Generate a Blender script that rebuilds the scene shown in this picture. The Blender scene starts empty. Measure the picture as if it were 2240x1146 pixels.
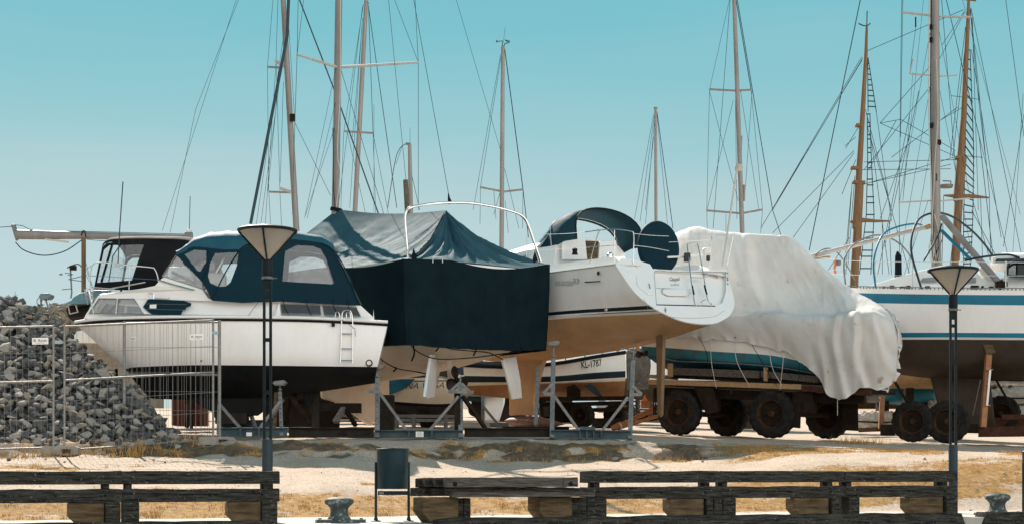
import bpy, bmesh, math, random
from mathutils import Vector as V, Matrix, noise
from mathutils.geometry import tessellate_polygon
random.seed(7)
R = random.random
def U(a, b): return a + (b - a) * random.random()
rad = math.radians
scene = bpy.context.scene
COL = scene.collection
F = 3300.0; CX = 1120.0; HY = 1027.0; EYE = 0.7
def P(px, py, Y): return V(((px - CX) * Y / F, Y, EYE + (HY - py) * Y / F))
def RP(px, py, pt, n):
    d = V(((px - CX) / F, 1.0, (HY - py) / F)); o = V((0, 0, EYE)); n = V(n)
    t = (V(pt) - o).dot(n) / d.dot(n)
    return o + d * t
def lerp(a, b, t): return a + (b - a) * t
def ss(a, b, x):
    t = max(0.0, min(1.0, (x - a) / (b - a))); return t * t * (3 - 2 * t)
def tab(T, x):
    if x <= T[0][0]: return T[0][1]
    for (a, va), (b, vb) in zip(T, T[1:]):
        if x <= b: return va + (vb - va) * (x - a) / (b - a)
    return T[-1][1]
def crv(pts, k=6):
    pts = [V(p) for p in pts]; out = []
    n = len(pts)
    for i in range(n - 1):
        p0 = pts[max(i - 1, 0)]; p1 = pts[i]; p2 = pts[i + 1]; p3 = pts[min(i + 2, n - 1)]
        if i == 0: p0 = p1 * 2 - p2
        if i == n - 2: p3 = p2 * 2 - p1
        for j in range(k):
            t = j / k
            out.append(0.5 * ((2 * p1) + (p2 - p0) * t + (2 * p0 - 5 * p1 + 4 * p2 - p3) * t * t + (3 * p1 - p0 - 3 * p2 + p3) * t * t * t))
    out.append(pts[-1]); return out
def smooth_grid(G, ku, kv):
    rows = [crv(r, kv) for r in G]
    cols = [crv([r[j] for r in rows], ku) for j in range(len(rows[0]))]
    return [[cols[j][i] for j in range(len(cols))] for i in range(len(cols[0]))]

# ---------------------------------------------------------------- objects
def origin_of(o):
    s = V((0, 0, 0))
    while o is not None: s += o.location; o = o.parent
    return s
def tag(o, label, cat=None, group=None, kind=None):
    if label: o['label'] = label
    if cat: o['category'] = cat
    if group: o['group'] = group
    if kind: o['kind'] = kind
    return o
def thing(name, label, cat, loc=(0, 0, 0), group=None, rz=0):
    o = bpy.data.objects.new(name, None); COL.objects.link(o)
    o.location = loc; o.rotation_euler = (0, 0, rz); o.empty_display_size = 0.2
    return tag(o, label, cat, group)
def kids(o): return [c for c in bpy.data.objects if c.parent == o]
def copy_tree(o, label=None, loc=None, rz=None):
    def rec(s, par):
        c = s.copy(); COL.objects.link(c)
        if par: c.parent = par
        for ch in kids(s): rec(ch, c)
        return c
    c = rec(o, None)
    if label: c['label'] = label
    if loc is not None: c.location = loc
    if rz is not None: c.rotation_euler = (0, 0, rz)
    return c
Z = V((0, 0, 1))
class MB:
    def __init__(s): s.v = []; s.f = []
    def add(s, vs, fs):
        b = len(s.v); s.v += [V(p) for p in vs]; s.f += [tuple(i + b for i in f) for f in fs]; return s
    def box(s, c, size, rz=0, M=None):
        x, y, z = size[0] / 2, size[1] / 2, size[2] / 2
        M = M or Matrix.Rotation(rz, 3, 'Z'); c = V(c)
        vs = [c + M @ V((a * x, b * y, d * z)) for a in (-1, 1) for b in (-1, 1) for d in (-1, 1)]
        return s.add(vs, [(0, 1, 3, 2), (4, 6, 7, 5), (0, 4, 5, 1), (2, 3, 7, 6), (0, 2, 6, 4), (1, 5, 7, 3)])
    def bar(s, p0, p1, w, h=None, up=Z):
        h = h or w; p0 = V(p0); p1 = V(p1); d = (p1 - p0).normalized()
        if abs(d.dot(up)) > .98: up = V((0, 1, 0))
        a = d.cross(up).normalized(); b = a.cross(d)
        M = Matrix((d, a, b)).transposed()
        return s.box((p0 + p1) / 2, ((p1 - p0).length, w, h), M=M)
    def tube(s, pts, r, n=8, closed=False, cap=True):
        pts = [V(p) for p in pts]; m = len(pts); rr = r if isinstance(r, (list, tuple)) else [r] * m
        vs = []; a = None
        for i, p in enumerate(pts):
            if closed: d = pts[(i + 1) % m] - pts[i - 1]
            else: d = pts[min(i + 1, m - 1)] - pts[max(i - 1, 0)]
            d.normalize()
            if a is None:
                a = d.cross(Z if abs(d.z) < .9 else V((1, 0, 0))).normalized()
            else:
                a = (a - d * a.dot(d)).normalized()
            b = d.cross(a)
            vs += [p + (a * math.cos(t) + b * math.sin(t)) * rr[i] for t in [2 * math.pi * k / n for k in range(n)]]
        fs = []
        for i in range(m if closed else m - 1):
            j = (i + 1) % m
            fs += [(i * n + k, i * n + (k + 1) % n, j * n + (k + 1) % n, j * n + k) for k in range(n)]
        if cap and not closed:
            fs += [tuple(range(n - 1, -1, -1)), tuple((m - 1) * n + k for k in range(n))]
        return s.add(vs, fs)
    def lathe(s, prof, o, axis=Z, n=24, rmod=None, cap=True):
        axis = V(axis).normalized(); a = axis.cross(V((0, 1, 0)) if abs(axis.y) < .9 else V((1, 0, 0))).normalized(); b = axis.cross(a); o = V(o)
        vs = []
        for i, (r, h) in enumerate(prof):
            for k in range(n):
                t = 2 * math.pi * k / n; q = r * (rmod(i, k) if rmod else 1)
                vs.append(o + axis * h + (a * math.cos(t) + b * math.sin(t)) * q)
        fs = []
        for i in range(len(prof) - 1):
            fs += [(i * n + k, i * n + (k + 1) % n, (i + 1) * n + (k + 1) % n, (i + 1) * n + k) for k in range(n)]
        if cap and prof[0][0] > 1e-4: fs.append(tuple(range(n - 1, -1, -1)))
        if cap and prof[-1][0] > 1e-4: fs.append(tuple((len(prof) - 1) * n + k for k in range(n)))
        return s.add(vs, fs)
    def grid(s, G, wrap=False):
        m = len(G); n = len(G[0])
        fs = [(i * n + j, i * n + (j + 1) % n, (i + 1) * n + (j + 1) % n, (i + 1) * n + j) for i in range(m - 1) for j in range(n if wrap else n - 1)]
        return s.add([p for r in G for p in r], fs)
    def prism(s, poly, off):
        """poly: 3D outline, off: extrusion vector (both caps + walls)"""
        n = len(poly); a = [V(p) for p in poly]; off = V(off); vs = a + [p + off for p in a]
        tri = tessellate_polygon([a])
        fs = [tuple(t) for t in tri] + [tuple(n + i for i in reversed(t)) for t in tri]
        fs += [(i, (i + 1) % n, n + (i + 1) % n, n + i) for i in range(n)]
        return s.add(vs, fs)
    def holed(s, outer, holes, fn, off=None):
        loops = [outer] + holes
        flat = [V((p[0], p[1], 0)) for l in loops for p in l]
        tri = tessellate_polygon([[V((p[0], p[1], 0)) for p in l] for l in loops])
        a = [V(fn(p.x, p.y)) for p in flat]
        if off is None: return s.add(a, [tuple(t) for t in tri])
        off = V(off); N = len(a)
        fs = [tuple(t) for t in tri] + [tuple(N + i for i in reversed(t)) for t in tri]
        b = 0
        for l in loops:
            n = len(l); fs += [(b + i, b + (i + 1) % n, N + b + (i + 1) % n, N + b + i) for i in range(n)]; b += n
        return s.add(a + [p + off for p in a], fs)
    def build(s, name, mat, parent=None, loc=None, smooth=35, bevel=0, solid=0, local=False, label=None):
        me = bpy.data.meshes.new(name)
        o0 = V((0, 0, 0)) if local else (origin_of(parent) if parent else V(loc or (0, 0, 0)))
        me.from_pydata([tuple(p - o0) for p in s.v], [], s.f); me.update()
        bm = bmesh.new(); bm.from_mesh(me); bmesh.ops.recalc_face_normals(bm, faces=bm.faces); bm.to_mesh(me); bm.free()
        me.materials.append(mat)
        if smooth:
            me.polygons.foreach_set('use_smooth', [True] * len(me.polygons)); me.set_sharp_from_angle(angle=rad(smooth))
        o = bpy.data.objects.new(name, me); COL.objects.link(o)
        if parent: o.parent = parent
        elif loc is not None: o.location = loc
        if solid:
            m = o.modifiers.new('Solid', 'SOLIDIFY'); m.thickness = solid; m.offset = -1
        if bevel:
            m = o.modifiers.new('Bevel', 'BEVEL'); m.width = bevel; m.segments = 2; m.limit_method = 'ANGLE'; m.angle_limit = rad(40)
        if label: o['label'] = label
        return o
def wire(parent, name, pts, r, mat, n=5):
    return MB().tube(pts, r, n).build(name, mat, parent)
def text(body, name, mat, parent, p0, xd, yd, width, shear=0, height=None, lift=0.004, bold=0):
    cu = bpy.data.curves.new('lettering', 'FONT'); cu.body = body; cu.size = 1; cu.shear = shear; cu.offset = bold; cu.resolution_u = 3
    ob = bpy.data.objects.new('lettering_source', cu); COL.objects.link(ob)
    dg = bpy.context.evaluated_depsgraph_get(); me = bpy.data.meshes.new_from_object(ob.evaluated_get(dg))
    bpy.data.objects.remove(ob); bpy.data.curves.remove(cu)
    xs = [v.co.x for v in me.vertices]; ys = [v.co.y for v in me.vertices]
    sx = width / (max(xs) - min(xs)); sy = height / (max(ys) - min(ys)) if height else sx
    x0 = min(xs); xd = V(xd).normalized(); yd = V(yd).normalized(); nn = xd.cross(yd).normalized()
    o0 = origin_of(parent)
    for v in me.vertices:
        q = V(p0) + xd * ((v.co.x - x0) * sx) + yd * (v.co.y * sy) + nn * lift - o0
        v.co = q
    me.materials.clear(); me.materials.append(mat)
    o = bpy.data.objects.new(name, me); COL.objects.link(o); o.parent = parent
    return o

# ---------------------------------------------------------------- materials
def mk(name, col, rough=.6, metal=0, var=None, col2=None, stretch=(1, 1, 1), bump=None, spots=None, sheen=0, spec=.5, detail=6, coat=0, obj=True, lo=.35, hi=.65):
    m = bpy.data.materials.new(name); m.use_nodes = True; nt = m.node_tree; N = nt.nodes; L = nt.links
    b = N['Principled BSDF']; c4 = (*col, 1)
    b.inputs['Base Color'].default_value = c4; b.inputs['Roughness'].default_value = rough; b.inputs['Metallic'].default_value = metal
    b.inputs['Sheen Weight'].default_value = sheen; b.inputs['Specular IOR Level'].default_value = spec; b.inputs['Coat Weight'].default_value = coat
    tc = N.new('ShaderNodeTexCoord'); mp = N.new('ShaderNodeMapping'); mp.inputs['Scale'].default_value = stretch
    L.new(tc.outputs['Object'], mp.inputs['Vector']); out = None
    if var:
        nz = N.new('ShaderNodeTexNoise'); nz.inputs['Scale'].default_value = var; nz.inputs['Detail'].default_value = detail; nz.inputs['Roughness'].default_value = .65
        L.new(mp.outputs[0], nz.inputs['Vector'])
        rp = N.new('ShaderNodeValToRGB'); rp.color_ramp.elements[0].position = lo; rp.color_ramp.elements[1].position = hi
        rp.color_ramp.elements[0].color = c4; rp.color_ramp.elements[1].color = (*(col2 or [x * .6 for x in col]), 1)
        L.new(nz.outputs['Fac'], rp.inputs['Fac']); out = rp.outputs['Color']
        rr = N.new('ShaderNodeMapRange'); rr.inputs['To Min'].default_value = max(.02, rough - .12); rr.inputs['To Max'].default_value = min(1, rough + .12)
        L.new(nz.outputs['Fac'], rr.inputs['Value']); L.new(rr.outputs[0], b.inputs['Roughness'])
    if spots:
        sc, th, scol = spots
        n2 = N.new('ShaderNodeTexNoise'); n2.inputs['Scale'].default_value = sc; n2.inputs['Detail'].default_value = 8; n2.inputs['Roughness'].default_value = .7
        L.new(tc.outputs['Object'], n2.inputs['Vector'])
        r2 = N.new('ShaderNodeValToRGB'); r2.color_ramp.elements[0].position = th; r2.color_ramp.elements[1].position = min(.99, th + .06)
        L.new(n2.outputs['Fac'], r2.inputs['Fac'])
        mx = N.new('ShaderNodeMix'); mx.data_type = 'RGBA'
        mx.inputs[6].default_value = c4; mx.inputs[7].default_value = (*scol, 1)
        if out: L.new(out, mx.inputs[6])
        L.new(r2.outputs['Color'], mx.inputs[0]); out = mx.outputs[2]
    if out: L.new(out, b.inputs['Base Color'])
    if bump:
        n3 = N.new('ShaderNodeTexNoise'); n3.inputs['Scale'].default_value = bump[0]; n3.inputs['Detail'].default_value = 6
        L.new(mp.outputs[0], n3.inputs['Vector'])
        bp = N.new('ShaderNodeBump'); bp.inputs['Strength'].default_value = bump[1]; bp.inputs['Distance'].default_value = bump[2] if len(bump) > 2 else .02
        L.new(n3.outputs['Fac'], bp.inputs['Height']); L.new(bp.outputs[0], b.inputs['Normal'])
    return m
def clear_mat(name, tint, gloss=.25, rough=.08, haze=.15, hcol=(.6, .6, .6)):
    m = bpy.data.materials.new(name); m.use_nodes = True; nt = m.node_tree; N = nt.nodes; L = nt.links
    N.remove(N['Principled BSDF']); o = N['Material Output']
    t = N.new('ShaderNodeBsdfTransparent'); t.inputs[0].default_value = (*tint, 1)
    g = N.new('ShaderNodeBsdfGlossy'); g.inputs['Roughness'].default_value = rough; g.inputs['Color'].default_value = (.9, .95, 1, 1)
    d = N.new('ShaderNodeBsdfDiffuse'); d.inputs[0].default_value = (*hcol, 1)
    tr = N.new('ShaderNodeBsdfTranslucent'); tr.inputs[0].default_value = (*hcol, 1)
    a0 = N.new('ShaderNodeAddShader'); mz = N.new('ShaderNodeMixShader'); mz.inputs[0].default_value = .5
    L.new(d.outputs[0], mz.inputs[1]); L.new(tr.outputs[0], mz.inputs[2])
    m1 = N.new('ShaderNodeMixShader'); m1.inputs[0].default_value = gloss; L.new(t.outputs[0], m1.inputs[1]); L.new(g.outputs[0], m1.inputs[2])
    tc = N.new('ShaderNodeTexCoord'); nz = N.new('ShaderNodeTexNoise'); nz.inputs['Scale'].default_value = 5; L.new(tc.outputs['Object'], nz.inputs['Vector'])
    bp = N.new('ShaderNodeBump'); bp.inputs['Strength'].default_value = .25; bp.inputs['Distance'].default_value = .05; L.new(nz.outputs[0], bp.inputs['Height']); L.new(bp.outputs[0], g.inputs['Normal'])
    m2 = N.new('ShaderNodeMixShader'); m2.inputs[0].default_value = haze; L.new(m1.outputs[0], m2.inputs[1]); L.new(mz.outputs[0], m2.inputs[2])
    N.remove(a0); L.new(m2.outputs[0], o.inputs[0]); return m
def cloth_mat(name, col, col2, trans=.3, stain=None, scale=2, rough=.7):
    m = mk(name, col, rough, var=scale, col2=col2, bump=(5, .22, .05), spots=stain, spec=.2)
    nt = m.node_tree; N = nt.nodes; L = nt.links; b = N['Principled BSDF']; o = N['Material Output']
    tr = N.new('ShaderNodeBsdfTranslucent'); mx = N.new('ShaderNodeMixShader'); mx.inputs[0].default_value = trans
    src = b.inputs['Base Color'].links[0].from_socket; L.new(src, tr.inputs[0])
    L.new(b.outputs[0], mx.inputs[1]); L.new(tr.outputs[0], mx.inputs[2]); L.new(mx.outputs[0], o.inputs[0]); return m

M = {}
M['gel'] = mk('gelcoat_white', (.86, .85, .83), .3, var=1.6, col2=(.76, .74, .70), stretch=(1, 1, .35), lo=.45, hi=.8, coat=.2, spots=(3.5, .72, (.70, .66, .59)))
M['gel2'] = mk('deck_white', (.82, .82, .80), .45, var=2, col2=(.77, .765, .74), lo=.5, hi=.8)
M['cream'] = mk('cream_bottom', (.74, .64, .52), .6, var=2.2, col2=(.64, .54, .43), spots=(7, .68, (.3, .26, .2)))
M['bronze'] = mk('bronze_bottom', (.54, .325, .16), .55, var=1.5, col2=(.44, .26, .12), spots=(9, .74, (.32, .19, .09)))
M['black_af'] = mk('black_bottom', (.006, .009, .012), .7, var=3, col2=(.016, .015, .014), spots=(6, .72, (.08, .075, .07)), spec=.1)
M['grey_af'] = mk('dark_grey_bottom', (.05, .038, .029), .75, var=2, col2=(.07, .054, .042), spec=.1)
M['teal_af'] = mk('teal_bottom', (.012, .13, .19), .6, var=3, col2=(.008, .075, .115), spots=(6, .66, (.13, .17, .18)), spec=.2)
M['blue_stripe'] = mk('blue_stripe', (.006, .185, .30), .4, var=1.5, col2=(.014, .14, .22), spec=.3)
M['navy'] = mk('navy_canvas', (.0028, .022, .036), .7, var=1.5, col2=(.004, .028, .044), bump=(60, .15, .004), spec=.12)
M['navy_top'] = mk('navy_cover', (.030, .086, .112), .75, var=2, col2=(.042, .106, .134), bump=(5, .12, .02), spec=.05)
M['navy_stripe'] = mk('navy_stripe', (.005, .022, .036), .4, spec=.2)
M['black_cv'] = mk('black_canvas', (.008, .009, .011), .8, var=2, col2=(.014, .014, .016), bump=(30, .2, .005), spec=.1)
M['wtarp'] = cloth_mat('white_tarp', (.77, .765, .755), (.69, .665, .625), .24, stain=(2.2, .645, (.42, .355, .29)), scale=1.1)
M['vinyl'] = clear_mat('clear_vinyl', (.80, .85, .86), .10, .05, .06)
M['glass'] = clear_mat('window_glass', (.66, .73, .75), .20, .03, .04)
M['dkglass'] = mk('dark_glass', (.008, .02, .028), .1, var=2, col2=(.02, .035, .045), spec=.3)
M['greyglass'] = mk('grey_glass', (.2, .22, .23), .12)
M['steel'] = mk('stainless', (.62, .62, .6), .25, 1)
M['galv'] = mk('galvanised', (.22, .225, .22), .55, .25, var=9, col2=(.14, .145, .145), spec=.3)
M['galv_lt'] = mk('galvanised_pipe', (.30, .29, .27), .6, .15, var=12, col2=(.2, .195, .185), spec=.25)
M['alu'] = mk('mast_alloy', (.30, .275, .255), .5, .2, var=3, col2=(.22, .20, .19), stretch=(1, 1, .2), spec=.3)
M['alu_w'] = mk('mast_white', (.5, .48, .45), .5, 0, var=3, col2=(.4, .38, .36), stretch=(1, 1, .2), spec=.3)
M['wire'] = mk('rigging_wire', (.045, .075, .085), .9, 0, spec=.05)
M['wire_lt'] = mk('rope_pale', (.55, .52, .47), .8)
M['rope'] = mk('rope_dark', (.010, .016, .02), .9, spec=.05)
M['paint_dk'] = mk('anthracite_paint', (.006, .012, .015), .5, var=14, col2=(.012, .02, .024), spec=.15)
M['paint_bin'] = mk('dark_teal_enamel', (.008, .026, .034), .4, var=8, col2=(.012, .032, .04), spots=(22, .72, (.05, .07, .07)), spec=.2)
M['pole_base'] = mk('grey_pole_paint', (.03, .048, .056), .5, var=10, col2=(.022, .036, .044), spec=.2)
M['wood_dk'] = mk('weathered_timber', (.082, .076, .064), .9, var=3.0, col2=(.010, .010, .0095), stretch=(1.2, 14, 14), bump=(4, .9, .03), spots=(30, .60, (.20, .195, .175)), spec=.08)
M['wood_br'] = mk('brown_timber', (.17, .118, .065), .85, var=2.5, col2=(.065, .045, .026), stretch=(1.5, 1.5, 9), bump=(6, .7, .02), spots=(16, .66, (.05, .045, .036)), spec=.1)
M['wood_lt'] = mk('grey_timber', (.17, .15, .125), .9, var=3, col2=(.05, .043, .035), stretch=(1.2, 13, 13), bump=(5, .8, .03), spots=(12, .66, (.025, .022, .02)), spec=.1)
M['wood_or'] = mk('varnished_spar', (.235, .145, .08), .6, var=3, col2=(.15, .09, .05), stretch=(5, 5, .4), spec=.15)
M['plank'] = mk('pale_plank', (.42, .27, .13), .75, var=4, col2=(.27, .16, .075), stretch=(1, 6, 6))
M['rubber'] = mk('tyre_rubber', (.010, .010, .011), .9, var=8, col2=(.03, .027, .023), spec=.08)
M['rim'] = mk('rusty_rim', (.075, .038, .016), .8, var=7, col2=(.026, .017, .011), spec=.1)
M['chassis'] = mk('dark_chassis', (.014, .011, .009), .85, var=5, col2=(.032, .021, .014), spec=.1)
M['rust'] = mk('rusty_beam', (.085, .035, .02), .8, var=6, col2=(.04, .018, .012), spec=.15)
M['orange'] = mk('orange_prop', (.38, .17, .06), .65, var=7, col2=(.24, .10, .04))
M['gal_beam'] = mk('cradle_beam', (.065, .105, .115), .6, .1, var=5, col2=(.04, .065, .075), spots=(9, .68, (.11, .08, .05)), spec=.2)
M['dark_beam'] = mk('dark_cradle_beam', (.020, .018, .016), .8, var=5, col2=(.04, .033, .026), spec=.1)
M['concrete'] = mk('concrete_block', (.33, .31, .28), .9, var=6, col2=(.22, .21, .19), bump=(40, .4, .01))
M['apron'] = mk('quay_concrete', (.46, .435, .395), .9, var=1.3, col2=(.36, .335, .30), bump=(25, .5, .01), spots=(10, .68, (.27, .25, .21)))
M['bollard'] = mk('iron_bollard', (.04, .055, .06), .65, var=7, col2=(.085, .105, .105), spots=(14, .55, (.26, .27, .255)), bump=(18, .5, .01), spec=.2)
M['stone'] = mk('grey_stone', (.27, .26, .245), .9, var=5, col2=(.40, .37, .33), bump=(16, .6, .02), spots=(9, .68, (.08, .075, .07)), spec=.1)
M['stone_b'] = mk('dark_stone', (.065, .07, .073), .9, var=4, col2=(.14, .137, .13), bump=(16, .6, .02), spec=.1)
M['stone_c'] = mk('buff_stone', (.38, .335, .27), .9, var=5, col2=(.22, .195, .16), bump=(16, .6, .02), spec=.1)
M['prop_bz'] = mk('bronze_propeller', (.016, .010, .009), .5, .2, spec=.2)
M['bulb'] = mk('keel_lead_paint', (.20, .092, .066), .45, var=4, col2=(.14, .066, .05))
M['white_pl'] = mk('white_plastic', (.8, .8, .78), .5)
M['black_pl'] = mk('black_plastic', (.008, .008, .009), .6, spec=.15)
M['ink'] = mk('lettering_black', (.012, .013, .016), .5)
M['ink_br'] = mk('lettering_bronze', (.10, .06, .05), .5)
M['ink_gr'] = mk('lettering_grey', (.22, .25, .27), .5)
M['ink_bl'] = mk('lettering_blue', (.012, .05, .085), .6)
M['red'] = mk('faded_red', (.13, .04, .03), .8, var=4, col2=(.08, .03, .024), spec=.1)
M['yellow'] = mk('ochre_paint', (.32, .20, .085), .7, var=4, col2=(.2, .13, .06))
M['teal_tank'] = mk('teal_tank', (.008, .20, .285), .4, var=2, col2=(.012, .16, .23), spots=(5, .7, (.3, .3, .3)))
M['orange_refl'] = mk('orange_reflector', (.7, .17, .02), .4)
M['shade'] = cloth_mat('lamp_panel', (.86, .79, .69), (.80, .71, .60), .6, scale=5)
M['trunk'] = mk('bark', (.05, .04, .032), .9)
M['car_w'] = mk('car_white', (.7, .7, .7), .25, coat=.5)
M['leaf_br'] = mk('bare_woods_hazed', (.30, .25, .21), .9, var=.12, col2=(.20, .20, .16))  # paler than the wood itself, distance haze painted into the colour
# ================================================================ setting
SUN = V((-.272, .716, .643)).normalized()
GT = [(17, 0), (23.4, 0), (24, .04), (25.5, .31), (27, .59), (28.5, .87), (29.6, 1.0), (30.4, 1.25), (32, 1.33), (34, 1.42), (35, 1.46), (38, 1.60), (41, 1.73), (45, 1.93), (60, 2.7), (100, 4.8), (160, 7), (400, 10), (900, 12)]
GT2 = [(17, 0), (23.4, 0), (24, .04), (25.5, .31), (27, .58), (28.5, .80), (30.4, 1.07), (32, 1.25), (34, 1.38), (35, 1.44), (38, 1.60), (41, 1.73), (45, 1.93), (60, 2.7), (100, 4.8), (160, 7), (400, 10), (900, 12)]
GT3 = [(17, 0), (23.4, 0), (24, .04), (25.5, .22), (27, .42), (28.5, .58), (30, .74), (31, .84), (31.7, .94), (32.6, 1.29), (33.2, 1.37), (34, 1.42), (35, 1.46), (38, 1.60), (41, 1.73), (45, 1.93), (60, 2.7), (100, 4.8), (160, 7), (400, 10), (900, 12)]
def scarp_y(x): return lerp(30.0, 32.2, ss(-3.2, -1.2, x))
def gz0(x, y):
    k = .33 * (1 - ss(24, 29, y)); ye = y - k * max(-12, min(14, x))
    b = ss(3.2, 6, x); c = ss(-3.2, -1.2, x); z = (tab(GT, ye) * (1 - c) + tab(GT3, ye) * c) * (1 - b) + tab(GT2, ye) * b
    z -= .03 * max(0, min(14, x - 2)) * ss(29, 34, y) * (1 - ss(60, 110, y))
    return z
def gz(x, y):
    z = gz0(x, y)
    a = ss(23.5, 25, y - .33 * max(-12, min(14, x)) * (1 - ss(24, 29, y)))
    if a > 0 and y < 60:
        z += a * (.035 * noise.noise((x * .9, y * .9, 3)) + .016 * noise.noise((x * 3.1, y * 3.1, 9)))
        q = y - scarp_y(x) + 30; sc = ss(28.9, 29.7, q) * (1 - ss(30.3, 31, q)) * (1 - ss(3, 6, x))
        z += sc * (.11 * noise.noise((x * 1.7, y * 2.4, 5)) + .07 * noise.noise((x * 5, y * 6, 2)))
    return z
def vq(x, y): return (y - 20.15 - .36 * x) / 1.063
def grassy(x, y):
    v = vq(x, y); n = noise.noise((x * .55, y * .9, 1.5)); n2 = noise.noise((x * 2.2, y * 3.0, 7.5))
    g = ss(3.0, 3.3, v) * (1 - ss(5.0, 6.2, v + .6 * n)) * (.75 + .5 * n2 + .3 * n)
    g = max(g, .75 * ss(.12, .4, n + .35 * n2) * ss(6.0, 6.4, v) * (1 - ss(27.4, 28.4, y)))
    q = y - scarp_y(x) + 30; sc = (1 - ss(3, 5, x)) * ss(29.0, 29.4, q + .4 * n) * (1 - ss(30.0, 30.8, q + .5 * n))
    g = max(g, sc * ss(-.25, .25, n2 + .5 * n))
    rt = ss(3.5, 5.5, x) * ss(29.6, 30.6, y + .8 * n) * (1 - ss(33.2, 35, y + .7 * n))
    g = max(g, rt * ss(-.35, .15, n + .4 * n2))
    return max(0, min(1, g))
def earthy(x, y):
    if y > 40: return 0
    q = y - scarp_y(x) + 30; n = noise.noise((x * 1.3, y * 2.2, 21))
    return (1 - ss(3.2, 5.5, x)) * ss(29.1, 29.6, q + .35 * n) * (1 - ss(30.1, 30.7, q + .3 * n)) * ss(-.25, .2, noise.noise((x * .9, y * 1.7, 31)) + .5 * noise.noise((x * 3, y * 4, 8)) + .14)
def axis(a, b, st, ext_lo, ext_hi):
    n = int(round((b - a) / st)); return ext_lo + [a + i * st for i in range(n + 1)] + ext_hi
xs = axis(-13, 15, .11, [-500, -250, -120, -60, -30, -20, -16], [16.5, 19, 24, 40, 80, 160, 300, 600])
ys = axis(17.0, 37, .1, [], [37.5, 38, 39, 40, 42, 45, 50, 55, 60, 70, 85, 100, 130, 160, 220, 400, 900])
# the ground sheet starts landward of the quay edge so that its lip stays under the apron
def ground_edge(x): return 20.0 + .36 * max(-40, min(40, x))
g_v = []; gmask = []
for y in ys:
    for x in xs:
        yy = max(y, ground_edge(x)); g_v.append((x, yy, gz(x, yy) - .012)); gmask.append(grassy(x, yy) if yy < 37 else (0 if yy < 90 else .5))
nx = len(xs)
g_f = [(j * nx + i, j * nx + i + 1, (j + 1) * nx + i + 1, (j + 1) * nx + i) for j in range(len(ys) - 1) for i in range(nx - 1)]
me = bpy.data.meshes.new('ground'); me.from_pydata(g_v, [], g_f); me.update()
at = me.attributes.new('grass', 'FLOAT', 'POINT'); at.data.foreach_set('value', gmask)
at2 = me.attributes.new('earth', 'FLOAT', 'POINT'); at2.data.foreach_set('value', [earthy(p[0], p[1]) for p in g_v])
me.polygons.foreach_set('use_smooth', [True] * len(me.polygons))
ground = bpy.data.objects.new('ground', me); COL.objects.link(ground); tag(ground, 'pale trodden gravel bank rising from the quay, with patches of dry grass', kind='structure')
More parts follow.
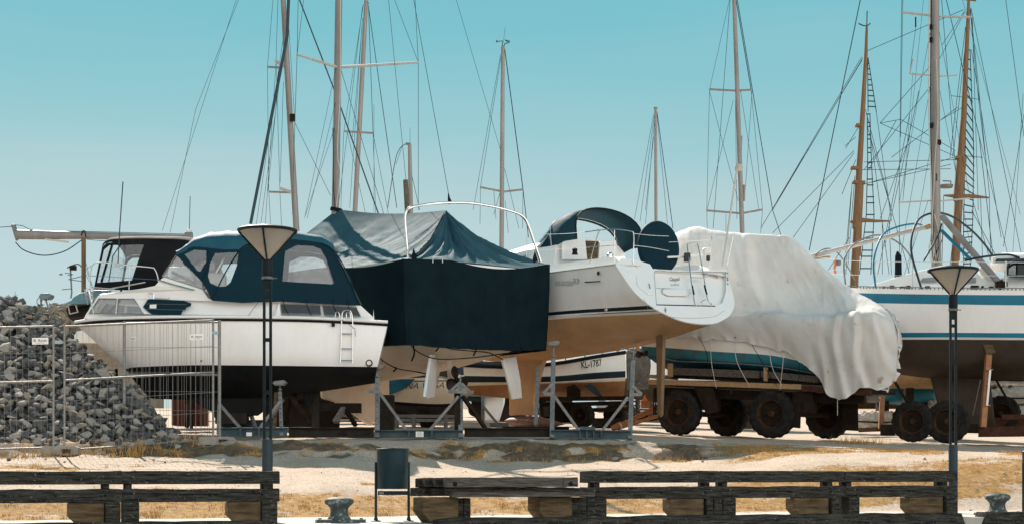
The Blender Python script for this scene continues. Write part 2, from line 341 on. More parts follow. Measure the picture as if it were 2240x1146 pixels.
def ground_mat():
    m = bpy.data.materials.new('gravel_and_turf'); m.use_nodes = True; nt = m.node_tree; N = nt.nodes; L = nt.links; b = N['Principled BSDF']
    b.inputs['Roughness'].default_value = .95; b.inputs['Specular IOR Level'].default_value = .2
    tc = N.new('ShaderNodeTexCoord')
    def nz(s, d=6, r=.6):
        n = N.new('ShaderNodeTexNoise'); n.inputs['Scale'].default_value = s; n.inputs['Detail'].default_value = d; n.inputs['Roughness'].default_value = r; L.new(tc.outputs['Object'], n.inputs['Vector']); return n
    def ramp(src, a, ca, c, cb):
        r = N.new('ShaderNodeValToRGB'); e = r.color_ramp.elements; e[0].position = a; e[0].color = (*ca, 1); e[1].position = c; e[1].color = (*cb, 1); L.new(src, r.inputs[0]); return r
    n1 = nz(1.1); n2 = nz(26, 8, .7); n3 = nz(9, 6)
    sand = ramp(n1.outputs[0], .35, (.56, .455, .365), .68, (.45, .36, .28))
    peb = ramp(n2.outputs[0], .40, (.16, .13, .10), .56, (1, 1, 1))
    mul = N.new('ShaderNodeMix'); mul.data_type = 'RGBA'; mul.blend_type = 'MULTIPLY'; mul.inputs[0].default_value = .45
    L.new(sand.outputs[0], mul.inputs[6]); L.new(peb.outputs[0], mul.inputs[7])
    gr = ramp(n3.outputs[0], .35, (.40, .225, .07), .66, (.20, .12, .05))
    a = N.new('ShaderNodeAttribute'); a.attribute_name = 'grass'
    ad = N.new('ShaderNodeMath'); ad.operation = 'ADD'; L.new(a.outputs['Fac'], ad.inputs[0])
    sb = N.new('ShaderNodeMath'); sb.operation = 'MULTIPLY_ADD'; sb.inputs[1].default_value = 1.2; sb.inputs[2].default_value = -.6; L.new(n3.outputs[0], sb.inputs[0]); L.new(sb.outputs[0], ad.inputs[1])
    mr = N.new('ShaderNodeMapRange'); mr.inputs['From Min'].default_value = .25; mr.inputs['From Max'].default_value = .6; L.new(ad.outputs[0], mr.inputs['Value'])
    mx = N.new('ShaderNodeMix'); mx.data_type = 'RGBA'; L.new(mr.outputs[0], mx.inputs[0]); L.new(mul.outputs[2], mx.inputs[6]); L.new(gr.outputs[0], mx.inputs[7])
    a2 = N.new('ShaderNodeAttribute'); a2.attribute_name = 'earth'
    ea = ramp(n3.outputs[0], .35, (.085, .058, .036), .66, (.17, .125, .08))
    m2 = N.new('ShaderNodeMapRange'); m2.inputs['From Min'].default_value = .2; m2.inputs['From Max'].default_value = .6; L.new(a2.outputs['Fac'], m2.inputs['Value'])
    mx2 = N.new('ShaderNodeMix'); mx2.data_type = 'RGBA'; L.new(m2.outputs[0], mx2.inputs[0]); L.new(mx.outputs[2], mx2.inputs[6]); L.new(ea.outputs[0], mx2.inputs[7])
    L.new(mx2.outputs[2], b.inputs['Base Color'])
    bp = N.new('ShaderNodeBump'); bp.inputs['Strength'].default_value = .7; bp.inputs['Distance'].default_value = .03
    sm = N.new('ShaderNodeMath'); sm.operation = 'ADD'; L.new(n2.outputs[0], sm.inputs[0]); L.new(n3.outputs[0], sm.inputs[1]); L.new(sm.outputs[0], bp.inputs['Height']); L.new(bp.outputs[0], b.inputs['Normal'])
    return m
me.materials.append(ground_mat())

# quay apron, quay wall and the harbour basin under the camera
QA = math.atan(.36); QU = V((math.cos(QA), math.sin(QA), 0)); QN = V((-math.sin(QA), math.cos(QA), 0)); Q0 = V((0, 20.15, 0))
def Q(u, v, z): return Q0 + QU * u + QN * v + V((0, 0, z))
def qu(px, v=0):
    k = (px - CX) / F; y0 = 20.15 + v * 1.063; X = k * y0 / (1 - .36 * k)
    p = V((X, y0 + .36 * X, 0)) - Q0 - QN * v
    return p.dot(QU)
us = [-60, -30] + [-14 + .25 * i for i in range(121)] + [30, 60]
G = []
for v in (-.53, -.52, 0, 1, 2, 2.6, 2.85, 3.0):
    row = []
    for u in us:
        vv = v + (.16 * noise.noise((u * 1.4, 4, 1)) + .08 * noise.noise((u * 5, 2, 1)) if v >= 2.85 else 0)
        row.append(Q(u, vv, -1.6 if v == -.53 else (.008 if v < 2.8 else .002)))
    G.append(row)
o = MB().grid(G).build('quay', M['apron'], smooth=30); tag(o, 'pale concrete quay apron running behind the timber barriers', kind='structure')
o = MB().add([(-300, -200, -1.2), (300, -200, -1.2), (300, 140, -1.2), (-300, 10, -1.2)], [(0, 1, 2, 3)]).build('water', mk('harbour_water', (.02, .05, .06), .06, bump=(2.5, .4, .1)), smooth=None); tag(o, 'dark harbour water below the quay edge', kind='structure')
wv = o.data.vertices; wv[2].co = Q(290, -.95, -1.2); wv[3].co = Q(-290, -.95, -1.2)

# dry grass: one mass of blades
mb_v = []; mb_f = []
def blade(x, y, z, h, w):
    a = U(0, 6.283); dx, dy = math.cos(a) * w, math.sin(a) * w; lx, ly = U(-.5, .5) * h, U(-.5, .5) * h
    b = len(mb_v); mb_v.extend([(x - dx, y - dy, z), (x + dx, y + dy, z), (x + lx, y + ly, z + h)]); mb_f.append((b, b + 1, b + 2))
cnt = 0
for _ in range(170000):
    y = U(20.5, 36); x = U(-.36, .36) * y
    g = grassy(x, y)
    if g < .3 or R() > g * (.55 if y < 28 else .8) * (.12 if earthy(x, y) > .3 else 1): continue
    c = noise.noise((x * 3.3, y * 3.3, 11))
    tall = .032 + .06 * max(0, c) + (.05 if (abs(y - scarp_y(x)) < 1 and x < 4) else 0)
    if R() > .35 + c: continue
    z = gz(x, y) - .015
    for k in range(3): blade(x + U(-.04, .04), y + U(-.04, .04), z, tall * U(.5, 1.3), .005)
for (px, py, y, n) in [(1990 - 100, 953, 36.5, 160), (1862, 955, 36.6, 120), (620, 940, 36, 60), (1636, 968, 31.5, 60), (50, 990, 29.3, 130), (170, 985, 29.5, 150), (290, 975, 29.8, 200), (420, 955, 30.6, 120)]:
    c = P(px, py, y)
    for k in range(n):
        x = c.x + random.gauss(0, .28); yy = y + random.gauss(0, .18); blade(x, yy, gz(x, yy) - .02, U(.1, .26), .007)
me = bpy.data.meshes.new('dry_grass'); me.from_pydata(mb_v, [], mb_f); me.update()
me.materials.append(mk('dry_grass_blade', (.52, .30, .09), .8, var=1.2, col2=(.36, .21, .07), lo=.4, hi=.6))
o = bpy.data.objects.new('dry_grass', me); COL.objects.link(o); tag(o, 'dry straw-coloured grass in strips and tufts along the bank', 'grass', kind='stuff')

# far woods
mbw = MB()
for _ in range(11000):
    px = U(-700, 330); Y = U(140, 175); top = 672 + 10 * noise.noise((px * .02, 1, 1)) + 9 * noise.noise((px * .11, 4, 1))
    py = top + abs(random.gauss(0, 1)) * 14 if R() < .65 else U(top + 4, top + 110)
    c = P(px, py, Y); s = U(.1, .42)
    q = [V((U(-1, 1), U(-1, 1), U(-1, 1))) * s for _ in range(5)]
    mbw.add([c + a for a in q], [(0, 1, 2), (1, 2, 3), (2, 3, 4), (0, 3, 4)])
for i in range(150):
    px = U(-700, 330); Y = U(142, 170); c = P(px, U(690, 700), Y)
    mbw.tube([(c.x, Y, gz0(c.x, Y)), c], .22, 5)
for i in range(60):
    px = -700 + i * 17.3; Y = 165; a = P(px, 700 + U(-6, 8), Y); b = P(px + 24, 700 + U(-6, 8), Y); zb = gz0(a.x, Y)
    mbw.add([(a.x, Y, zb), (b.x, Y, zb), b, a, (a.x, Y + 3, zb), (b.x, Y + 3, zb), b + V((0, 3, 0)), a + V((0, 3, 0))], [(0, 1, 2, 3), (4, 5, 6, 7), (2, 3, 7, 6)])
o = mbw.build('woodland', M['leaf_br'], smooth=None); tag(o, 'hazy brownish wood on the skyline behind the stone heap', 'woodland', kind='stuff')

# ---------------------------------------------------------------- camera, sun, sky
cam = bpy.data.cameras.new('camera'); co = bpy.data.objects.new('camera', cam); COL.objects.link(co)
co.location = (0, 0, EYE); co.rotation_euler = (math.pi / 2, 0, 0); cam.sensor_width = 36; cam.lens = F / 2240 * 36
cam.shift_y = (HY - 573) / 2240; cam.clip_end = 3000; scene.camera = co
sl = bpy.data.lights.new('sun', 'SUN'); sl.energy = 4.8; sl.angle = rad(.5); sl.color = (1, .885, .77)
so = bpy.data.objects.new('sun', sl); COL.objects.link(so); so.rotation_euler = SUN.to_track_quat('Z', 'Y').to_euler()
w = bpy.data.worlds.new('World'); scene.world = w; w.use_nodes = True; N = w.node_tree.nodes; L = w.node_tree.links
bg = N['Background']; tcw = N.new('ShaderNodeTexCoord'); sx = N.new('ShaderNodeSeparateXYZ'); L.new(tcw.outputs['Generated'], sx.inputs[0])
rp = N.new('ShaderNodeValToRGB'); nzw = N.new('ShaderNodeTexNoise'); nzw.inputs['Scale'].default_value = 3.5; nzw.inputs['Detail'].default_value = 4
mpw = N.new('ShaderNodeMapping'); mpw.inputs['Scale'].default_value = (1, 1, 6); L.new(tcw.outputs['Generated'], mpw.inputs[0]); L.new(mpw.outputs[0], nzw.inputs['Vector'])
mdw = N.new('ShaderNodeMath'); mdw.operation = 'MULTIPLY_ADD'; mdw.inputs[1].default_value = .05; L.new(nzw.outputs['Fac'], mdw.inputs[0])
sbw = N.new('ShaderNodeMath'); sbw.operation = 'SUBTRACT'; sbw.inputs[1].default_value = .025; L.new(sx.outputs['Z'], sbw.inputs[0]); L.new(sbw.outputs[0], mdw.inputs[2]); L.new(mdw.outputs[0], rp.inputs[0]); e = rp.color_ramp.elements
SKY = [(0.0, (.58, .67, .69)), (.128, (.51, .665, .695)), (.178, (.45, .635, .655)), (.215, (.32, .59, .64)), (.289, (.19, .535, .605)), (.5, (.11, .38, .48)), (1, (.07, .25, .36))]
e[0].position = 0; e[0].color = (*SKY[0][1], 1); e[1].position = 1; e[1].color = (*SKY[-1][1], 1)
for p, c in SKY[1:-1]: x = e.new(p); x.color = (*c, 1)
sk = N.new('ShaderNodeTexSky'); sk.sky_type = 'NISHITA'; sk.sun_disc = False; sk.sun_elevation = math.asin(SUN.z); sk.sun_rotation = math.atan2(SUN.x, SUN.y)
sc_ = N.new('ShaderNodeVectorMath'); sc_.operation = 'SCALE'; sc_.inputs['Scale'].default_value = .10; L.new(sk.outputs[0], sc_.inputs[0])
mxw = N.new('ShaderNodeMix'); mxw.data_type = 'RGBA'; mxw.inputs[0].default_value = .04; L.new(rp.outputs[0], mxw.inputs[6]); L.new(sc_.outputs[0], mxw.inputs[7])
def mrange(src, a, b, c, d):
    m = N.new('ShaderNodeMapRange'); m.interpolation_type = 'SMOOTHSTEP'
    for k, v in zip(('From Min', 'From Max', 'To Min', 'To Max'), (a, b, c, d)): m.inputs[k].default_value = v
    L.new(src, m.inputs['Value']); return m.outputs[0]
# added unseen bright band low in the sky behind the camera, filling shaded sides
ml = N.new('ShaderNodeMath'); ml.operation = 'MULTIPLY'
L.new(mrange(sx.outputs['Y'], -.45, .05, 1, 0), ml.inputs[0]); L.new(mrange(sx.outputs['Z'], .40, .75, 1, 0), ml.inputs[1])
mxc = N.new('ShaderNodeMix'); mxc.data_type = 'RGBA'; L.new(ml.outputs[0], mxc.inputs[0]); L.new(mxw.outputs[2], mxc.inputs[6]); sky_fill = N.new('ShaderNodeVectorMath'); sky_fill.operation = 'SCALE'; sky_fill.inputs[0].default_value = (1.76, 1.69, 1.60); L.new(mrange(sx.outputs['X'], -.9, .9, .40, 1.55), sky_fill.inputs['Scale']); L.new(sky_fill.outputs[0], mxc.inputs[7])
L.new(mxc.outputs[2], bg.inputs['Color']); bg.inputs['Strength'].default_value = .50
scene.view_settings.view_transform = 'Standard'; scene.view_settings.look = 'None'; scene.view_settings.exposure = 1.0; scene.view_settings.gamma = 1
# ================================================================ quay furniture
def lamp():
    r = thing('street_lamp', 'larger dark street lamp with an inverted cone shade, behind the left timber barrier', 'street lamp', (0, 0, 0), 'street lamps on the quay')
    b = MB().lathe([(.072, -.05), (.072, 1.10), (.066, 1.125), (.0, 1.125)], (0, 0, 0), n=20).build('base_pipe', M['pole_base'], r)
    for s in (-1, 1): MB().bar((s * .043, 0, 1.08), (s * .043, 0, 3.34), .034, .05, up=V((0, 1, 0))).build('rod', M['paint_dk'], r, bevel=.006)
    for z in (1.75, 2.45, 3.02): MB().box((0, 0, z), (.06, .034, .05)).build('tie', M['paint_dk'], r)
    MB().box((0, 0, 3.22), (.068, .045, .2)).build('splice_plate', M['paint_dk'], r)
    c = MB().lathe([(.0, 3.3), (.068, 3.3), (.072, 3.33), (.072, 3.50), (.05, 3.52), (0, 3.52)], (0, 0, 0), n=16).build('collar', M['paint_dk'], r)
    MB().lathe([(.055, 3.255), (.078, 3.26), (.078, 3.29), (.055, 3.295)], (0, 0, 0), n=16).build('clamp', M['galv'], c)
    MB().tube([(.07, 0, 3.275), (.13, 0, 3.275)], .008, 6).build('bolt', M['galv'], c)
    sh = MB().lathe([(.035, 3.53), (.36, 3.885)], (0, 0, 0), n=28); sh.f = [f for f in sh.f if len(f) == 4]
    sh = sh.build('shade', M['shade'], r)
    MB().lathe([(.395, 3.885), (.40, 3.895), (.40, 3.915), (.385, 3.925), (.19, 3.94), (.185, 3.955), (.17, 3.965), (0, 3.97)], (0, 0, 0), n=36).build('lid', M['paint_dk'], r)
    for k in range(4):
        a = k * math.pi / 2; d = V((math.cos(a), math.sin(a), 0))
        MB().tube([d * .052 + Z * 3.44, d * .06 + Z * 3.53, d * .392 + Z * 3.9], .013, 6).build('rib', M['paint_dk'], r)
    MB().lathe([(.0, 3.62), (.03, 3.62), (.03, 3.80), (0, 3.80)], (0, 0, 0), n=10).build('bulb', M['white_pl'], r)
    return r
lp = lamp(); p = P(585, 1141, 20.2); lp.location = (p.x, p.y, -.01)
p = P(2085, 1115, 24.1); copy_tree(lp, 'smaller dark street lamp with an inverted cone shade, before the blue-striped yacht', (p.x, p.y, gz(p.x, p.y) - .02))

def litter_bin():
    r = thing('litter_bin', 'round dark teal litter bin on two legs beside the iron bollard', 'litter bin', (0, 0, 0), 'litter bins on the quay')
    MB().lathe([(.0, .44), (.205, .44), (.21, .45), (.214, .955), (.222, .96), (.224, .978), (.216, .985), (.204, .98), (.202, .5), (0, .5)], (0, 0, 0), n=32).build('body', M['paint_bin'], r)
    for s in (-1, 1):
        l = MB().tube([(s * .215 + (s < 0) * -.01, 0, .0), (s * .215 + (s < 0) * -.01, 0, .80)], .019, 10).build('leg', M['paint_bin'], r)
        MB().lathe([(.0, .0), (.07, .0), (.07, .012), (.03, .02), (.022, .06), (0, .06)], (s * .215 + (s < 0) * -.01, 0, 0), n=14).build('foot', M['paint_bin'], l)
    b = MB().box((0, 0, .385), (.40, .03, .055)).build('crossbar', M['paint_bin'], r)
    MB().box((-.15, -.018, .385), (.06, .006, .035)).build('plate', M['galv_lt'], b)
    # pictogram panel curved on the front
    pm = MB()
    def fr(a, z): return V((.2165 * math.sin(a), -.2165 * math.cos(a), z))
    def strip(a0, z0, a1, z1, w):
        pm.tube([fr(lerp(a0, a1, t / 6), lerp(z0, z1, t / 6)) for t in range(7)], w, 4)
    A0, A1, z0, z1 = .28, .86, .62, .765
    strip(A0, z0, A1, z0, .0035); strip(A0, z1, A1, z1, .0035); strip(A0, z0, A0, z1, .0035); strip(A1, z0, A1, z1, .0035)
    strip(.42, .65, .50, .70, .006); strip(.50, .70, .56, .735, .006); strip(.50, .70, .60, .69, .006); strip(.60, .69, .60, .65, .006); strip(.56, .745, .58, .75, .009); strip(.66, .645, .76, .645, .005); strip(.68, .645, .67, .69, .005); strip(.76, .645, .77, .69, .005)
    pm.build('pictogram', M['pole_base'], r)
    return r
lb = litter_bin(); p = P(859, 1141, 20.3); lb.location = (p.x, p.y, .005); lb.rotation_euler = (0, 0, .05)
p = P(2268, 1128, 23.0); copy_tree(lb, 'dark litter bin of which only one leg shows at the right edge', (p.x, p.y, .005), .2)

def bollard():
    r = thing('bollard', 'mushroom-headed iron mooring bollard beside the litter bin', 'bollard', (0, 0, 0), 'mooring bollards')
    MB().lathe([(0, .04), (.155, .04), (.15, .06), (.125, .09), (.115, .15), (.122, .19), (.15, .225), (.185, .25), (.195, .28), (.185, .305), (.15, .325), (.09, .335), (0, .338)], (0, 0, 0), n=28).build('post', M['bollard'], r, smooth=60)
    bp = MB().box((.02, 0, .022), (.66, .34, .045)).build('base_plate', M['bollard'], r, bevel=.01)
    for a in (-.25, .29): MB().lathe([(0, .045), (.022, .045), (.022, .065), (0, .066)], (a, -.1, 0), n=6).build('bolt', M['galv'], bp)
    return r
bo = bollard(); p = P(742, 1143, 19.9); bo.location = (p.x, p.y, .006); bo.rotation_euler = (0, 0, QA * .3)
p = P(2182, 1127, 23.1); copy_tree(bo, 'mushroom-headed iron mooring bollard right of the smaller street lamp', (p.x, p.y, .006), .25)

# kerb timbers along the edge
def rough_beam(mb, u0, u1, v, z0, z1, w, seed, round_l=0, round_r=0):
    n = int((u1 - u0) / .16); G = []
    for i in range(n + 1):
        u = lerp(u0, u1, i / n); ring = []
        d = 0
        if round_l and u - u0 < round_l: d = 1 - math.sqrt(max(0, 1 - (1 - (u - u0) / round_l) ** 2))
        if round_r and u1 - u < round_r: d = 1 - math.sqrt(max(0, 1 - (1 - (u1 - u) / round_r) ** 2))
        hz = (z1 - z0) * (1 - .85 * d)
        for (a, b) in ((-.5, 0), (-.5, .85), (-.42, 1), (.42, 1), (.5, .85), (.5, 0)):
            q = V((u, v + a * w * (1 - .3 * d), z0 + b * hz))
            j = .014 * noise.noise((u * 2.3, a * 3, b * 3 + seed)) + .008 * noise.noise((u * 9, a * 4, b * 4 + seed))
            ring.append(q + V((0, j, j if b > 0 else 0)))
        G.append(ring)
    mb.grid(G, wrap=True)
    k = len(mb.v); m = 6; mb.f.append(tuple(range(k - 6, k))); b0 = k - 6 * (n + 1); mb.f.append(tuple(range(b0 + 5, b0 - 1, -1)))
for (a, b, lab, rl, rr) in [(-400, 622, 'dark weathered kerb timber along the quay edge below the left barrier', 0, .22), (928, 2112, 'dark weathered kerb timber along the quay edge below the right-hand barriers', .25, .2), (2128, 2700, 'dark weathered kerb timber along the quay edge below the right bollard', .1, 0)]:
    v = -.42; u0, u1 = qu(a, v), qu(b, v); mb = MB(); rough_beam(mb, 0, u1 - u0, 0, -.30, .078, .30, a, rl, rr)
    r = Q(u0, v, 0); o = mb.build('kerb_timber', M['wood_dk'], smooth=40, local=True); o.location = r; o.rotation_euler = (0, 0, QA)
    tag(o, lab, 'kerb timber', 'kerb timbers on the quay edge')

# barriers: sleepers on posts and blocks
def chamfer_block(mb, u0, u1, v0, v1, z0, z1, ch):
    pts = [(u0, z1), (u1, z1), (u1, z0), (u0 + ch, z0), (u0, lerp(z0, z1, .45))]
    mb.prism([(a, v0, b) for a, b in pts], (0, v1 - v0, 0))
def barrier(px0, px1, label, posts, blocks, jag=0):
    u0, u1 = qu(px0), qu(px1); r = thing('timber_barrier', label, 'barrier', Q(u0, .02 * (px0 in (266, 1574)), 0), 'timber barriers on the quay', QA)
    L0 = u1 - u0
    for (z0, z1, e) in ((.525, .683, 0), (.305, .465, .03)):
        mb = MB(); rough_beam(mb, -.012, L0 + .006 - e * .1, 0, z0, z1, .16, px0 + z0 * 10)
        rl = mb.build('rail', M['wood_dk'], r, smooth=35, local=True)
        if z0 < .4:
            n = max(2, int(L0 / .55))
            for i in range(n):
                MB().lathe([(0, 0), (.017, 0), (.017, .012), (0, .012)], ((i + .5) * L0 / n + .1, -.083, .39), (0, -1, 0), n=10).build('bolt_hole', M['black_pl'], rl, local=True)
    for (a, b) in posts:
        a, b = qu(a) - u0, qu(b) - u0; mb = MB()
        mb.box(((a + b) / 2, .11, .30), (b - a, .1, .62)); mb.box(((a + b) / 2, .02, .49), ((b - a) * .8, .1, .08))
        mb.build('post', M['wood_dk'], r, bevel=.008, local=True)
    for (a, b, dk) in blocks:
        a, b = qu(a) - u0, qu(b) - u0; mb = MB()
        if dk: mb.box(((a + b) / 2, -.02, .155), (b - a, .2, .30))
        else: chamfer_block(mb, a, b, -.06, .2, .0, .302, .14)
        mb.build('block', M['wood_dk'] if dk else M['wood_br'], r, bevel=.012, local=True)
    return r
barrier(-420, 264, 'weathered two-rail timber barrier cut off by the left edge of the photo', [(222, 240)], [(148, 228, 0), (229, 262, 1)])
barrier(266, 609, 'weathered two-rail timber barrier ending in front of the larger street lamp', [(272, 290), (574, 600)], [(266, 303, 1), (498, 570, 0), (570, 604, 1)])
barrier(1275, 1571, 'weathered two-rail timber barrier right of the stacked timbers', [(1295, 1312), (1537, 1552)], [(1277, 1320, 1), (1462, 1536, 0), (1538, 1552, 1), (1554, 1572, 1)])
barrier(1574, 1843, 'weathered two-rail timber barrier between two others, with pale wavy grain on its lower rail', [(1577, 1592), (1807, 1822)], [(1575, 1603, 1), (1735, 1810, 0), (1812, 1830, 1)])
barrier(1846, 2086, 'weathered two-rail timber barrier ending at the smaller street lamp', [(1847, 1862), (2056, 2072)], [(1848, 1871, 1), (1985, 2058, 0), (2060, 2084, 1)])

# stack of timbers
def timber(px0, px1, v, z0, z1, w, mat, label, metal=False):
    u0, u1 = qu(px0), qu(px1); mb = MB(); rough_beam(mb, 0, u1 - u0, 0, z0, z1, w, px0)
    r = thing('timber', label, 'timber', Q(u0, v, 0), 'timbers of the stack beside the barriers', QA)
    mb.build('beam', mat, r, smooth=35, local=True)
    if metal:
        for a, b in ((.0, .24), (u1 - u0 - .22, u1 - u0)):
            pl = MB().box(((a + b) / 2, -w / 2 - .008, (z0 + z1) / 2), (b - a - .01, .012, z1 - z0 - .02)).build('end_plate', M['wood_lt'], r, local=True)
            MB().lathe([(0, 0), (.03, 0), (.03, .012), (.012, .02), (0, .02)], ((a + b) / 2, -w / 2 - .014, (z0 + z1) / 2 - .02), (0, -1, 0), n=12).build('bolt', M['black_pl'], pl, local=True)
    return r
timber(963, 1249, -.18, .475, .60, .14, M['wood_lt'], 'grey split timber with bolted end plates, front beam on top of the stack', True)
timber(947, 1246, -.03, .478, .592, .14, M['wood_dk'], 'dark timber on top of the stack, just behind the grey front beam')
timber(932, 1240, .12, .478, .595, .14, M['wood_dk'], 'dark timber on top of the stack, second behind the grey front beam')
timber(924, 1236, .27, .47, .588, .14, M['wood_dk'], 'dark timber at the back of the top layer of the stack')
timber(964, 1262, -.12, .365, .465, .14, M['wood_dk'], 'dark lower timber behind the pale-edged plank')
timber(945, 1255, .04, .365, .462, .14, M['wood_dk'], 'dark timber in the middle of the lower layer of the stack')
timber(912, 1250, .24, .355, .468, .16, M['wood_dk'], 'dark lower timber sticking out furthest to the left of the stack')
timber(972, 1280, -.28, .345, .405, .14, M['wood_lt'], 'thin pale-edged plank lying in front of the stack')
def sblock(px0, px1, mid, lab):
    u0, um, u1 = qu(px0), qu(mid), qu(px1); r = thing('support_block', lab, 'timber block', Q(u0, 0, 0), 'support blocks under the timber stack', QA)
    mb = MB(); chamfer_block(mb, 0, um - u0, -.2, .25, .0, .34, .12); mb.build('block', M['wood_br'], r, bevel=.012, local=True)
    for a, b in ((um - u0 + .004, lerp(um, u1, .45) - u0), (lerp(um, u1, .5) - u0, u1 - u0)):
        MB().box(((a + b) / 2, -.05, .165), (b - a, .2, .33)).build('upright', M['wood_dk'], r, bevel=.01, local=True)
sblock(915, 1022, 993, 'brown chamfered timber block under the left end of the stacked timbers')
sblock(1168, 1274, 1240, 'brown chamfered timber block under the right end of the stacked timbers')

# ================================================================ fence panels
def fence_panel(a, b, ztop, zmid, label, sign=None, post_w=.021, mid=True, bars=None, rail_mat='galv_lt', low=True):
    """a, b: ground points of the two posts"""
    a = V(a); b = V(b); r = thing('mesh_fence', label, 'fence panel', a, 'site fence panels')
    za, zb = Z * ztop, Z * zmid; d = b - a; n = d.cross(Z).normalized()
    if n.y > 0: n = -n
    for p in (a, b): MB().tube([p + Z * .02, p + za + Z * .04], post_w, 8).build('post', M[rail_mat], r)
    MB().tube([a + za, b + za], .021, 8).build('rail', M[rail_mat], r)
    if mid: MB().tube([a + zb, b + zb], .021, 8).build('rail', M[rail_mat], r)
    if low: MB().tube([a + Z * .10, b + Z * .10], .016, 8).build('rail', M['galv'], r)
    mb = MB(); L0 = d.length; k = int(L0 / .115)
    for i in range(1, k):
        p = a + d * (i / k) + n * .022; w = .012 * noise.noise((i * .6, 1, 2))
        mb.tube([p + Z * .1, p + Z * ztop * .5 + d.normalized() * w, p + Z * ztop], .0030, 4, cap=False)
    for z in (.26, .42, .58, .79): mb.tube([a + n * .03 + Z * ztop * z, b + n * .03 + Z * ztop * z], .0042, 4, cap=False)
    mb.build('mesh_infill', M['galv_lt'], r, smooth=60)
    if sign:
        t, z, w = sign; c = a + d * t + Z * z + n * .045; x = d.normalized()
        s = MB().prism([c + x * (sx * w / 2) + Z * sz * w * .21 for sx, sz in ((-1, -1), (1, -1), (1, 1), (-1, 1))], n * .006).build('sign', M['white_pl'], r)
        text('Bi  Renta', 'lettering', M['ink'], s, c - x * w * .4 - Z * .012 + n * .007, x, Z, w * .8)
        MB().prism([c + x * (sx * w * .26) - Z * (w * .12 + .004 * sz) + n * .0065 for sx, sz in ((-1, -1), (1, -1), (1, 1), (-1, 1))], n * .002).build('small_print', M['ink_gr'], s)
    return r
def gp(px, Y):
    x = (px - CX) * Y / F; return V((x, Y, gz(x, Y)))
def foot(p, label):
    r = thing('ballast_block', label, 'fence foot', p, 'concrete feet of the site fence')
    mb = MB(); prof = [(-.36, 0), (.36, 0), (.36, .14), (.30, .165), (-.30, .165), (-.36, .14)]
    mb.prism([p + V((a, -.11, b - .02)) for a, b in prof], (0, .22, 0)); mb.build('block', M['concrete'], r, bevel=.012)
    MB().box(p + V((.14, -.112, .05)), (.17, .012, .08)).build('recess', M['dark_beam'], r)
f0 = gp(-260, 29.2); f1 = gp(117, 29.55); f2 = gp(141, 29.6); f3 = gp(466, 30.55); f4 = gp(477, 30.6)
def zof(p, py): return EYE + (HY - py) * p.y / F - p.z
fence_panel(f0, f1, zof(f1, 713), zof(f1, 833), 'wire mesh fence panel before the stone heap at the left edge', (.925, zof(f1, 745), .31))
fence_panel(f2, f3, (zof(f2, 713) + zof(f3, 700)) / 2, (zof(f2, 828) + zof(f3, 817)) / 2, 'wire mesh fence panel spanning from the stone heap to below the white motor cruiser', (.885, zof(f3, 735), .27))
f5 = gp(272, 31.9); f6 = gp(480, 30.9)
fence_panel(f5, f6, zof(f5, 706), zof(f5, 818), 'wire mesh fence panel with a thick grey post, running behind the front panels', (.11, zof(f5, 740), .16), post_w=.034)
foot((f1 + f2) / 2 + V((.05, -.05, 0)), 'concrete fence foot below the joint of two panels by the stone heap')
foot((f3 + f4) / 2 + V((.05, -.08, 0)), 'concrete fence foot at the right end of the mesh fence')
def clip(p, z, lab):
    r = MB().box(p + Z * z, (.13, .05, .06)).build('fence_clip', mk('clip_blue', (.3, .42, .45), .5), loc=p + Z * z); tag(r, lab, 'clip', 'clips joining the fence panels')
clip((f1 + f2) / 2 + V((0, -.03, 0)), zof(f1, 745), 'pale blue clip joining two fence posts in front of the stones')
clip((f3 + f4) / 2 + V((0, -.03, 0)), zof(f3, 729), 'pale blue clip joining the fence posts before the cruiser')

# ================================================================ stone heap
HT = [(-16, 3.9), (-13, 3.6), (-11.6, 3.25), (-10.9, 2.85), (-10.3, 2.5), (-9.6, 1.98), (-8.9, 1.55), (-8.2, 1.1), (-7.6, .66), (-6.95, .15), (-6.6, 0)]
SLP = .66
def heap(x, y):
    t = tab(HT, x + .12); yt = 30.75 + .25 * (x + 9) * -.1
    t *= .98; h = min(t, (y - yt) * SLP); yb = yt + t / SLP + .8
    if y > yb: h = min(h, t - (y - yb) * 1.1)
    return h
def stone_mesh(i, mat):
    bm = bmesh.new()
    sx, sy, sz = U(.8, 1.35), U(.7, 1.0), U(.5, .85)
    for k in range(13):
        v = V((random.gauss(0, 1), random.gauss(0, 1), random.gauss(0, 1))).normalized() * U(.8, 1.05)
        bm.verts.new((v.x * sx, v.y * sy, v.z * sz))
    r = bmesh.ops.convex_hull(bm, input=bm.verts); 
    bmesh.ops.delete(bm, geom=[v for v in bm.verts if not v.link_faces], context='VERTS')
    bmesh.ops.bevel(bm, geom=list(bm.edges), offset=.06, segments=1, affect='EDGES')
    me = bpy.data.meshes.new('stone'); bm.to_mesh(me); bm.free(); me.materials.append(mat); return me
SM = [stone_mesh(i, M[k]) for i, k in enumerate(['stone', 'stone', 'stone_b', 'stone_c', 'stone', 'stone_b', 'stone', 'stone_b', 'stone_c', 'stone', 'stone_b', 'stone'])]
